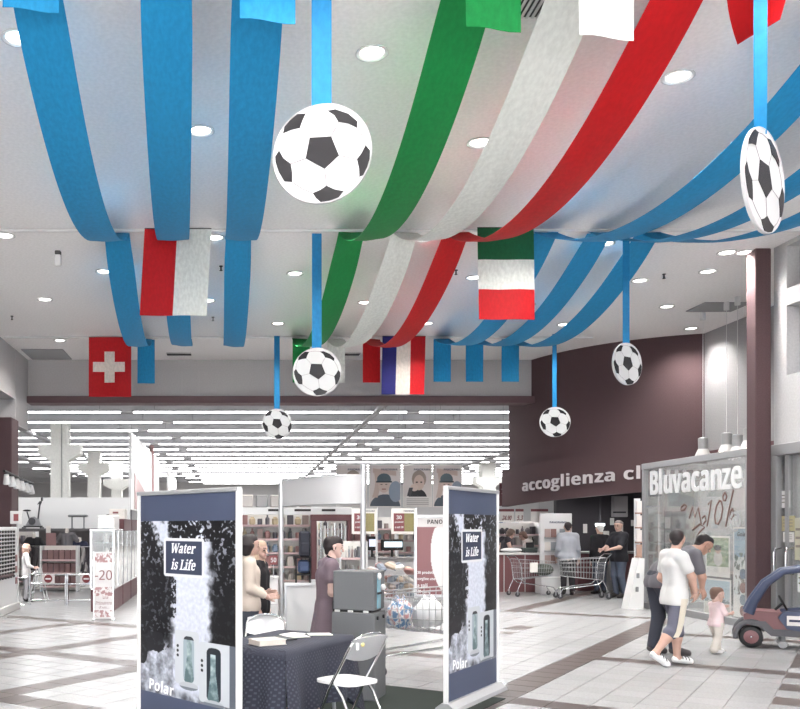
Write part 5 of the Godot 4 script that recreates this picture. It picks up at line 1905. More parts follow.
func kiosks() -> void:
	# lit kiosk with shelves, counter and header
	var z = 20.3
	var x0 = X(238, z)
	var x1 = X(312, z)
	var mixed = [mat(206, 196, 190), mat(150, 134, 130), mat(96, 92, 98), mat(155, 119, 117), mat(196, 178, 150), mat(120, 132, 150)]
	gondola("white kiosk shelves full of mixed small goods behind the stand", Vector3((x0 + x1) / 2, 0, -z), x1 - x0, 2.0, 6, mixed, "", true, "small mixed goods on the kiosk shelves behind the stand", 9)
	var co = thing("kiosk_counter", "low white counter of the kiosk behind the two standing women", "counter", Vector3((x0 + x1) / 2, 0, -19.4))
	wpart("front", boxmb(Vector3(x0, 0, -19.2), Vector3(X(278, 19.2), 0.54, -19.25)), mat(222, 221, 222), co)
	wpart("top", boxmb(Vector3(x0 - 0.02, 0.54, -19.16), Vector3(X(278, 19.2) + 0.02, 0.575, -19.75), 0.006), M.white_gloss, co)
	wpart("plinth", boxmb(Vector3(x0, 0, -19.25), Vector3(X(278, 19.2), 0.08, -19.7)), M.grey, co)
	var hd = thing("kiosk_header", "white header beam with small dark lettering over the kiosk shelves", "header", Vector3((x0 + x1) / 2, 2.0, -19.9))
	wpart("beam", boxmb(Vector3(x0, 1.9, -19.8), Vector3(X(352, 19.8), 2.06, -20.0), 0.01), M.white, hd)
	for x in [x0 + 0.03, X(312, 19.8)]:
		wpart("upright", boxmb(Vector3(x - 0.03, 0, -19.85), Vector3(x + 0.03, 1.9, -19.95)), M.white, hd)
	for q in [[-0.18, 0.34], [0.4, 0.36], [1.0, 0.3]]:
		var m = MB.new()
		m.box(Vector3(q[0] + q[1] / 2, 0.0, 0.104), Vector3(q[1], 0.05, 0.008))
		part("dark_strip", m, M.dark, hd)
	for k in 5:
		var m = MB.new()
		m.box(Vector3(0, 0.14, 0), Vector3(0.26, 0.28, 0.2), 0.02)
		var q = solo("appliance_box", m, mat(150, 150, 152) if k % 2 else mat(176, 172, 170), "grey appliance box on top of the kiosk header", "box", "boxes on the kiosk header")
		q.position = Vector3(x0 + 0.2 + 0.32 * k, 2.06, -19.9)
	# luggage beside the shelves
	for q in [[304.5, 531, 557, mat(58, 60, 70), "black rucksack hanging at the kiosk's end"], [303.5, 560, 573, mat(78, 92, 124), "blue suitcase at the kiosk's end"]]:
		var p = P(q[0], q[2], 19.5)
		var o = thing("luggage", q[4], "luggage", p)
		var h = (q[2] - q[1]) * 19.5 / F
		var b = MB.new()
		b.box(Vector3(0, h / 2, 0), Vector3(0.24, h, 0.18), 0.04)
		part("body", b, q[3], o)
		var s = MB.new()
		s.tube([Vector3(-0.04, h, 0), Vector3(-0.04, h + 0.05, 0), Vector3(0.04, h + 0.05, 0), Vector3(0.04, h, 0)], 0.01, 6)
		part("handle", s, M.black, o)
		var pk = MB.new()
		pk.box(Vector3(0, h * 0.35, 0.1), Vector3(0.18, h * 0.4, 0.03), 0.012)
		part("pocket", pk, q[3], o)
	var lt = thing("luggage_table", "small dark table carrying the luggage at the kiosk's end", "table", P(303, 604, 19.5) * Vector3(1, 0, 1))
	for q in [0.6, 0.97]:
		var b = MB.new()
		b.box(Vector3(0, q, 0), Vector3(0.34, 0.03, 0.3), 0.005)
		part("board", b, M.dark, lt)
	for s in [[-1, -1], [1, -1], [1, 1], [-1, 1]]:
		var b = MB.new()
		b.box(Vector3(s[0] * 0.15, 0.49, s[1] * 0.13), Vector3(0.02, 0.98, 0.02))
		part("leg", b, M.dark, lt)
	# red discount placard
	var pc = thing("discount_placard", "small red placard with white digits among the kiosk goods", "placard", P(273.5, 560, 19.15))
	var pb = MB.new()
	pb.box(Vector3.ZERO, Vector3(0.17, 0.2, 0.012))
	part("card", pb, mat(142, 87, 90), pc)
	letters("50", M.white, pc, Transform3D(Basis.IDENTITY, Vector3(-0.06, -0.05, 0.007)), 0.12, 0.1)
	var pst = MB.new()
	pst.tube([Vector3(0, -0.1, -0.02), Vector3(0, -0.4, -0.02)], 0.008, 5)
	part("stem", pst, M.chrome, pc)
	# maroon portal with chrome tubes
	var fr = thing("display_portal", "maroon portal frame with upright chrome tubes behind the dark-haired woman", "display frame", Vector3(X(331, 19.4), 0, -19.4))
	var fz = 19.4
	for x in [314, 350]:
		wpart("post", boxmb(Vector3(X(x, fz) - 0.06, 0, -fz), Vector3(X(x, fz) + 0.06, 1.78, -fz - 0.2), 0.01), M.maroon, fr)
	wpart("lintel", boxmb(Vector3(X(311, fz), 1.76, -fz + 0.01), Vector3(X(353, fz), 1.9, -fz - 0.22), 0.01), M.maroon, fr)
	wpart("plinth", boxmb(Vector3(X(311, fz), 0, -fz + 0.01), Vector3(X(353, fz), 0.5, -fz - 0.3), 0.01), M.white, fr)
	for k in 9:
		var m = MB.new()
		var x = lerpf(X(318, fz), X(346, fz), k / 8.0)
		m.tube([Vector3(x, 0.5, -fz - 0.1), Vector3(x, 1.66 + 0.05 * (k % 2), -fz - 0.1)], 0.018 + 0.006 * (k % 3), 8)
		wpart("chrome_tube", m, M.chrome if k % 2 else M.white_gloss, fr)
	# portrait posters hanging in the market's mouth
	var pm = [printed(portrait(0), 0.5), printed(portrait(1), 0.5)]
	var spec = [[336, 368, 1, "portrait poster half hidden by the stand header"], [369, 402, 0, "portrait poster of a capped figure next to the stand post"], [403, 433, 1, "portrait poster of a figure with raised hand between two capped portraits"], [433, 463, 0, "portrait poster of a capped figure over the tall advertising easel"]]
	for q in spec:
		var o = hung_poster(q[3], q[0], 464.5, q[1] - 1, 507, 24.6, pm[q[2]], 5.75)
		var w: float = X(q[1], 24.6) - X(q[0], 24.6)
		letters("PANORAMA", M.navy, o, Transform3D(Basis.IDENTITY, Vector3(-0.1, (507 - 470.5) * 24.6 / F, 0.004)), 0.44, 0.055)
	# two hanging price signs on slim posts
	for q in [[352, "cream and red price sign half behind the stand post"], [391.5, "cream and red price sign beside the slim white pole"]]:
		var zz = 17.0
		var p = P(q[0], 534, zz)
		var o = thing("price_sign", q[1], "sign", Vector3(p.x + 0.23, 0, p.z))
		var y = p.y
		var b = MB.new()
		b.box(Vector3(0, y + 0.24, 0), Vector3(0.47, 0.48, 0.02), 0.004)
		part("board", b, M.paper, o)
		var r = MB.new()
		r.box(Vector3(-0.09, y + 0.22, 0.012), Vector3(0.2, 0.34, 0.004))
		var rd = part("red_field", r, mat(130, 77, 81), o)
		var g = MB.new()
		g.box(Vector3(0.1, y + 0.22, 0.012), Vector3(0.18, 0.34, 0.004))
		part("ochre_field", g, noisy(176, 166, 120, 0.8, 0.05, 0.4), o)
		letters("30", M.white, rd, Transform3D(Basis.IDENTITY, Vector3(-0.14, y + 0.28, 0.015)), 0.1, 0.07)
		letters("prodotti", M.white, rd, Transform3D(Basis.IDENTITY, Vector3(-0.17, y + 0.2, 0.015)), 0.16, 0.045)
		letters("a soli 30", M.white, rd, Transform3D(Basis.IDENTITY, Vector3(-0.17, y + 0.11, 0.015)), 0.16, 0.04)
		letters("PANORAMA", M.navy, o, Transform3D(Basis.IDENTITY, Vector3(0.0, y + 0.42, 0.011)), 0.2, 0.03)
		var s = MB.new()
		s.tube([Vector3(0.24, 0, -0.03), Vector3(0.24, y + 0.5, -0.03)], 0.02, 8)
		part("post", s, M.white, o)
		var ft = MB.new()
		ft.lathe([Vector2(0, 0), Vector2(0.16, 0), Vector2(0.16, 0.02), Vector2(0, 0.03)], Transform3D(Basis.IDENTITY, Vector3(0.24, 0, -0.03)), 16)
		part("foot", ft, M.white, o)
	# checkout monitors on a counter
	var ct = thing("till_counter", "grey till counter behind the bin of packs", "counter", Vector3(X(390, 18.2), 0, -18.2))
	wpart("body", boxmb(Vector3(X(352, 18.2), 0, -18.0), Vector3(X(420, 18.2), 0.98, -18.5), 0.01), mat(180, 178, 180), ct)
	wpart("worktop", boxmb(Vector3(X(350, 18.2), 0.98, -17.95), Vector3(X(422, 18.2), 1.02, -18.55), 0.006), mat(120, 118, 120), ct)
	for q in [[392, 22, 9, Color(0.55, 0.72, 0.8), "wide dark till monitor showing a pale blue screen"], [372, 10, 12, Color(0.3, 0.4, 0.62), "small till monitor with a deep blue screen"]]:
		var p = P(q[0], 548, 18.1)
		var w: float = q[1] * 18.1 / F
		var h: float = q[2] * 18.1 / F
		var o = thing("monitor", q[4], "monitor", Vector3(p.x, 1.02, p.z))
		var b = MB.new()
		b.box(Vector3(0, 0.16 + h / 2, 0), Vector3(w, h + 0.04, 0.05), 0.008)
		part("casing", b, M.black, o)
		var s = MB.new()
		s.box(Vector3(0.02, 0.17 + h / 2, 0.027), Vector3(w * 0.82, h * 0.62, 0.004))
		part("screen", s, glow(q[3], 0.7), o)
		var f = MB.new()
		f.box(Vector3(0, 0.07, -0.01), Vector3(0.04, 0.14, 0.03))
		f.box(Vector3(0, 0.008, 0), Vector3(0.18, 0.016, 0.12), 0.004)
		part("foot", f, M.black, o)
	# wire bin heaped with packs
	var bz = 16.2
	var bx0 = X(364, bz)
	var bx1 = X(416, bz)
	var bin = thing("wire_bin", "wire bin heaped with soft packs behind the trolley", "bin", Vector3((bx0 + bx1) / 2, 0, -bz))
	for f in [[Vector3(bx0, 0, -bz + 0.3), Vector3(bx1, 0, -bz + 0.3)], [Vector3(bx0, 0, -bz - 0.3), Vector3(bx1, 0, -bz - 0.3)], [Vector3(bx0, 0, -bz - 0.3), Vector3(bx0, 0, -bz + 0.3)], [Vector3(bx1, 0, -bz - 0.3), Vector3(bx1, 0, -bz + 0.3)]]:
		var m = MB.new()
		for k in 11:
			var p: Vector3 = f[0].lerp(f[1], k / 10.0)
			m.tube([p, p + Vector3(0, 0.78, 0)], 0.005, 4)
		for y in [0.1, 0.3, 0.5, 0.65, 0.78]:
			m.tube([f[0] + Vector3(0, y, 0), f[1] + Vector3(0, y, 0)], 0.006, 4)
		wpart("mesh_side", m, M.steel, bin)
	var deck = boxmb(Vector3(bx0, 0.3, -bz - 0.3), Vector3(bx1, 0.32, -bz + 0.3))
	wpart("deck", deck, M.steel, bin)
	var pm2 = [[mat(176, 160, 146, 0.6), "tan"], [mat(146, 136, 132, 0.6), "grey brown"], [mat(214, 210, 206, 0.5), "white"], [mat(120, 128, 140, 0.5), "slate"], [mat(146, 109, 106, 0.6), "dusty red"]]
	for k in 40:
		var mm: Array = pm2[(k * 7 + k / 5) % 5]
		var m = MB.new()
		m.box(Vector3(0, 0, 0), Vector3(0.22, 0.09, 0.15), 0.035, Transform3D(Basis.from_euler(Vector3(rng.randf_range(-0.5, 0.5), rng.randf() * TAU, rng.randf_range(-0.6, 0.6))), Vector3.ZERO))
		var q = solo("soft_pack", m, mm[0], mm[1] + " soft pack heaped in the wire bin behind the trolley", "pack", mm[1] + " packs in the wire bin")
		var lay = k / 10
		q.position = Vector3(lerpf(bx0 + 0.14, bx1 - 0.14, (k % 5) / 4.0) + rng.randf_range(-0.04, 0.04), 0.42 + 0.14 * lay + (0.1 * sin(PI * (k % 5) / 4.0) if lay == 3 else 0.0), -bz + (0.14 if (k % 10) < 5 else -0.12) + rng.randf_range(-0.04, 0.04))
	# clear bags hanging left of the bin
	gondola("tall wire shelf of pale packs beside the stand post", Vector3(X(352, 17.6), 0, -17.6), 0.55, 1.35, 4, [mat(190, 186, 184), mat(150, 130, 128), mat(120, 120, 124)], "", true, "pale goods on the wire shelf beside the stand post", 5)
	# tall advertising easel
	var ez = 14.5
	var ea = thing("advertising_easel", "tall framed advertising easel half behind the navy banner", "easel", P(440, 600, ez) * Vector3(1, 0, 1), -0.12)
	var w = 0.78
	var y0 = 0.52
	var y1 = 1.8
	var im = Image.create(80, 128, false, Image.FORMAT_RGB8)
	for y in 128:
		for x in 80:
			var p = Vector2(x / 80.0, y / 128.0)
			var c = Color8(132, 92, 95)
			if p.y < 0.13: c = Color8(206, 202, 202)
			else:
				var d = ell(p, Vector2(1.25, 0.45), Vector2(0.95, 0.75))
				if d < 1.0: c = Color8(208, 206, 206)
				if d < 0.62: c = Color8(176, 166, 132)
				if p.y < 0.22 and p.x < 0.42 - (p.y - 0.13) * 2: c = Color8(132, 92, 95)
			im.set_pixel(x, y, c)
	var q = MB.new()
	q.quad(Vector3(-w / 2, y0, 0.012), Vector3(w / 2, y0, 0.012), Vector3(w / 2, y1, 0.012), Vector3(-w / 2, y1, 0.012))
	var bd = MB.new()
	bd.box(Vector3(0, (y0 + y1) / 2, 0), Vector3(w, y1 - y0, 0.02))
	part("backing", bd, M.grey, ea)
	var pf = part("printed_face", q, printed(im, 0.4), ea)
	letters("PANORAMA", mat(70, 60, 64), pf, Transform3D(Basis.IDENTITY, Vector3(-0.2, 1.68, 0.013)), 0.5, 0.07)
	for k in 4:
		letters(["30 prodotti", "scegline uno", "a soli", "30 euro"][k], M.white, pf, Transform3D(Basis.IDENTITY, Vector3(-0.36, 0.86 - 0.1 * k, 0.013)), [0.28, 0.28, 0.16, 0.2][k], 0.06)
	for e in [[Vector3(-w / 2, y0 - 0.02, 0), Vector3(-w / 2, y1 + 0.02, 0)], [Vector3(w / 2, y0 - 0.02, 0), Vector3(w / 2, y1 + 0.02, 0)], [Vector3(-w / 2, y1, 0), Vector3(w / 2, y1, 0)], [Vector3(-w / 2, y0, 0), Vector3(w / 2, y0, 0)]]:
		var m = MB.new()
		m.box((e[0] + e[1]) / 2 + Vector3(0, 0, 0.008), (e[1] - e[0]).abs() + Vector3(0.045, 0.045, 0.04), 0.006)
		part("frame_bar", m, M.alu, ea)
	for s in [-1, 1]:
		var m = MB.new()
		m.tube([Vector3(s * 0.1, y0, -0.02), Vector3(s * 0.1, 0.05, -0.02), Vector3(s * 0.3, 0.015, 0.16)], 0.016, 7)
		m.tube([Vector3(s * 0.1, 0.05, -0.02), Vector3(s * 0.3, 0.015, -0.22)], 0.016, 7)
		part("leg", m, M.alu, ea)
	# shelves further inside, left and right of the posters
	for e in [[232.0, 30.0], [258.0, 31.0], [345.0, 27.5], [375.0, 29.0], [420.0, 28.0], [455.0, 30.0], [480.0, 28.5]]:
		gondola("tall market shelf stocked with pale goods beyond the posters", Vector3(X(e[0], e[1]), 0, -e[1]), 1.5, 1.95, 5, mixed, "market shelves beyond the posters", true, "small goods on the market shelves beyond the posters", 6)

# ---- customer reception under the curved wall
func reception() -> void:
	# lettering that follows the curve
	var pts = arc_points(0.33)
	var sgn = thing("reception_lettering", "white reception lettering along the mauve curved fascia", "lettering", pts[6] + Vector3(0, 2.6, 0))
	var words = "accoglienza clienti"
	var fnt = font("Droid Sans", 700)
	var total = 0.0
	for ch in words: total += fnt.get_string_size(ch, HORIZONTAL_ALIGNMENT_LEFT, -1, 64).x
	# arc length positions
	var cum = [0.0]
	for k in pts.size() - 1: cum.append(cum[k] + pts[k].distance_to(pts[k + 1]))
	var along = func(s: float) -> Array:
		for k in pts.size() - 1:
			if s <= cum[k + 1] or k == pts.size() - 2:
				var t: float = (s - cum[k]) / (cum[k + 1] - cum[k])
				return [pts[k].lerp(pts[k + 1], t), (pts[k + 1] - pts[k]).normalized(), (k + t) / (pts.size() - 1)]
		return []
	# find where the first and last visible letters stand in the picture
	var s0 = 0.0
	var s1 = 0.0
	for k in 400:
		var s: float = cum[-1] * k / 400.0
		var p: Vector3 = along.call(s)[0]
		var px = PX + p.x / -p.z * F
		if px < 523: s0 = s
		if px < 643: s1 = s
	var first = 0.0
	for ch in "accoglienza cl": first += fnt.get_string_size(ch, HORIZONTAL_ALIGNMENT_LEFT, -1, 64).x
	var run = 0.0
	for ch in words:
		var adv: float = fnt.get_string_size(ch, HORIZONTAL_ALIGNMENT_LEFT, -1, 64).x
		if ch != " ":
			var s: float = s0 + (s1 - s0) * (run + adv * 0.5) / first
			if s > cum[-1] - 0.15: break
			var q: Array = along.call(s)
			var tm = TextMesh.new()
			tm.text = ch
			tm.font = fnt
			tm.font_size = 64
			tm.pixel_size = 0.01
			tm.depth = 0.03
			tm.curve_step = 2.0
			var x: Vector3 = q[1]
			var b = Basis(x, Vector3.UP, x.cross(Vector3.UP))
			if b.z.z < 0: b = Basis(-x, Vector3.UP, (-x).cross(Vector3.UP))
			var kx = (s1 - s0) / (first * 0.01)
			var t = Transform3D(b * Basis.from_scale(Vector3(kx, 0.62, 1)), q[0] + Vector3(0, fascia_foot(q[2]) + 0.45, 0) + b.z * 0.02)
			mpart("letter", tm, mat(206, 200, 202, 0.5), sgn, sgn.global_transform.affine_inverse() * t)
		run += adv
	# inner room: dark back wall and its low ceiling
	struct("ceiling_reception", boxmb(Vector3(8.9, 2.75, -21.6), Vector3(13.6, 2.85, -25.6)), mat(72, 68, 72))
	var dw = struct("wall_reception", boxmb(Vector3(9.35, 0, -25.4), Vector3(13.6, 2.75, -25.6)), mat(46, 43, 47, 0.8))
	var gb = thing("wall_cabinet", "grey wall cabinet on the dark reception wall", "cabinet", P(620, 506, 25.3))
	wpart("case", boxmb(P(611, 517, 25.38), P(628, 496, 25.2), 0.01), mat(138, 134, 136), gb)
	wpart("slot", boxmb(P(613, 513, 25.2), P(626, 511.5, 25.18)), M.dark, gb)
	for q in [[584, 524, 588, 533], [611, 518, 615, 525], [618, 522, 624, 532], [632, 520, 636, 526], [604, 531, 610, 537]]:
		var n = MB.new()
		n.box((P(q[0], q[3], 25.3) + P(q[2], q[1], 25.3)) / 2 + Vector3(0, 0, -0.06), (P(q[2], q[1], 25.3) - P(q[0], q[3], 25.3)).abs() + Vector3(0, 0, 0.01))
		solo("notice", n, mat(186, 182, 180), "small pale notice pinned to the dark reception wall", "notice", "notices on the reception wall")
	var lt = thing("reception_lamp", "bright strip lamp over the reception desk", "lamp", P(600, 525, 24.0))
	wpart("strip", boxmb(P(596, 526, 24.0), P(605, 523.5, 24.0) + Vector3(0, 0, -0.06), 0.006), glow(Color(0.9, 0.95, 1.0), 2.0), lt)
	wpart("bracket", boxmb(P(600, 523.5, 24.02), P(601, 480, 24.0) + Vector3(0, 0, -0.03)), M.dark, lt)
	var ll = OmniLight3D.new()
	ll.name = "reception_lamp_light"
	ll.light_energy = 1.2
	ll.light_size = 0.06
	ll.omni_range = 20
	ll.omni_attenuation = 2.0
	ll.shadow_enabled = true
	ll.position = P(600, 530, 23.8)
	add_child(ll)
	var dk = thing("reception_desk", "dark reception desk with a pale top behind the shoppers", "desk", Vector3(X(605, 23.2), 0, -23.2))
	wpart("body", boxmb(Vector3(X(575, 23.2), 0, -23.0), Vector3(X(650, 23.2), 0.95, -23.6), 0.01), mat(92, 60, 64), dk)
	wpart("top", boxmb(Vector3(X(574, 23.2), 0.95, -22.92), Vector3(X(652, 23.2), 1.0, -23.7), 0.008), mat(150, 146, 146), dk)
	# magazine rack in front of the desk
	var mr = thing("magazine_rack", "low magazine rack in front of the reception desk", "rack", Vector3(X(615, 22.3), 0, -22.3))
	wpart("back", boxmb(Vector3(X(607, 22.3), 0.05, -22.4), Vector3(X(622, 22.3), 1.0, -22.43)), M.grey, mr)
	for k in 3:
		wpart("shelf", boxmb(Vector3(X(607, 22.3), 0.3 + 0.24 * k, -22.2), Vector3(X(622, 22.3), 0.32 + 0.24 * k, -22.4)), M.grey, mr)
		for i in 2:
			var m = MB.new()
			m.box(Vector3.ZERO, Vector3(0.15, 0.19, 0.015), 0.0, Transform3D(Basis(Vector3.RIGHT, -0.3), Vector3.ZERO))
			var q = solo("magazine", m, [mat(149, 118, 116), mat(196, 190, 186), mat(120, 112, 116)][(k + i) % 3], "magazine leaning in the low rack before the reception desk", "magazine", "magazines in the low rack")
			q.position = Vector3(X(607, 22.3) + 0.1 + 0.17 * i, 0.42 + 0.24 * k, -22.3)
	for x in [607.5, 621.5]:
		wpart("foot", boxmb(Vector3(X(x, 22.3) - 0.01, 0, -22.15), Vector3(X(x, 22.3) + 0.01, 1.0, -22.42)), M.grey, mr)
	# checkout desk with pale counter
	var z = 22.6
	var cd = thing("checkout_desk", "maroon checkout desk with a pale counter under the special-offer sign", "desk", Vector3(X(520, z), 0, -z))
	wpart("front", boxmb(Vector3(X(470, z), 0, -z), Vector3(X(546, z), 0.93, -z - 0.06), 0.005), mat(116, 78, 80, 0.5), cd)
	for x in [504, 525]:
		wpart("joint_strip", boxmb(Vector3(X(x, z) - 0.012, 0, -z + 0.008), Vector3(X(x, z) + 0.012, 0.93, -z)), mat(190, 186, 186), cd)
	wpart("counter", boxmb(Vector3(X(470, z), 0.93, -z + 0.05), Vector3(X(547, z), 0.98, -z - 0.7), 0.01), mat(206, 204, 204), cd)
	var till = thing("till", "small dark till on the pale checkout counter", "till", Vector3(X(529, 22.9), 0.98, -22.9))
	var t1 = MB.new()
	t1.box(Vector3(0, 0.06, 0), Vector3(0.34, 0.12, 0.3), 0.015)
	part("drawer", t1, mat(70, 78, 76), till)
	var t2 = MB.new()
	t2.box(Vector3(0.05, 0.2, -0.04), Vector3(0.2, 0.14, 0.04), 0.01, Transform3D(Basis(Vector3.RIGHT, -0.2), Vector3.ZERO))
	part("display", t2, M.dark, till)
	var sh = MB.new()
	sh.blob(Vector3(0, 0.06, 0), Vector3(0.28, 0.06, 0.18), 14)
	var bg = solo("paper_bundle", sh, M.white, "white paper bundle lying on the checkout counter", "paper")
	bg.position = Vector3(X(512, 22.7), 0.985, -22.75)
	# upright special-offer sign
	var ss = thing("offer_sign", "narrow maroon upright sign with white letters beside the curved wall", "sign", P(503, 506, 25.2))
	wpart("board", boxmb(P(499.5, 506, 25.2), P(507, 483, 25.2) + Vector3(0, 0, -0.03)), M.maroon, ss)
	var rt = Transform3D(Basis(Vector3(0, 0, 1), PI / 2), Vector3(0.06, 0.04, 0.005))
	letters("speciale", M.white, ss, rt, 0.52, 0.1)
	wpart("pole", boxmb(P(503, 483, 25.215), Vector3(P(503.6, 0, 25.2).x, 5.75, -25.225)), M.grey, ss)
	# price boards and bottle shelf
	gondola("market shelf of dark bottles under the price boards", Vector3(X(512, 26.6), 0, -26.6), 1.5, 1.75, 5, [mat(62, 58, 62), mat(110, 104, 106), mat(180, 172, 166)], "", true, "small goods on the shelf under the price boards", 9)
	for q in [[498, 514, "24.90", "price board reading 24.90 above the bottle shelf"], [515.5, 523.5, "5.3", "narrow price board beside the one reading 24.90"], [531, 548, "", "wide price board above the leaflet rack"]]:
		var o = thing("price_board", q[3], "sign", P((q[0] + q[1]) / 2.0, 522, 26.2))
		wpart("card", boxmb(P(q[0], 522, 26.2), P(q[1], 509, 26.2) + Vector3(0, 0, -0.02)), M.paper, o)
		wpart("strip", boxmb(P(q[0], 511.5, 26.19), P(q[1], 509, 26.2)), mat(132, 82, 85), o)
		if q[2]: letters(q[2], mat(129, 74, 77), o, Transform3D(Basis.IDENTITY, Vector3(-0.12 if q[2].length() > 3 else -0.08, 0.05, 0.012)), 0.03 * 26.2 / 3.0 if q[2].length() > 3 else 0.16, 0.14, "lettering", "Droid Sans", 700, 0.2)
		wpart("wire", boxmb(P((q[0] + q[1]) / 2.0, 509, 26.215), Vector3(P((q[0] + q[1]) / 2.0 + 0.2, 0, 26.2).x, 5.75, -26.22)), M.grey, o)
	# leaflet rack with a header
	var rz = 21.9
	var rk = thing("leaflet_rack", "white leaflet rack with pockets beside the loaded trolley", "rack", Vector3(X(557, rz), 0, -rz))
	wpart("board", boxmb(Vector3(X(540, rz), 0.1, -rz), Vector3(X(572, rz), 1.96, -rz - 0.05), 0.01), mat(206, 205, 207), rk)
	wpart("base", boxmb(Vector3(X(539, rz), 0, -rz + 0.12), Vector3(X(573, rz), 0.42, -rz - 0.3), 0.02), mat(212, 211, 212), rk)
	letters("PANORAMA", M.navy, rk, Transform3D(Basis.IDENTITY, Vector3(-0.18, 1.72, 0.003)), 0.42, 0.05)
	for r in 3:
		for c in 2:
			var x = X(544, rz) + 0.36 * c
			var y = 0.72 + 0.32 * r
			wpart("pocket", boxmb(Vector3(x, y - 0.02, -rz + 0.05), Vector3(x + 0.3, y + 0.02, -rz)), M.steel, rk)
			for i in 2:
				var m = MB.new()
				m.box(Vector3(0, 0.1, 0), Vector3(0.135, 0.21, 0.012))
				var q = solo("leaflet", m, [mat(170, 150, 146), mat(130, 134, 140), mat(196, 190, 186), mat(129, 101, 98)][(r * 2 + c + i * 3) % 4], "leaflet in a pocket of the white rack beside the loaded trolley", "leaflet", "leaflets in the white rack")
				q.position = Vector3(x + 0.08 + 0.145 * i, y + 0.02, -rz + 0.02)
	# trolleys
	var t3 = trolley("trolley loaded with a grey bag in front of the checkout desk", Vector3(X(533, 21.3), 0, -21.3), 0.12, 0.95)
	var ad = MB.new()
	ad.box(Vector3.ZERO, Vector3(0.2, 0.24, 0.01))
	var adp = part("advert_card", ad, M.paper, t3)
	adp.position = Vector3(-0.1, 0.72, 0.25)
	var sb = MB.new()
	sb.blob(Vector3(0, 0.12, 0), Vector3(0.26, 0.14, 0.15), 14)
	var sbo = solo("duffel_bag", sb, mat(84, 88, 82, 0.8), "grey duffel bag lying in the loaded trolley", "bag")
	sbo.position = Vector3(X(543, 21.3), 0.5, -21.3)
	trolley("chrome trolley pushed by the man in the dark polo shirt", Vector3(X(581, 20.5), 0, -20.5), PI - 0.1, 1.02)
	# leaflet totem at the glass corner
	var tz = 17.95
	var tt = thing("leaflet_totem", "tall white leaflet totem at the corner of the glass front", "totem", P(634, 609, tz) * Vector3(1, 0, 1))
	var pr = MB.new()
	pr.prism(PackedVector2Array([Vector2(X(624.5, tz), 0), Vector2(X(640, tz), 0), Vector2(X(641, tz), Y(558, tz)), Vector2(X(635.5, tz), Y(558, tz))]), 0.3, Transform3D(Basis.IDENTITY, Vector3(0, 0, -tz)))
	wpart("foot", pr, M.white_gloss, tt)
	wpart("spine", boxmb(Vector3(X(636, tz), 1.0, -tz - 0.05), Vector3(X(641.5, tz), 2.2, -tz - 0.09)), M.white, tt)
	for k in 4:
		var m = MB.new()
		m.box(Vector3(0, 0.11, 0), Vector3(0.1, 0.24, 0.03))
		var q = solo("leaflet", m, mat(216, 210, 206) if k else mat(166, 135, 120), "leaflet in the tall white totem by the glass front", "leaflet", "leaflets in the totem")
		q.position = Vector3(X(639, tz), 1.05 + 0.29 * k, -tz)
		wpart("holder", boxmb(Vector3(X(636, tz), 1.02 + 0.29 * k, -tz + 0.02), Vector3(X(641.5, tz), 1.05 + 0.29 * k, -tz - 0.05)), mat(153, 125, 112), tt)
	for y in [0.35, 0.62]:
		wpart("knob", boxmb(Vector3(X(631 + y * 3, tz), y, -tz + 0.15), Vector3(X(634 + y * 3, tz), y + 0.1, -tz + 0.17), 0.008), M.grey, tt)

# ---- travel agency behind its glass front
const GX := 8.45
func on_glass(x: float, y: float, proud := 0.0) -> Vector3:
	var z = (GX - proud) * F / (x - PX)
	return Vector3(GX - proud, Y(y, z), -z)

func glass_frame(x0: float, y0: float, x1: float, y1: float) -> Transform3D:
	# lower left corner, x axis along the front towards the camera, z out into the hall
	var a = on_glass(x0, y1)
	return Transform3D(Basis(Vector3(0, 0, 1), Vector3.UP, Vector3(-1, 0, 0)), a)

func pane_poster(label: String, x0: float, y0: float, x1: float, y1: float, m: Material, txt := "", where := 0.8) -> Node3D:
	var a = on_glass(x0, y1, -0.03)
	var b = on_glass(x1, y1, -0.03)
	var h = absf(on_glass((x0 + x1) / 2, y0).y - on_glass((x0 + x1) / 2, y1).y)
	var w = absf(a.z - b.z)
	var o = thing("window_poster", label, "poster", Vector3(a.x, on_glass((x0 + x1) / 2, y1).y, a.z), -PI / 2)
	var c = MB.new()
	c.box(Vector3(w / 2, h / 2, 0), Vector3(w, h, 0.008))
	part("card", c, M.paper, o)
	var q = MB.new()
	q.quad(Vector3(0.03, h * 0.25, 0.006), Vector3(w - 0.03, h * 0.25, 0.006), Vector3(w - 0.03, h - 0.03, 0.006), Vector3(0.03, h - 0.03, 0.006))
	var f = part("printed_face", q, m, o)
	if txt: letters(txt, M.black, f, Transform3D(Basis.IDENTITY, Vector3(w * 0.25, h * where, 0.008)), w * 0.6, 0.1)
	return o

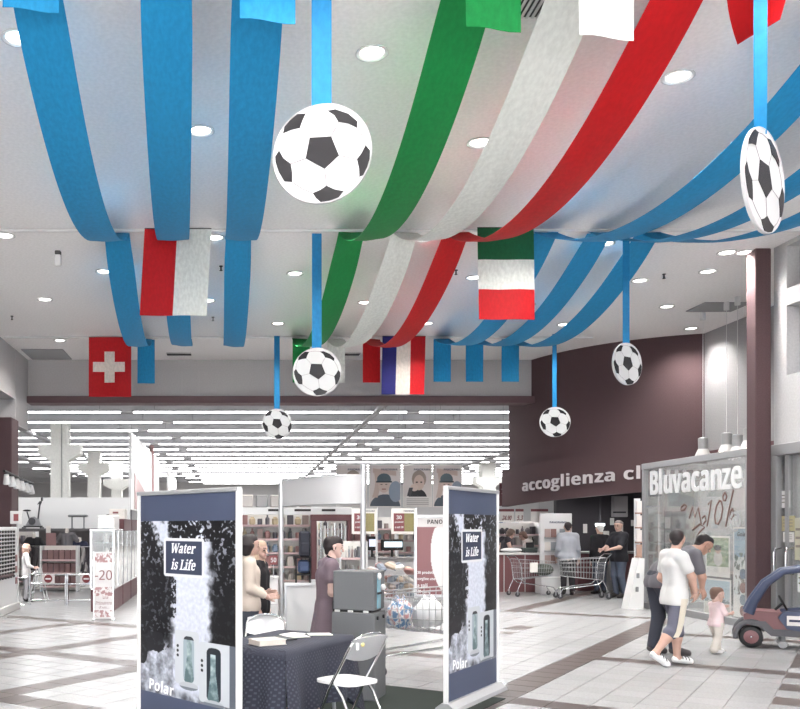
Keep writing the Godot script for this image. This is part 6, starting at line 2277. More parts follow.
func travel_agency() -> void:
	var h = 2.83
	var front = thing("glazed_shopfront", "travel agency glass front with aluminium frame", "glass front", Vector3(GX, 0, -16.3))
	var z0 = 14.5
	var z1 = 18.1
	wpart("pane", boxmb(Vector3(GX - 0.006, 0.1, -z0), Vector3(GX + 0.006, h - 0.05, -z1)), glass(0.1), front)
	for z in [z0, 17.55, z1]:
		wpart("post", boxmb(Vector3(GX - 0.05 if z != 17.55 else GX + 0.01, 0, -z + 0.04), Vector3(GX + 0.05 if z != 17.55 else GX + 0.09, h, -z - 0.04), 0.006), M.alu_dull, front)
	wpart("top_rail", boxmb(Vector3(GX - 0.055, h - 0.05, -z0 + 0.05), Vector3(GX + 0.055, h + 0.07, -z1 - 0.05), 0.008), M.alu_dull, front)
	wpart("bottom_rail", boxmb(Vector3(GX - 0.05, 0, -z0 + 0.04), Vector3(GX + 0.05, 0.12, -z1 - 0.04), 0.006), M.alu_dull, front)
	wpart("mid_rail", boxmb(Vector3(GX - 0.02, 2.02, -17.55), Vector3(GX + 0.02, 2.05, -z1)), M.alu_dull, front)
	var side = thing("glazed_partition", "glass side wall of the travel agency facing the reception", "glass front", Vector3(9.7, 0, -18.1))
	wpart("pane", boxmb(Vector3(GX + 0.06, 0.1, -18.095), Vector3(10.9, h - 0.05, -18.105)), glass(0.1), side)
	wpart("top_rail", boxmb(Vector3(GX + 0.06, h - 0.05, -18.05), Vector3(10.9, h + 0.07, -18.15)), M.alu_dull, side)
	wpart("bottom_rail", boxmb(Vector3(GX + 0.06, 0, -18.05), Vector3(10.9, 0.12, -18.15)), M.alu_dull, side)
	# shop lettering, one mesh for each letter
	var lt = thing("shop_lettering", "big rounded white letters across the travel agency glass", "lettering", on_glass(650, 495), -PI / 2)
	var fnt = font("Droid Sans", 700)
	var s = "Bluvacanze"
	var total = 0.0
	for ch in s: total += fnt.get_string_size(ch, HORIZONTAL_ALIGNMENT_LEFT, -1, 64).x
	var run = 0.0
	var wid = 17.85 - 14.62
	for ch in s:
		var adv: float = fnt.get_string_size(ch, HORIZONTAL_ALIGNMENT_LEFT, -1, 64).x
		var tm = TextMesh.new()
		tm.text = ch
		tm.font = fnt
		tm.font_size = 64
		tm.pixel_size = 0.01
		tm.depth = 0.02
		tm.curve_step = 2.0
		tm.vertical_alignment = VERTICAL_ALIGNMENT_BOTTOM
		tm.horizontal_alignment = HORIZONTAL_ALIGNMENT_LEFT
		var bb = tm.get_aabb()
		var kx = wid / total / 0.01
		var ky = 0.46 / 0.457
		var o = mpart("letter", tm, mat(222, 222, 224, 0.4), lt)
		o.transform = Transform3D(Basis.from_scale(Vector3(kx * 1.06, ky, 1)), Vector3(run / total * wid - bb.position.x * kx * 0.0, -bb.position.y * ky if ch in "Bluvacanze" else 0.0, 0.02))
		run += adv
	letters("S.p.A.", mat(222, 222, 224, 0.4), lt, Transform3D(Basis.IDENTITY, Vector3(wid - 0.42, 0.47, 0.012)), 0.36, 0.09)
	letters("@", mat(170, 170, 172, 0.4), lt, Transform3D(Basis.IDENTITY, Vector3(wid - 0.4, -0.72, 0.012)), 0.34, 0.34)
	# brushed discount writing
	var br = thing("brushed_writing", "brown brushed ten percent writing on the travel agency glass", "writing", on_glass(720, 530))
	var strokes = [
		[[340, 372], [356, 352], [347, 415], [334, 482]],
		[[398, 352], [382, 380], [373, 430], [377, 466], [391, 470], [406, 440], [413, 395], [408, 360], [398, 352]],
		[[467, 298], [455, 350], [440, 420], [428, 482]],
		[[424, 312], [414, 330], [416, 352], [427, 352], [434, 332], [424, 312]],
		[[462, 392], [450, 410], [450, 440], [460, 446], [469, 424], [462, 392]],
		[[222, 372], [206, 384], [206, 402], [222, 398], [234, 380], [222, 372]],
		[[246, 442], [262, 384], [275, 436], [292, 388], [306, 470]],
		[[262, 500], [300, 470], [322, 486], [296, 512], [282, 534], [302, 530]],
		[[310, 440], [325, 428], [330, 452], [316, 470]]]
	for st in strokes:
		var p = []
		for q in st: p.append(on_glass(640 + q[0] / 5.0, 430 + q[1] / 5.0, 0.012))
		var m = MB.new()
		m.tube(p, 0.022, 6)
		for k in m.v.size(): m.v[k].x = GX - 0.012 + (m.v[k].x - GX + 0.012) * 0.2
		wpart("stroke", m, mat(107, 80, 75, 0.7), br)
	# posters behind the glass
	pane_poster("white window poster with a green photograph behind the bending man", 706, 536, 730, 577, printed(holiday(0)))
	var pb = pane_poster("tall pale window poster with a column of round pictures", 733.5, 527, 752, 618, printed(holiday(1)), "Going", 0.88)
	pane_poster("low white window poster with a beach picture behind the toddler", 704, 579, 731, 626, printed(holiday(2)), "Going", 0.14)
	for k in 5:
		var m = MB.new()
		var c = on_glass(743, [574, 588, 600, 611, 622][k], -0.01)
		m.lathe([Vector2(0, -0.006), Vector2(0.085, -0.006), Vector2(0.085, 0.006), Vector2(0, 0.006)], Transform3D(Basis(Vector3(0, 0, 1), PI / 2), c), 20)
		wpart("round_picture", m, [mat(106, 120, 136), mat(140, 108, 102), mat(120, 130, 140), mat(128, 98, 92), mat(96, 108, 122)][k], pb)
	# inside: desk, brochure wall, small objects
	var iw = thing("brochure_wall", "wall rack of holiday brochures inside the travel agency", "rack", Vector3(10.7, 0, -16.3))
	wpart("back", boxmb(Vector3(10.78, 0.3, -14.6), Vector3(10.82, 2.6, -18.0)), mat(88, 82, 78), iw)
	for r in 5:
		wpart("ledge", boxmb(Vector3(10.66, 0.42 + 0.38 * r, -14.6), Vector3(10.78, 0.45 + 0.38 * r, -18.0)), mat(110, 98, 90), iw)
		for c in 11:
			var m = MB.new()
			m.box(Vector3(0, 0.15, 0), Vector3(0.012, 0.28, 0.2))
			var q = solo("brochure", m, [mat(120, 106, 98), mat(90, 98, 106), mat(150, 142, 128), mat(64, 62, 66)][(r * 3 + c) % 4], "holiday brochure on the wall rack inside the travel agency", "brochure", "brochures inside the agency")
			q.position = Vector3(10.71, 0.45 + 0.38 * r, -14.8 - 0.3 * c)
	wpart("support", boxmb(Vector3(10.78, 0, -16.2), Vector3(10.82, 0.3, -16.5)), mat(110, 98, 90), iw)
	var dk = thing("agency_desk", "dark desk inside the travel agency", "desk", Vector3(9.6, 0, -16.4))
	wpart("top", boxmb(Vector3(9.2, 0.74, -15.4), Vector3(9.95, 0.78, -17.3), 0.008), mat(96, 84, 78), dk)
	for q in [[9.3, -15.5], [9.85, -15.5], [9.3, -17.2], [9.85, -17.2]]:
		wpart("leg", boxmb(Vector3(q[0] - 0.03, 0, q[1] - 0.03), Vector3(q[0] + 0.03, 0.74, q[1] + 0.03)), M.dark, dk)
	wpart("modesty_panel", boxmb(Vector3(9.22, 0.2, -15.5), Vector3(9.25, 0.74, -17.2)), mat(80, 72, 70), dk)
	var mo = thing("desk_monitor", "black monitor on the travel agency desk", "monitor", Vector3(9.6, 0.78, -16.6))
	var mb = MB.new()
	mb.box(Vector3(0, 0.28, 0), Vector3(0.06, 0.34, 0.44), 0.015)
	part("screen_case", mb, M.black, mo)
	var mf = MB.new()
	mf.box(Vector3(0, 0.06, 0), Vector3(0.05, 0.12, 0.06))
	mf.box(Vector3(0, 0.01, 0), Vector3(0.18, 0.02, 0.24), 0.005)
	part("foot", mf, M.black, mo)
	var st = thing("display_pillar", "dark display pillar with pictures inside the travel agency corner", "display", Vector3(8.9, 0, -17.75))
	wpart("pillar", boxmb(Vector3(8.75, 0, -17.65), Vector3(9.05, 1.95, -17.9), 0.01), mat(48, 46, 50), st)
	for k in 4:
		wpart("picture", boxmb(Vector3(8.735, 0.7 + 0.3 * k, -17.68), Vector3(8.75, 0.92 + 0.3 * k, -17.87)), mat(130, 122, 122), st)
	# pendant lamps over the agency
	for q in [[703, 18.45, 456], [726.5, 17.6, 452], [737.5, 17.2, 454], [749, 16.85, 448]]:
		var p = P(q[0], q[2], q[1])
		var o = thing("pendant_lamp", "cylindrical grey pendant lamp hanging over the travel agency", "pendant lamp", p, 0, "pendant lamps over the agency")
		var a = MB.new()
		a.lathe([Vector2(0.09, 0.14), Vector2(0.095, 0.36), Vector2(0.06, 0.38), Vector2(0, 0.38)], Transform3D.IDENTITY, 18)
		part("housing", a, mat(150, 150, 152, 0.4, 0.3), o)
		var b = MB.new()
		b.lathe([Vector2(0.14, 0.0), Vector2(0.15, 0.01), Vector2(0.095, 0.14), Vector2(0.085, 0.14)], Transform3D.IDENTITY, 18)
		part("reflector", b, mat(190, 188, 188, 0.3), o)
		var g = MB.new()
		g.lathe([Vector2(0.135, 0.005), Vector2(0.0, 0.005)], Transform3D.IDENTITY, 18)
		part("lamp_lens", g, glow(Color(1, 0.97, 0.92), 2.2), o)
		var c = MB.new()
		c.tube([Vector3(0, 0.38, 0), Vector3(0, CEIL - p.y, 0)], 0.006, 5)
		part("cable", c, M.white, o)
		var r = MB.new()
		r.lathe([Vector2(0, CEIL - p.y - 0.16), Vector2(0.05, CEIL - p.y - 0.16), Vector2(0.05, CEIL - p.y), Vector2(0, CEIL - p.y)], Transform3D.IDENTITY, 12)
		part("ceiling_cup", r, M.white, o)
		var l = SpotLight3D.new()
		l.name = "pendant_beam"
		l.spot_angle = 65
		l.light_energy = 0.6
		l.light_size = 0.12
		l.light_color = Color(1, 0.96, 0.9)
		l.spot_range = 20
		l.spot_attenuation = 2.0
		l.shadow_enabled = true
		l.rotation.x = -PI / 2
		l.position = p + Vector3(0, -0.02, 0)
		add_child(l, true)

# ---- the shop on the right with its glass door, and the toy car in front
func on_face(x: float, y: float, proud := 0.0) -> Vector3:
	var z = (8.66 - proud) * F / (x - PX)
	return Vector3(8.66 - proud, Y(y, z), -z)

func right_shop() -> void:
	var d = struct("door_1", boxmb(Vector3(8.7, 0.04, -13.9), Vector3(8.712, 2.74, -11.1)), glass(0.1))
	for e in [[Vector3(8.6, 0, -14.19), Vector3(8.76, 2.74, -14.04)], [Vector3(8.6, 0, -11.1), Vector3(8.76, 2.74, -11.0)], [Vector3(8.6, 2.74, -14.19), Vector3(8.76, 2.92, -11.0)]]:
		wpart("frame", boxmb(e[0], e[1], 0.01), M.alu_dull, d)
	for e in [[13.95, 13.85], [12.62, 12.48]]:
		wpart("leaf_stile", boxmb(Vector3(8.67, 0.02, -e[0]), Vector3(8.74, 2.74, -e[1]), 0.008), M.alu_dull, d)
	wpart("leaf_rail", boxmb(Vector3(8.67, 0.02, -13.95), Vector3(8.74, 0.2, -11.1)), M.alu_dull, d)
	for x in [776, 788]:
		var z = 8.6 * F / (x - PX)
		var y0: float = Y(574, z)
		var y1: float = Y(548, z)
		var m = MB.new()
		m.tube([Vector3(8.68, y0, -z), Vector3(8.58, y0 + 0.02, -z), Vector3(8.56, y0 + 0.08, -z), Vector3(8.56, y1 - 0.08, -z), Vector3(8.58, y1 - 0.02, -z), Vector3(8.68, y1, -z)], 0.018, 8)
		wpart("handle", m, M.chrome, d)
	for q in [[779, 491, 788, 508, mat(196, 196, 198), "white notice near the top of the right shop door"], [779.5, 516, 793, 531, mat(158, 150, 118), "ochre notice on the right shop door"], [781.5, 532, 792, 542, mat(206, 204, 204), "white notice under the ochre one on the right shop door"], [793, 518, 800, 560, mat(168, 164, 148), "tall pale poster on the right shop door"], [796, 565, 803, 592, mat(200, 204, 206), "low white poster on the right shop door"]]:
		var a = on_face(q[0], q[3], 0.0)
		var b = on_face(q[2], q[1], 0.0)
		var o = thing("door_notice", q[5], "notice", Vector3(8.69, a.y, (a.z + b.z) / 2))
		var hh: float = (q[3] - q[1]) * -a.z / F
		wpart("sheet", boxmb(Vector3(8.685, a.y, a.z), Vector3(8.695, a.y + hh, b.z)), q[4], o)
		for k in 3:
			wpart("text_line", boxmb(Vector3(8.683, a.y + hh * (0.3 + 0.2 * k), lerpf(a.z, b.z, 0.15)), Vector3(8.686, a.y + hh * (0.36 + 0.2 * k), lerpf(a.z, b.z, 0.85))), mat(120, 114, 110), o)
	# inside
	struct("wall_shop_back", boxmb(Vector3(11.3, 0, -10.9), Vector3(11.4, 3.2, -14.0)), mat(78, 75, 77))
	struct("wall_shop_side", boxmb(Vector3(8.96, 0, -10.7), Vector3(11.4, 3.2, -10.9)), mat(78, 75, 77))
	struct("ceiling_shop", boxmb(Vector3(8.96, 3.2, -10.7), Vector3(11.4, 3.3, -14.0)), mat(150, 148, 150))
	var o = thing("shop_shelf", "dark shelf with coloured packs inside the right shop", "shelf", Vector3(10.7, 0, -12.6))
	for k in 6:
		wpart("board", boxmb(Vector3(10.4, 0.15 + 0.42 * k, -11.2), Vector3(11.2, 0.18 + 0.42 * k, -13.9)), M.dark, o)
	wpart("back", boxmb(Vector3(11.2, 0, -11.2), Vector3(11.24, 2.6, -13.9)), M.dark, o)
	wpart("end", boxmb(Vector3(10.4, 0, -13.9), Vector3(11.24, 2.6, -13.94)), M.dark, o)
	for k in 6:
		for c in 8:
			var m = MB.new()
			m.box(Vector3(0, 0.14, 0), Vector3(0.2, 0.28 - 0.04 * (c % 3), 0.26), 0.01)
			var q = solo("carton", m, [mat(150, 146, 150), mat(110, 90, 92), mat(170, 160, 150), mat(84, 96, 112)][(k + c * 3) % 4], "pack on the dark shelf inside the right shop", "pack", "packs inside the right shop")
			q.position = Vector3(10.65, 0.18 + 0.42 * k + 0.001, -11.4 - 0.33 * c)
	toy_car()

func toy_car() -> void:
	var o = thing("toy_car", "blue and maroon child's toy car trolley by the glass door", "toy car", Vector3(7.715, 0, -12.165), PI - 0.5)
	var mau = mat(122, 84, 86, 0.4)
	var blue = mat(66, 74, 98, 0.4)
	var gry = mat(92, 92, 96, 0.6)
	# body shell: side outline with cut wheel arch
	var side = PackedVector2Array([Vector2(0.6, 0.3), Vector2(0.62, 0.44), Vector2(0.52, 0.5), Vector2(0.18, 0.49), Vector2(0.1, 0.38), Vector2(-0.3, 0.38), Vector2(-0.36, 0.56), Vector2(-0.62, 0.54), Vector2(-0.66, 0.22), Vector2(0.28, 0.22), Vector2(0.34, 0.3)])
	var b = MB.new()
	b.prism(side, 0.5)
	part("body_shell", b, mau, o)
	var flo = MB.new()
	flo.prism(PackedVector2Array([Vector2(0.5, 0.36), Vector2(0.36, 0.36), Vector2(0.27, 0.26), Vector2(-0.66, 0.25), Vector2(-0.68, 0.17), Vector2(0.3, 0.17), Vector2(0.42, 0.28), Vector2(0.6, 0.32)]), 0.56)
	part("sill", flo, gry, o)
	for s in [-1.0, 1.0]:
		var ar = MB.new()      # fender over the front wheel
		var pts = []
		for k in 9:
			var an = lerpf(-0.2, PI * 0.86, k / 8.0)
			pts.append(Vector3(0.53 + cos(an) * 0.185, 0.15 + sin(an) * 0.2, s * 0.25))
		ar.tube(pts, 0.035, 8)
		part("fender", ar, gry, o)
		var fr = MB.new()
		fr.tube([Vector3(0.56, 0.46, s * 0.24), Vector3(0.5, 0.62, s * 0.24), Vector3(0.36, 0.86, s * 0.24), Vector3(0.16, 1.03, s * 0.23), Vector3(-0.06, 1.07, s * 0.23), Vector3(-0.4, 1.04, s * 0.23), Vector3(-0.58, 0.9, s * 0.23), Vector3(-0.62, 0.54, s * 0.23)], [0.07, 0.06, 0.05, 0.045, 0.045, 0.045, 0.05, 0.055], 10)
		part("roof_frame", fr, blue, o)
		var dp = MB.new()
		dp.prism(PackedVector2Array([Vector2(0.22, 0.42), Vector2(0.16, 0.5), Vector2(-0.2, 0.54), Vector2(-0.28, 0.5), Vector2(-0.22, 0.34), Vector2(-0.08, 0.24), Vector2(0.12, 0.27)]), 0.06, Transform3D(Basis.IDENTITY, Vector3(0, 0, s * 0.27)))
		var door = part("door_panel", dp, blue, o)
		var lb = MB.new()
		lb.box(Vector3(0.02, 0.385, s * 0.303), Vector3(0.2, 0.13, 0.006))
		var lab = part("label_plate", lb, M.paper, door)
		var tx = MB.new()
		tx.box(Vector3(0.02, 0.385, s * 0.307), Vector3(0.15, 0.03, 0.003))
		part("print_line", tx, M.navy, lab)
		var w = MB.new()
		w.lathe([Vector2(0, -0.05), Vector2(0.1, -0.05), Vector2(0.135, -0.045), Vector2(0.145, -0.02), Vector2(0.145, 0.02), Vector2(0.135, 0.045), Vector2(0.1, 0.05), Vector2(0, 0.05)], Transform3D(Basis(Vector3.RIGHT, PI / 2), Vector3(0.53, 0.145, s * 0.25)), 24)
		var wh = part("wheel", w, M.black, o)
		var hub = MB.new()
		hub.lathe([Vector2(0, -0.06), Vector2(0.03, -0.062), Vector2(0.09, -0.052), Vector2(0.09, 0.052), Vector2(0.03, 0.062), Vector2(0, 0.06)], Transform3D(Basis(Vector3.RIGHT, PI / 2), Vector3(0.53, 0.145, s * 0.25)), 20)
		part("hub", hub, mau, wh)
		var cap = MB.new()
		cap.blob(Vector3(0.53, 0.145, s * 0.315), Vector3(0.016, 0.016, 0.01), 8)
		part("axle_cap", cap, M.chrome, wh)
		for x in [0.16, -0.5]:
			var cs = MB.new()
			cs.lathe([Vector2(0, -0.018), Vector2(0.05, -0.018), Vector2(0.055, 0), Vector2(0.05, 0.018), Vector2(0, 0.018)], Transform3D(Basis(Vector3.RIGHT, PI / 2), Vector3(x, 0.055, s * 0.2)), 14)
			var cst = part("caster", cs, mat(150, 150, 152, 0.4), o)
			var ck = MB.new()
			ck.box(Vector3(x, 0.13, s * 0.2), Vector3(0.06, 0.08, 0.05), 0.01)
			part("fork", ck, M.grey, cst)
	var rf = MB.new()
	rf.box(Vector3(-0.22, 1.075, 0), Vector3(0.4, 0.05, 0.46), 0.02)
	part("roof", rf, blue, o)
	var seat = MB.new()
	seat.box(Vector3(-0.34, 0.52, 0), Vector3(0.1, 0.32, 0.4), 0.04)
	seat.box(Vector3(-0.2, 0.4, 0), Vector3(0.26, 0.07, 0.4), 0.03)
	part("seat", seat, mau, o)
	var wheel = MB.new()
	var rg = []
	for k in 18: rg.append(Vector3(0.15 + sin(TAU * k / 18) * 0.045, 0.6 + sin(TAU * k / 18) * 0.09, cos(TAU * k / 18) * 0.1))
	wheel.tube(rg, 0.014, 6, true)
	wheel.tube([Vector3(0.15, 0.6, 0), Vector3(0.24, 0.5, 0)], 0.018, 6)
	wheel.tube([Vector3(0.15, 0.6, -0.1), Vector3(0.15, 0.6, 0.1)], 0.01, 6)
	part("steering_wheel", wheel, M.black, o)
	var hd = MB.new()
	hd.tube([Vector3(-0.6, 0.5, 0.2), Vector3(-0.85, 0.95, 0.2), Vector3(-0.85, 0.95, -0.2), Vector3(-0.6, 0.5, -0.2)], 0.02, 8)
	part("push_handle", hd, gry, o)

# ---- people
func people() -> void:
	var skin = Color8(188, 156, 143)
	var dark_hair = mat(46, 40, 42, 0.55)
	var short_locks = [[Vector3(-0.035, 0.052, 0), 0.088, Vector3(0.022, 0.066, 0), 0.074], [Vector3(-0.05, 0.0, 0), 0.073, Vector3(-0.058, -0.045, 0), 0.042], [Vector3(0.06, 0.088, 0.02), 0.03, Vector3(0.085, 0.068, 0.03), 0.016], [Vector3(0.0, 0.01, 0.07), 0.022, Vector3(0.0, -0.02, 0.072), 0.014], [Vector3(0.0, 0.01, -0.07), 0.022, Vector3(0.0, -0.02, -0.072), 0.014]]
	var crop = [[Vector3(-0.035, 0.05, 0), 0.085, Vector3(0.02, 0.064, 0), 0.071], [Vector3(-0.05, 0.0, 0), 0.068, Vector3(-0.058, -0.03, 0), 0.048]]
	var full = [[Vector3(-0.038, 0.048, 0), 0.09, Vector3(0.012, 0.064, 0), 0.077], [Vector3(-0.05, 0.0, 0.03), 0.085, Vector3(-0.06, -0.06, 0.03), 0.06], [Vector3(-0.05, 0.0, -0.03), 0.085, Vector3(-0.06, -0.06, -0.03), 0.06]]
	var longh = [[Vector3(-0.038, 0.05, 0), 0.09, Vector3(0.015, 0.066, 0), 0.077], [Vector3(-0.03, 0.0, 0.055), 0.045, Vector3(-0.01, -0.2, 0.07), 0.04], [Vector3(-0.03, 0.0, -0.055), 0.045, Vector3(-0.01, -0.2, -0.07), 0.04], [Vector3(-0.065, 0.0, 0), 0.06, Vector3(-0.07, -0.24, 0), 0.05]]
	# the woman in the mauve dress at the dispenser
	var z = 9.15
	var lady = person("woman with short dark hair in a mauve patterned dress at the grey cabinet", Vector3(X(329, z), 0.0, -z), 0.12, 1.53, {
		"look": Vector3(1, -0.08, 0.1), "head": Vector3(0.03, 0.925, 0.005), "neck": Vector3(0.005, 0.845, 0), "chest": Vector3(0.0, 0.74, 0),
		"elR": Vector3(-0.01, 0.64, 0.13), "wrR": Vector3(0.125, 0.62, 0.11), "hdR": Vector3(1, 0.1, -0.2), "elL": Vector3(0.0, 0.64, -0.13), "wrL": Vector3(0.13, 0.63, -0.08), "hdL": Vector3(1, 0, 0.2)},
		{"skin": Color8(200, 170, 160), "top": noisy(150, 132, 142, 0.9, 0.045, 0.4), "top_name": "dress", "sleeve": 0.5, "hem": 0.17, "flare": 0.092, "loose": 0.014, "stout": 1.12, "legs": mat(36, 34, 38, 0.8), "legs_name": "leggings", "leg": 1.9, "hair": dark_hair, "locks": short_locks, "cell": 0.013, "shoes": M.black})
	var bag = thing("shoulder_bag", "black shoulder bag on the woman in the mauve dress", "bag", Vector3(X(338, z), 0.84, -z + 0.21), 0.12)
	var bb = MB.new()
	bb.box(Vector3.ZERO, Vector3(0.16, 0.17, 0.07), 0.025)
	part("pouch", bb, M.black, bag)
	var bs = MB.new()
	bs.tube([Vector3(-0.06, 0.07, -0.01), Vector3(-0.02, 0.2, -0.02), Vector3(0.0, 0.34, -0.08), Vector3(-0.05, 0.47, -0.14), Vector3(-0.1, 0.5, -0.17)], 0.011, 6)
	part("strap", bs, M.black, bag)
	var bf = MB.new()
	bf.box(Vector3(0.0, 0.04, 0.037), Vector3(0.13, 0.08, 0.012), 0.005)
	part("flap", bf, mat(60, 56, 58, 0.3), bag)
	# two women talking behind the banner
	z = 9.5
	person("woman with full dark hair in a cream sweater and jeans beside the wide banner", Vector3(X(249, z), 0, -z), 0.05, 1.54, {
		"look": Vector3(1, 0, -0.25), "elR": Vector3(-0.005, 0.65, 0.125), "wrR": Vector3(0.12, 0.585, 0.1), "hdR": Vector3(1, 0.15, -0.1), "elL": Vector3(0, 0.65, -0.125), "wrL": Vector3(0.12, 0.6, -0.06), "hdL": Vector3(1, 0.1, 0.2)},
		{"skin": skin, "top": mat(196, 184, 174, 0.9), "top_name": "sweater", "sleeve": 1.75, "hem": 0.01, "stout": 1.02, "legs": mat(72, 76, 86, 0.9), "legs_name": "jeans", "hair": dark_hair, "locks": full, "cell": 0.014})
	z = 10.2
	person("woman with long fair hair in black beside the cream-sweatered woman", Vector3(X(259, z), 0, -z), -0.35, 1.46, {
		"look": Vector3(0.9, 0, 0.3), "wrR": Vector3(0.04, 0.5, 0.15), "elR": Vector3(0.0, 0.64, 0.135)},
		{"skin": skin, "top": mat(38, 36, 40, 0.9), "sleeve": 0.4, "hem": 0.05, "legs": mat(34, 33, 37, 0.9), "hair": mat(184, 160, 140, 0.6), "locks": longh, "cell": 0.015})
	# the boy, the bending man and the toddler
	z = 10.6
	var boy = person("boy in a white tee shirt and striped grey shorts walking past the glass", Vector3(X(675, z), 0, -z), 0.1, 1.595, {
		"look": Vector3(0.75, -0.12, -0.65), "head": Vector3(0.025, 0.925, -0.01), "neck": Vector3(0.0, 0.84, 0), "chest": Vector3(-0.005, 0.74, 0), "pelvis": Vector3(-0.005, 0.53, 0),
		"shR": Vector3(-0.01, 0.8, 0.1), "elR": Vector3(0.045, 0.66, 0.135), "wrR": Vector3(0.1, 0.545, 0.09), "hdR": Vector3(0.3, -1, -0.4), "elL": Vector3(-0.03, 0.64, -0.125), "wrL": Vector3(0.06, 0.54, -0.11), "hdL": Vector3(0.6, -0.8, 0.1),
		"knL": Vector3(0.045, 0.275, -0.05), "anL": Vector3(0.05, 0.045, -0.055), "toL": Vector3(0.15, 0.02, -0.06),
		"hpR": Vector3(0.0, 0.525, 0.05), "knR": Vector3(-0.045, 0.275, 0.05), "anR": Vector3(-0.185, 0.1, 0.052), "toR": Vector3(-0.105, 0.024, 0.058)},
		{"skin": Color8(188, 152, 138), "top": mat(200, 200, 200, 0.9), "sleeve": 0.6, "hem": 0.05, "flare": 0.074, "loose": 0.015, "stout": 0.9, "legs": mat(98, 98, 112, 0.9), "legs_name": "shorts", "leg": 1.16, "ankle": 0.046, "leg_loose": 0.01, "hair": dark_hair, "locks": crop, "cell": 0.013, "shoes": mat(226, 226, 226, 0.5), "straps": M.black})
	var sg = []
	for k in 10:
		var t = k / 9.0
		var p = Vector3(0.0, 0.5, 0.05).lerp(Vector3(-0.03, 0.275, 0.05), t * 1.0) * 1.595
		if t > 0.85: p = Vector3(-0.03, 0.275, 0.05).lerp(Vector3(-0.06, 0.22, 0.05), (t - 0.85) / 0.15) * 1.595
		var r = lerpf(0.056, 0.042, t) * 1.595 + 0.028
		var row = []
		for c in 5:
			var an = lerpf(-0.35, 0.35, c / 4.0)
			row.append(p + Vector3(sin(an) * r, 0, cos(an) * r))
		sg.append(row)
	var sp = MB.new()
	sp.sheet(sg, 0.004)
	part("side_stripe", sp, mat(200, 192, 178, 0.9), boy.get_node("shorts"))
	z = 11.5
	person("man in a grey shirt and dark jeans bending down to the toddler", Vector3(X(666, z), 0, -z), 0.0, 1.72, {
		"pelvis": Vector3(-0.05, 0.55, 0), "waist": Vector3(-0.02, 0.62, 0), "chest": Vector3(0.095, 0.71, 0), "neck": Vector3(0.2, 0.775, 0), "head": Vector3(0.278, 0.815, 0), "look": Vector3(0.8, -0.6, 0),
		"shL": Vector3(0.165, 0.745, -0.1), "elL": Vector3(0.225, 0.58, -0.11), "wrL": Vector3(0.235, 0.5, -0.08), "hdL": Vector3(0.3, -0.9, 0),
		"shR": Vector3(0.165, 0.745, 0.1), "elR": Vector3(0.21, 0.58, 0.11), "wrR": Vector3(0.22, 0.5, 0.09), "hdR": Vector3(0.3, -0.9, 0),
		"hpL": Vector3(-0.05, 0.535, -0.05), "knL": Vector3(-0.03, 0.28, -0.055), "anL": Vector3(-0.075, 0.05, -0.06), "toL": Vector3(0.01, 0.02, -0.065),
		"hpR": Vector3(-0.05, 0.535, 0.05), "knR": Vector3(0.045, 0.29, 0.055), "anR": Vector3(0.03, 0.05, 0.06), "toR": Vector3(0.12, 0.02, 0.068)},
		{"skin": Color8(174, 136, 120), "top": mat(104, 102, 108, 0.9), "sleeve": 0.7, "hem": 0.02, "stout": 1.1, "legs": mat(62, 64, 74, 0.9), "legs_name": "jeans", "leg_loose": 0.016, "hair": mat(44, 38, 40, 0.5), "locks": crop, "cell": 0.015, "shoes": mat(70, 66, 68)})
	z = 11.6
	person("toddler in a pink shirt and pale trousers walking before the window posters", Vector3(X(716, z), 0, -z), 0.15, 0.86, {
		"head": Vector3(0.02, 0.872, 0), "neck": Vector3(0, 0.77, 0), "chest": Vector3(0.01, 0.67, 0), "waist": Vector3(0.01, 0.56, 0), "pelvis": Vector3(0, 0.47, 0), "look": Vector3(1, -0.1, 0.1),
		"shL": Vector3(0, 0.725, -0.1), "elL": Vector3(0.07, 0.63, -0.12), "wrL": Vector3(0.18, 0.68, -0.08), "hdL": Vector3(1, 0.4, 0.2),
		"shR": Vector3(0, 0.725, 0.1), "elR": Vector3(0.06, 0.6, 0.13), "wrR": Vector3(0.17, 0.6, 0.09), "hdR": Vector3(1, 0.4, -0.1),
		"hpL": Vector3(0, 0.44, -0.055), "knL": Vector3(0.06, 0.25, -0.06), "anL": Vector3(0.06, 0.06, -0.06), "toL": Vector3(0.16, 0.03, -0.07),
		"hpR": Vector3(0, 0.44, 0.055), "knR": Vector3(-0.01, 0.25, 0.06), "anR": Vector3(-0.08, 0.06, 0.06), "toR": Vector3(0.02, 0.03, 0.07)},
		{"skin": Color8(198, 166, 154), "head": 1.58, "stout": 1.1, "top": mat(222, 200, 202, 0.9), "sleeve": 0.9, "hem": 0.03, "flare": 0.075, "loose": 0.008, "legs": mat(206, 198, 190, 0.9), "leg": 1.95, "leg_loose": 0.012, "ankle": 0.045, "hair": mat(112, 88, 78, 0.6), "locks": crop, "cell": 0.009, "shoes": mat(228, 224, 224)})
	# shoppers at the reception
	z = 21.0
	person("man in a light grey shirt and dark trousers with his back turned", Vector3(X(576, z), 0, -z - 0.5), PI / 2 - 0.2, 1.74, {"wrR": Vector3(0.05, 0.5, 0.15), "wrL": Vector3(0.08, 0.52, -0.14)},
		{"skin": skin, "top": mat(158, 160, 168, 0.9), "sleeve": 1.8, "hem": 0.0, "stout": 1.12, "legs": mat(44, 42, 46, 0.9), "hair": dark_hair, "locks": crop, "cell": 0.022, "loose": 0.018})
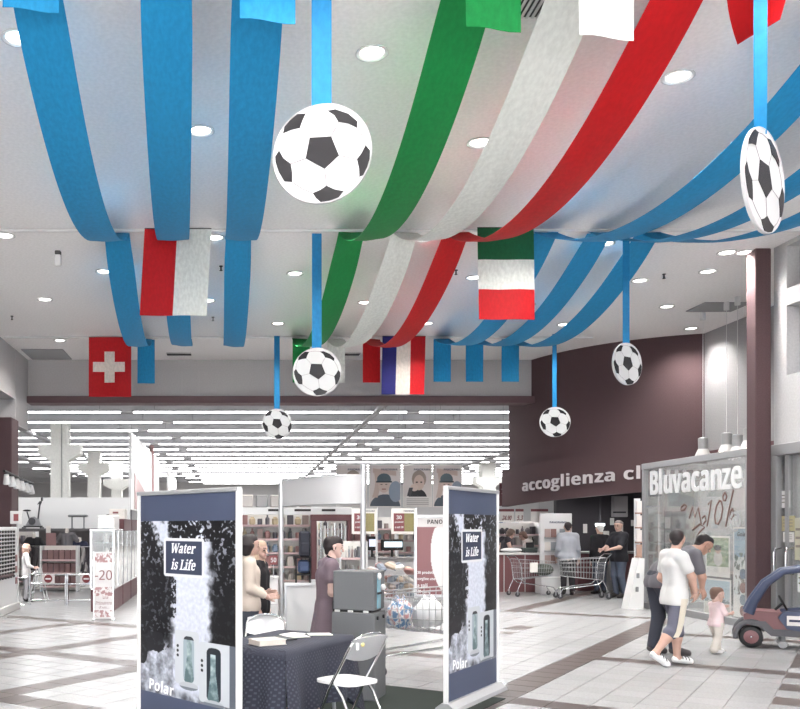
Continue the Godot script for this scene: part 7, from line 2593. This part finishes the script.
	person("person in black with white hair standing at the reception desk", Vector3(X(600, 21.9), 0, -21.9), PI / 2 + 0.15, 1.68, {"look": Vector3(1, -0.2, 0)},
		{"skin": skin, "top": mat(40, 38, 42, 0.9), "sleeve": 1.9, "hem": 0.03, "stout": 1.15, "legs": mat(66, 72, 86, 0.9), "hair": mat(214, 212, 210, 0.7), "locks": crop, "cell": 0.022, "loose": 0.02})
	z = 20.75
	person("man in a dark polo shirt and jeans pushing the chrome trolley", Vector3(X(619, z), 0, -z), PI - 0.0 + 0.3, 1.77, {
		"look": Vector3(0.9, 0.0, -0.35), "elL": Vector3(0.09, 0.66, -0.12), "wrL": Vector3(0.21, 0.63, -0.07), "hdL": Vector3(1, 0, 0), "elR": Vector3(0.09, 0.66, 0.12), "wrR": Vector3(0.21, 0.625, 0.07), "hdR": Vector3(1, 0, 0),
		"knR": Vector3(0.03, 0.285, 0.05), "anL": Vector3(-0.04, 0.05, -0.055), "toL": Vector3(0.055, 0.018, -0.065)},
		{"skin": skin, "top": mat(40, 40, 46, 0.9), "sleeve": 0.75, "hem": 0.03, "stout": 1.12, "legs": mat(84, 92, 108, 0.9), "legs_name": "jeans", "hair": mat(120, 114, 112, 0.7), "locks": crop, "cell": 0.02, "loose": 0.018, "curl": 1.0})
	# cashiers behind the maroon desk
	person("cashier in a dark waistcoat over a pale shirt at the checkout desk", Vector3(X(505, 23.55), 0, -23.55), 0.1, 1.62, {"chest": Vector3(0.03, 0.73, 0), "neck": Vector3(0.06, 0.82, 0), "head": Vector3(0.1, 0.895, 0), "look": Vector3(0.9, -0.45, 0), "elR": Vector3(0.04, 0.66, 0.13), "wrR": Vector3(0.19, 0.64, 0.1), "hdR": Vector3(1, -0.1, 0)},
		{"skin": skin, "top": mat(58, 54, 60, 0.9), "top_name": "waistcoat", "sleeve": 0.2, "hem": 0.03, "legs": mat(60, 58, 64), "hair": mat(110, 92, 84, 0.6), "locks": full, "cell": 0.022})
	person("cashier with brown hair leaning over the checkout counter", Vector3(X(529, 24.1), 0, -24.1), 2.9, 1.55, {"chest": Vector3(0.03, 0.73, 0), "neck": Vector3(0.06, 0.82, 0), "head": Vector3(0.1, 0.895, 0), "look": Vector3(0.9, -0.5, 0), "elL": Vector3(0.04, 0.66, -0.13), "wrL": Vector3(0.19, 0.66, -0.1), "hdL": Vector3(1, -0.1, 0)},
		{"skin": skin, "top": mat(196, 190, 188, 0.9), "sleeve": 1.7, "hem": 0.03, "legs": mat(60, 58, 64), "hair": mat(126, 100, 90, 0.6), "locks": full, "cell": 0.022})
	person("fair-haired child in pale clothes behind the entrance gate", Vector3(X(26, 19.7), 0, -19.7), 0.3, 1.24, {"look": Vector3(1, -0.2, 0), "elR": Vector3(0.03, 0.64, 0.13), "wrR": Vector3(0.13, 0.6, 0.1), "hdR": Vector3(1, 0, 0)},
		{"skin": skin, "head": 1.12, "top": mat(206, 202, 202, 0.9), "sleeve": 1.7, "hem": 0.06, "legs": mat(150, 148, 152, 0.9), "hair": mat(180, 150, 136, 0.6), "locks": full, "cell": 0.02})

# ---- bodies: tapered capsules joined by a smooth minimum, meshed as surface nets
func nets(bones: Array, cell: float, k: float, out: MB, paint = null) -> void:
	var lo := Vector3.ONE * 1e6
	var hi := -lo
	for b in bones:
		var r: float = maxf(b[1], b[3])
		for p in [b[0], b[2]]:
			lo = lo.min(p - Vector3.ONE * r)
			hi = hi.max(p + Vector3.ONE * r)
	lo -= Vector3.ONE * cell * 2.5
	hi += Vector3.ONE * cell * 2.5
	var nx := int((hi.x - lo.x) / cell) + 2
	var ny := int((hi.y - lo.y) / cell) + 2
	var nz := int((hi.z - lo.z) / cell) + 2
	var fld := PackedFloat32Array()
	fld.resize(nx * ny * nz)
	fld.fill(1.0)
	for b in bones:
		var a: Vector3 = b[0]
		var ba: Vector3 = b[2] - a
		var ra: float = b[1]
		var dr: float = b[3] - ra
		var l2 := maxf(ba.length_squared(), 1e-9)
		var m := maxf(ra, b[3]) + k + cell * 2.0
		var p0: Vector3 = ((a.min(b[2]) - Vector3.ONE * m - lo) / cell).max(Vector3.ZERO)
		var p1: Vector3 = (a.max(b[2]) + Vector3.ONE * m - lo) / cell
		for iz in range(int(p0.z), mini(int(p1.z) + 1, nz)):
			for iy in range(int(p0.y), mini(int(p1.y) + 1, ny)):
				var row := (iz * ny + iy) * nx
				for ix in range(int(p0.x), mini(int(p1.x) + 1, nx)):
					var pa := lo + Vector3(ix, iy, iz) * cell - a
					var h := clampf(pa.dot(ba) / l2, 0.0, 1.0)
					var dd := (pa - ba * h).length() - ra - dr * h
					var o := fld[row + ix]
					var e := maxf(k - absf(dd - o), 0.0) / k
					fld[row + ix] = minf(dd, o) - e * e * k * 0.25
	var at := {}
	var lim := cell * 2.0
	var offs := [0, 1, nx, nx + 1, nx * ny, nx * ny + 1, nx * ny + nx, nx * ny + nx + 1]
	var edges := [[0, 1], [2, 3], [4, 5], [6, 7], [0, 2], [1, 3], [4, 6], [5, 7], [0, 4], [1, 5], [2, 6], [3, 7]]
	for iz in nz - 1:
		for iy in ny - 1:
			var row := (iz * ny + iy) * nx
			for ix in nx - 1:
				var i := row + ix
				if absf(fld[i]) > lim:
					continue
				var inside := 0
				for q in 8:
					if fld[i + offs[q]] < 0.0: inside += 1
				if inside == 0 or inside == 8:
					continue
				var s := Vector3.ZERO
				var cnt := 0
				for e in edges:
					var f0 := fld[i + offs[e[0]]]
					var f1 := fld[i + offs[e[1]]]
					if (f0 < 0.0) != (f1 < 0.0):
						var t := f0 / (f0 - f1)
						var c0 := Vector3(e[0] & 1, (e[0] >> 1) & 1, e[0] >> 2)
						var c1 := Vector3(e[1] & 1, (e[1] >> 1) & 1, e[1] >> 2)
						s += c0.lerp(c1, t)
						cnt += 1
				var f := [fld[i], fld[i + offs[1]], fld[i + offs[2]], fld[i + offs[3]], fld[i + offs[4]], fld[i + offs[5]], fld[i + offs[6]], fld[i + offs[7]]]
				var g := Vector3(f[1] + f[3] + f[5] + f[7] - f[0] - f[2] - f[4] - f[6], f[2] + f[3] + f[6] + f[7] - f[0] - f[1] - f[4] - f[5], f[4] + f[5] + f[6] + f[7] - f[0] - f[1] - f[2] - f[3])
				var pos := lo + (Vector3(ix, iy, iz) + s / cnt) * cell
				if paint != null:
					out.col = paint.call(pos)
				at[i] = out.vert(pos, g.normalized())
	for i in at:
		var f0 := fld[i] < 0.0
		for ax in 3:
			var step: int = [1, nx, nx * ny][ax]
			var u: int = [nx, nx * ny, 1][ax]
			var w: int = [nx * ny, 1, nx][ax]
			if f0 != (fld[i + step] < 0.0) and at.has(i - u) and at.has(i - w) and at.has(i - u - w):
				var a: int = at[i]
				var b: int = at[i - u]
				var c: int = at[i - u - w]
				var e: int = at[i - w]
				if f0: out.idx.append_array([a, c, b, a, e, c])
				else: out.idx.append_array([a, b, c, a, c, e])

var hand_cache := {}
# fingers along +x, back of the hand +y, thumb on the +z side
func hand(curl: float) -> MB:
	if hand_cache.has(curl):
		return hand_cache[curl]
	var b := []
	for z in [-0.028, -0.009, 0.01, 0.027]:
		b.append([Vector3(-0.01, 0, z * 0.6), 0.014, Vector3(0.08, 0, z), 0.0105])
	var len := [0.056, 0.073, 0.08, 0.071]
	for k in 4:
		var p := Vector3(0.08, 0, -0.03 + 0.0195 * k)
		var an := 0.0
		for s in 3:
			an -= curl * [0.7, 1.0, 0.7][s]
			var l: float = len[k] * [0.45, 0.32, 0.25][s]
			var q := p + Vector3(cos(an), sin(an), -0.02 + 0.014 * k) * l
			b.append([p, 0.0085 - s * 0.0008, q, 0.0078 - s * 0.0008])
			p = q
	b.append([Vector3(0.012, -0.004, 0.022), 0.014, Vector3(0.045, -0.012, 0.048), 0.0105])
	b.append([Vector3(0.045, -0.012, 0.048), 0.0105, Vector3(0.072, -0.018 - curl * 0.02, 0.056), 0.0085])
	var m := MB.new()
	nets(b, 0.0042, 0.008, m)
	hand_cache[curl] = m
	return m

var head_cache: MB
const EYES := Vector3(0.088, 0.012, 0.031)
func head_paint(p: Vector3) -> Color:
	var q := Vector3(p.x, p.y, absf(p.z))
	if q.distance_to(EYES) < 0.0125:
		return Color(0.03, 0.025, 0.025)
	if absf(p.y - 0.038) < 0.006 and q.z > 0.014 and q.z < 0.05 and p.x > 0.07:
		return Color(0.12, 0.08, 0.07)
	if absf(p.y + 0.052) < 0.008 and absf(p.z) < 0.024 and p.x > 0.07:
		return Color(0.5, 0.22, 0.21)
	return Color.WHITE

# a head that looks along +x, its centre at eye level, for a figure of 1.7 m
func head() -> MB:
	if head_cache:
		return head_cache
	var b := [
		[Vector3(-0.028, 0.035, 0), 0.082, Vector3(0.022, 0.036, 0), 0.077],
		[Vector3(0.02, -0.02, 0.022), 0.05, Vector3(0.05, -0.06, 0.01), 0.036], [Vector3(0.02, -0.02, -0.022), 0.05, Vector3(0.05, -0.06, -0.01), 0.036],
		[Vector3(0.062, -0.085, 0), 0.024, Vector3(0.07, -0.085, 0), 0.02],
		[Vector3(0.092, 0.018, 0), 0.009, Vector3(0.113, -0.022, 0), 0.012],
		[Vector3(0.108, -0.026, 0.009), 0.008, Vector3(0.108, -0.026, -0.009), 0.008],
		[Vector3(0.082, 0.034, 0.034), 0.013, Vector3(0.09, 0.032, 0), 0.013], [Vector3(0.082, 0.034, -0.034), 0.013, Vector3(0.09, 0.032, 0), 0.013],
		[Vector3(0.084, -0.047, 0.012), 0.009, Vector3(0.084, -0.047, -0.012), 0.009], [Vector3(0.082, -0.059, 0.011), 0.009, Vector3(0.082, -0.059, -0.011), 0.009],
		[Vector3(-0.005, 0.022, 0.08), 0.016, Vector3(-0.002, -0.018, 0.076), 0.011], [Vector3(-0.005, 0.022, -0.08), 0.016, Vector3(-0.002, -0.018, -0.076), 0.011],
		[Vector3(-0.02, -0.04, 0), 0.056, Vector3(-0.018, -0.09, 0), 0.052],
	]
	head_cache = MB.new()
	nets(b, 0.0065, 0.014, head_cache, head_paint)
	head_cache.col = Color.WHITE
	return head_cache

func frame_to(dir: Vector3, back: Vector3) -> Basis:
	var x := dir.normalized()
	var z := x.cross(back)
	if z.length() < 0.01:
		z = x.cross(Vector3.RIGHT)
	z = z.normalized()
	return Basis(x, z.cross(x), z)

# joints in shares of the height: x forward, y up, z to the figure's right
const STAND := {
	"pelvis": Vector3(0, 0.53, 0), "waist": Vector3(0.003, 0.62, 0), "chest": Vector3(0, 0.745, 0), "neck": Vector3(-0.005, 0.845, 0), "head": Vector3(0.01, 0.93, 0), "look": Vector3(1, 0, 0),
	"shL": Vector3(-0.005, 0.81, -0.1), "elL": Vector3(-0.015, 0.635, -0.125), "wrL": Vector3(0.02, 0.49, -0.13), "hdL": Vector3(0.3, -1, 0),
	"shR": Vector3(-0.005, 0.81, 0.1), "elR": Vector3(-0.015, 0.635, 0.125), "wrR": Vector3(0.02, 0.49, 0.13), "hdR": Vector3(0.3, -1, 0),
	"hpL": Vector3(0, 0.525, -0.05), "knL": Vector3(0.012, 0.285, -0.052), "anL": Vector3(-0.008, 0.05, -0.055), "toL": Vector3(0.085, 0.018, -0.065),
	"hpR": Vector3(0, 0.525, 0.05), "knR": Vector3(0.012, 0.285, 0.052), "anR": Vector3(-0.008, 0.05, 0.055), "toR": Vector3(0.085, 0.018, 0.065),
}

func person(label: String, at: Vector3, turn: float, h: float, pose: Dictionary, look: Dictionary) -> Node3D:
	var o := thing("person", label, "person", at, turn, look.get("group", ""))
	var j := {}
	for q in STAND:
		var w: Vector3 = pose.get(q, STAND[q])
		j[q] = w if q in ["look", "hdL", "hdR"] else w * h
	var st: float = look.get("stout", 1.0)
	var cell: float = look.get("cell", 0.016)
	var sk: Color = look.get("skin", Color8(186, 152, 138))
	var side := Vector3(0, 0, h)
	var r := func(q: float) -> float: return q * h
	var torso := func(g: float) -> Array:
		var bs := []
		var dn: Vector3 = (j.pelvis - j.chest).normalized()
		for s in [-1, 1]:
			var z: Vector3 = side * s
			bs.append([j.chest + z * 0.042, h * 0.066 * st + g, j.waist + z * 0.034, h * 0.06 * st + g])
			bs.append([j.waist + z * 0.034, h * 0.06 * st + g, j.pelvis + z * 0.04, h * 0.066 * st + g])
		bs.append([j.chest, h * 0.06 + g, j.neck + (j.chest - j.neck) * 0.25, h * 0.042 + g])
		bs.append([j.shL, h * 0.036 + g, j.neck + (j.chest - j.neck) * 0.2, h * 0.036 + g])
		bs.append([j.shR, h * 0.036 + g, j.neck + (j.chest - j.neck) * 0.2, h * 0.036 + g])
		return bs
	# the body
	var body := MB.new()
	body.col = Color.WHITE
	var bones: Array = torso.call(0.0)
	bones.append([j.chest.lerp(j.neck, 0.8), h * 0.036, j.head.lerp(j.neck, 0.35), h * 0.031])
	for q in ["L", "R"]:
		bones.append([j["sh" + q], h * 0.034, j["el" + q], h * 0.026])
		bones.append([j["el" + q], h * 0.027, j["wr" + q], h * 0.017])
		bones.append([j["hp" + q], h * 0.055 * st, j["kn" + q], h * 0.036])
		bones.append([j["kn" + q], h * 0.036, j["kn" + q].lerp(j["an" + q], 0.35), h * 0.036])
		bones.append([j["kn" + q].lerp(j["an" + q], 0.3), h * 0.036, j["an" + q], h * 0.022])
		bones.append([j["an" + q], h * 0.024, j["to" + q], h * 0.018])
	nets(bones, cell, h * 0.02, body)
	var hs: float = h / 1.7 * look.get("head", 1.0)
	var lk: Vector3 = j.look.normalized()
	var hb := Basis(lk, (Vector3.UP - lk * lk.y).normalized(), lk.cross(Vector3.UP).normalized())
	hb = Basis(hb.x, hb.z.cross(hb.x), hb.z)
	var ht := Transform3D(hb.scaled(Vector3.ONE * hs), j.head)
	body.add(head(), ht)
	for q in ["L", "R"]:
		var back: Vector3 = Vector3(0.25, 0.25, -1 if q == "L" else 1)
		var bs := frame_to(j["hd" + q], back)
		if q == "R":
			bs = Basis(bs.x, bs.y, bs.z)
		body.add(hand(look.get("curl", 0.35)), Transform3D(bs.scaled(Vector3.ONE * h / 1.72 * look.get("hands", 1.0)), j["wr" + q]))
	var lin := sk.srgb_to_linear()
	for k in body.c.size():
		body.c[k] = body.c[k] * lin if body.c[k] == Color.WHITE else body.c[k]
	var sm := StandardMaterial3D.new()
	sm.vertex_color_use_as_albedo = true
	sm.roughness = 0.6
	part("body", body, sm, o)
	# clothes
	var g: float = look.get("loose", 0.012)
	if look.has("top"):
		var tb: Array = torso.call(g)
		var sl: float = look.get("sleeve", 0.55)
		for q in ["L", "R"]:
			if sl <= 1.0:
				tb.append([j["sh" + q], h * 0.036 + g, j["sh" + q].lerp(j["el" + q], sl), h * 0.029 + g * 1.4])
			else:
				tb.append([j["sh" + q], h * 0.036 + g, j["el" + q], h * 0.028 + g])
				tb.append([j["el" + q], h * 0.028 + g, j["el" + q].lerp(j["wr" + q], sl - 1.0), h * 0.019 + g])
		var hem: float = look.get("hem", 0.03)
		var dn: Vector3 = (j.pelvis - j.waist).normalized()
		for s in [-1, 1]:
			tb.append([j.pelvis + side * 0.04 * s, h * 0.068 * st + g, j.pelvis + side * 0.042 * s + dn * hem * h, h * look.get("flare", 0.068) * st + g])
		var m := MB.new()
		nets(tb, cell, h * 0.016, m)
		var cut: float = j.pelvis.y - hem * h - 0.03 * h      # a straight hem
		for k in m.v.size():
			if m.v[k].y < cut and absf(m.v[k].z) < 0.14 * h and (m.v[k] - j.pelvis).length() < 0.4 * h: m.v[k].y = cut
		part(look.get("top_name", "shirt"), m, look.top, o)
	if look.has("legs"):
		var lb := []
		var ll: float = look.get("leg", 1.95)
		for q in ["L", "R"]:
			var kg: float = look.get("leg_loose", 0.012)
			lb.append([j.pelvis + side * 0.035 * (-1 if q == "L" else 1) + Vector3(0, 0.02 * h, 0), h * 0.066 * st + 0.006, j["hp" + q], h * 0.058 * st + kg])
			if ll <= 1.0:
				lb.append([j["hp" + q], h * 0.056 * st + kg, j["hp" + q].lerp(j["kn" + q], ll), h * 0.045 + kg])
			else:
				lb.append([j["hp" + q], h * 0.056 * st + kg, j["kn" + q], h * 0.038 + kg])
				lb.append([j["kn" + q], h * 0.038 + kg, j["kn" + q].lerp(j["an" + q], ll - 1.0), h * look.get("ankle", 0.028) + kg])
		var m := MB.new()
		nets(lb, cell, h * 0.012, m)
		part(look.get("legs_name", "trousers"), m, look.legs, o)
	for q in ["L", "R"]:
		var m := MB.new()
		var f: Vector3 = j["to" + q] - j["an" + q]
		nets([[j["an" + q] + Vector3(-0.012 * h, -0.008 * h, 0), h * 0.027, j["to" + q] + f * 0.06, h * 0.024], [j["an" + q] + f * 0.4, h * 0.025, j["to" + q], h * 0.025]], minf(cell, 0.011), h * 0.012, m)
		for k in m.v.size():
			m.v[k].y = maxf(m.v[k].y, minf(j["to" + q].y, j["an" + q].y) - 0.018 * h)
		var sh := part("shoe", m, look.get("shoes", mat(40, 38, 40, 0.5)), o)
		if look.has("straps"):
			for k in 3:
				var e := MB.new()
				var c: Vector3 = (j["an" + q] as Vector3).lerp(j["to" + q], 0.25 + 0.27 * k) + Vector3(0, 0.004, 0)
				var ring := []
				for a in 9:
					var an := PI * a / 8.0
					ring.append(c + Vector3(0.012 * cos(an), sin(an) * h * 0.0275, cos(an) * h * 0.027))
				e.tube(ring, 0.0045, 5)
				part("strap", e, look.straps, sh)
	# hair follows the skull and leaves the face free
	if look.has("hair"):
		var hbns := []
		for q in look.get("locks", [[Vector3(-0.035, 0.05, 0), 0.087, Vector3(0.018, 0.062, 0), 0.074], [Vector3(-0.05, 0.0, 0), 0.07, Vector3(-0.06, -0.03, 0), 0.05]]):
			hbns.append([ht * q[0], q[1] * hs, ht * q[2], q[3] * hs])
		var m := MB.new()
		nets(hbns, minf(cell, 0.01), 0.02 * hs, m)
		part("hair", m, look.hair, o)
	return o
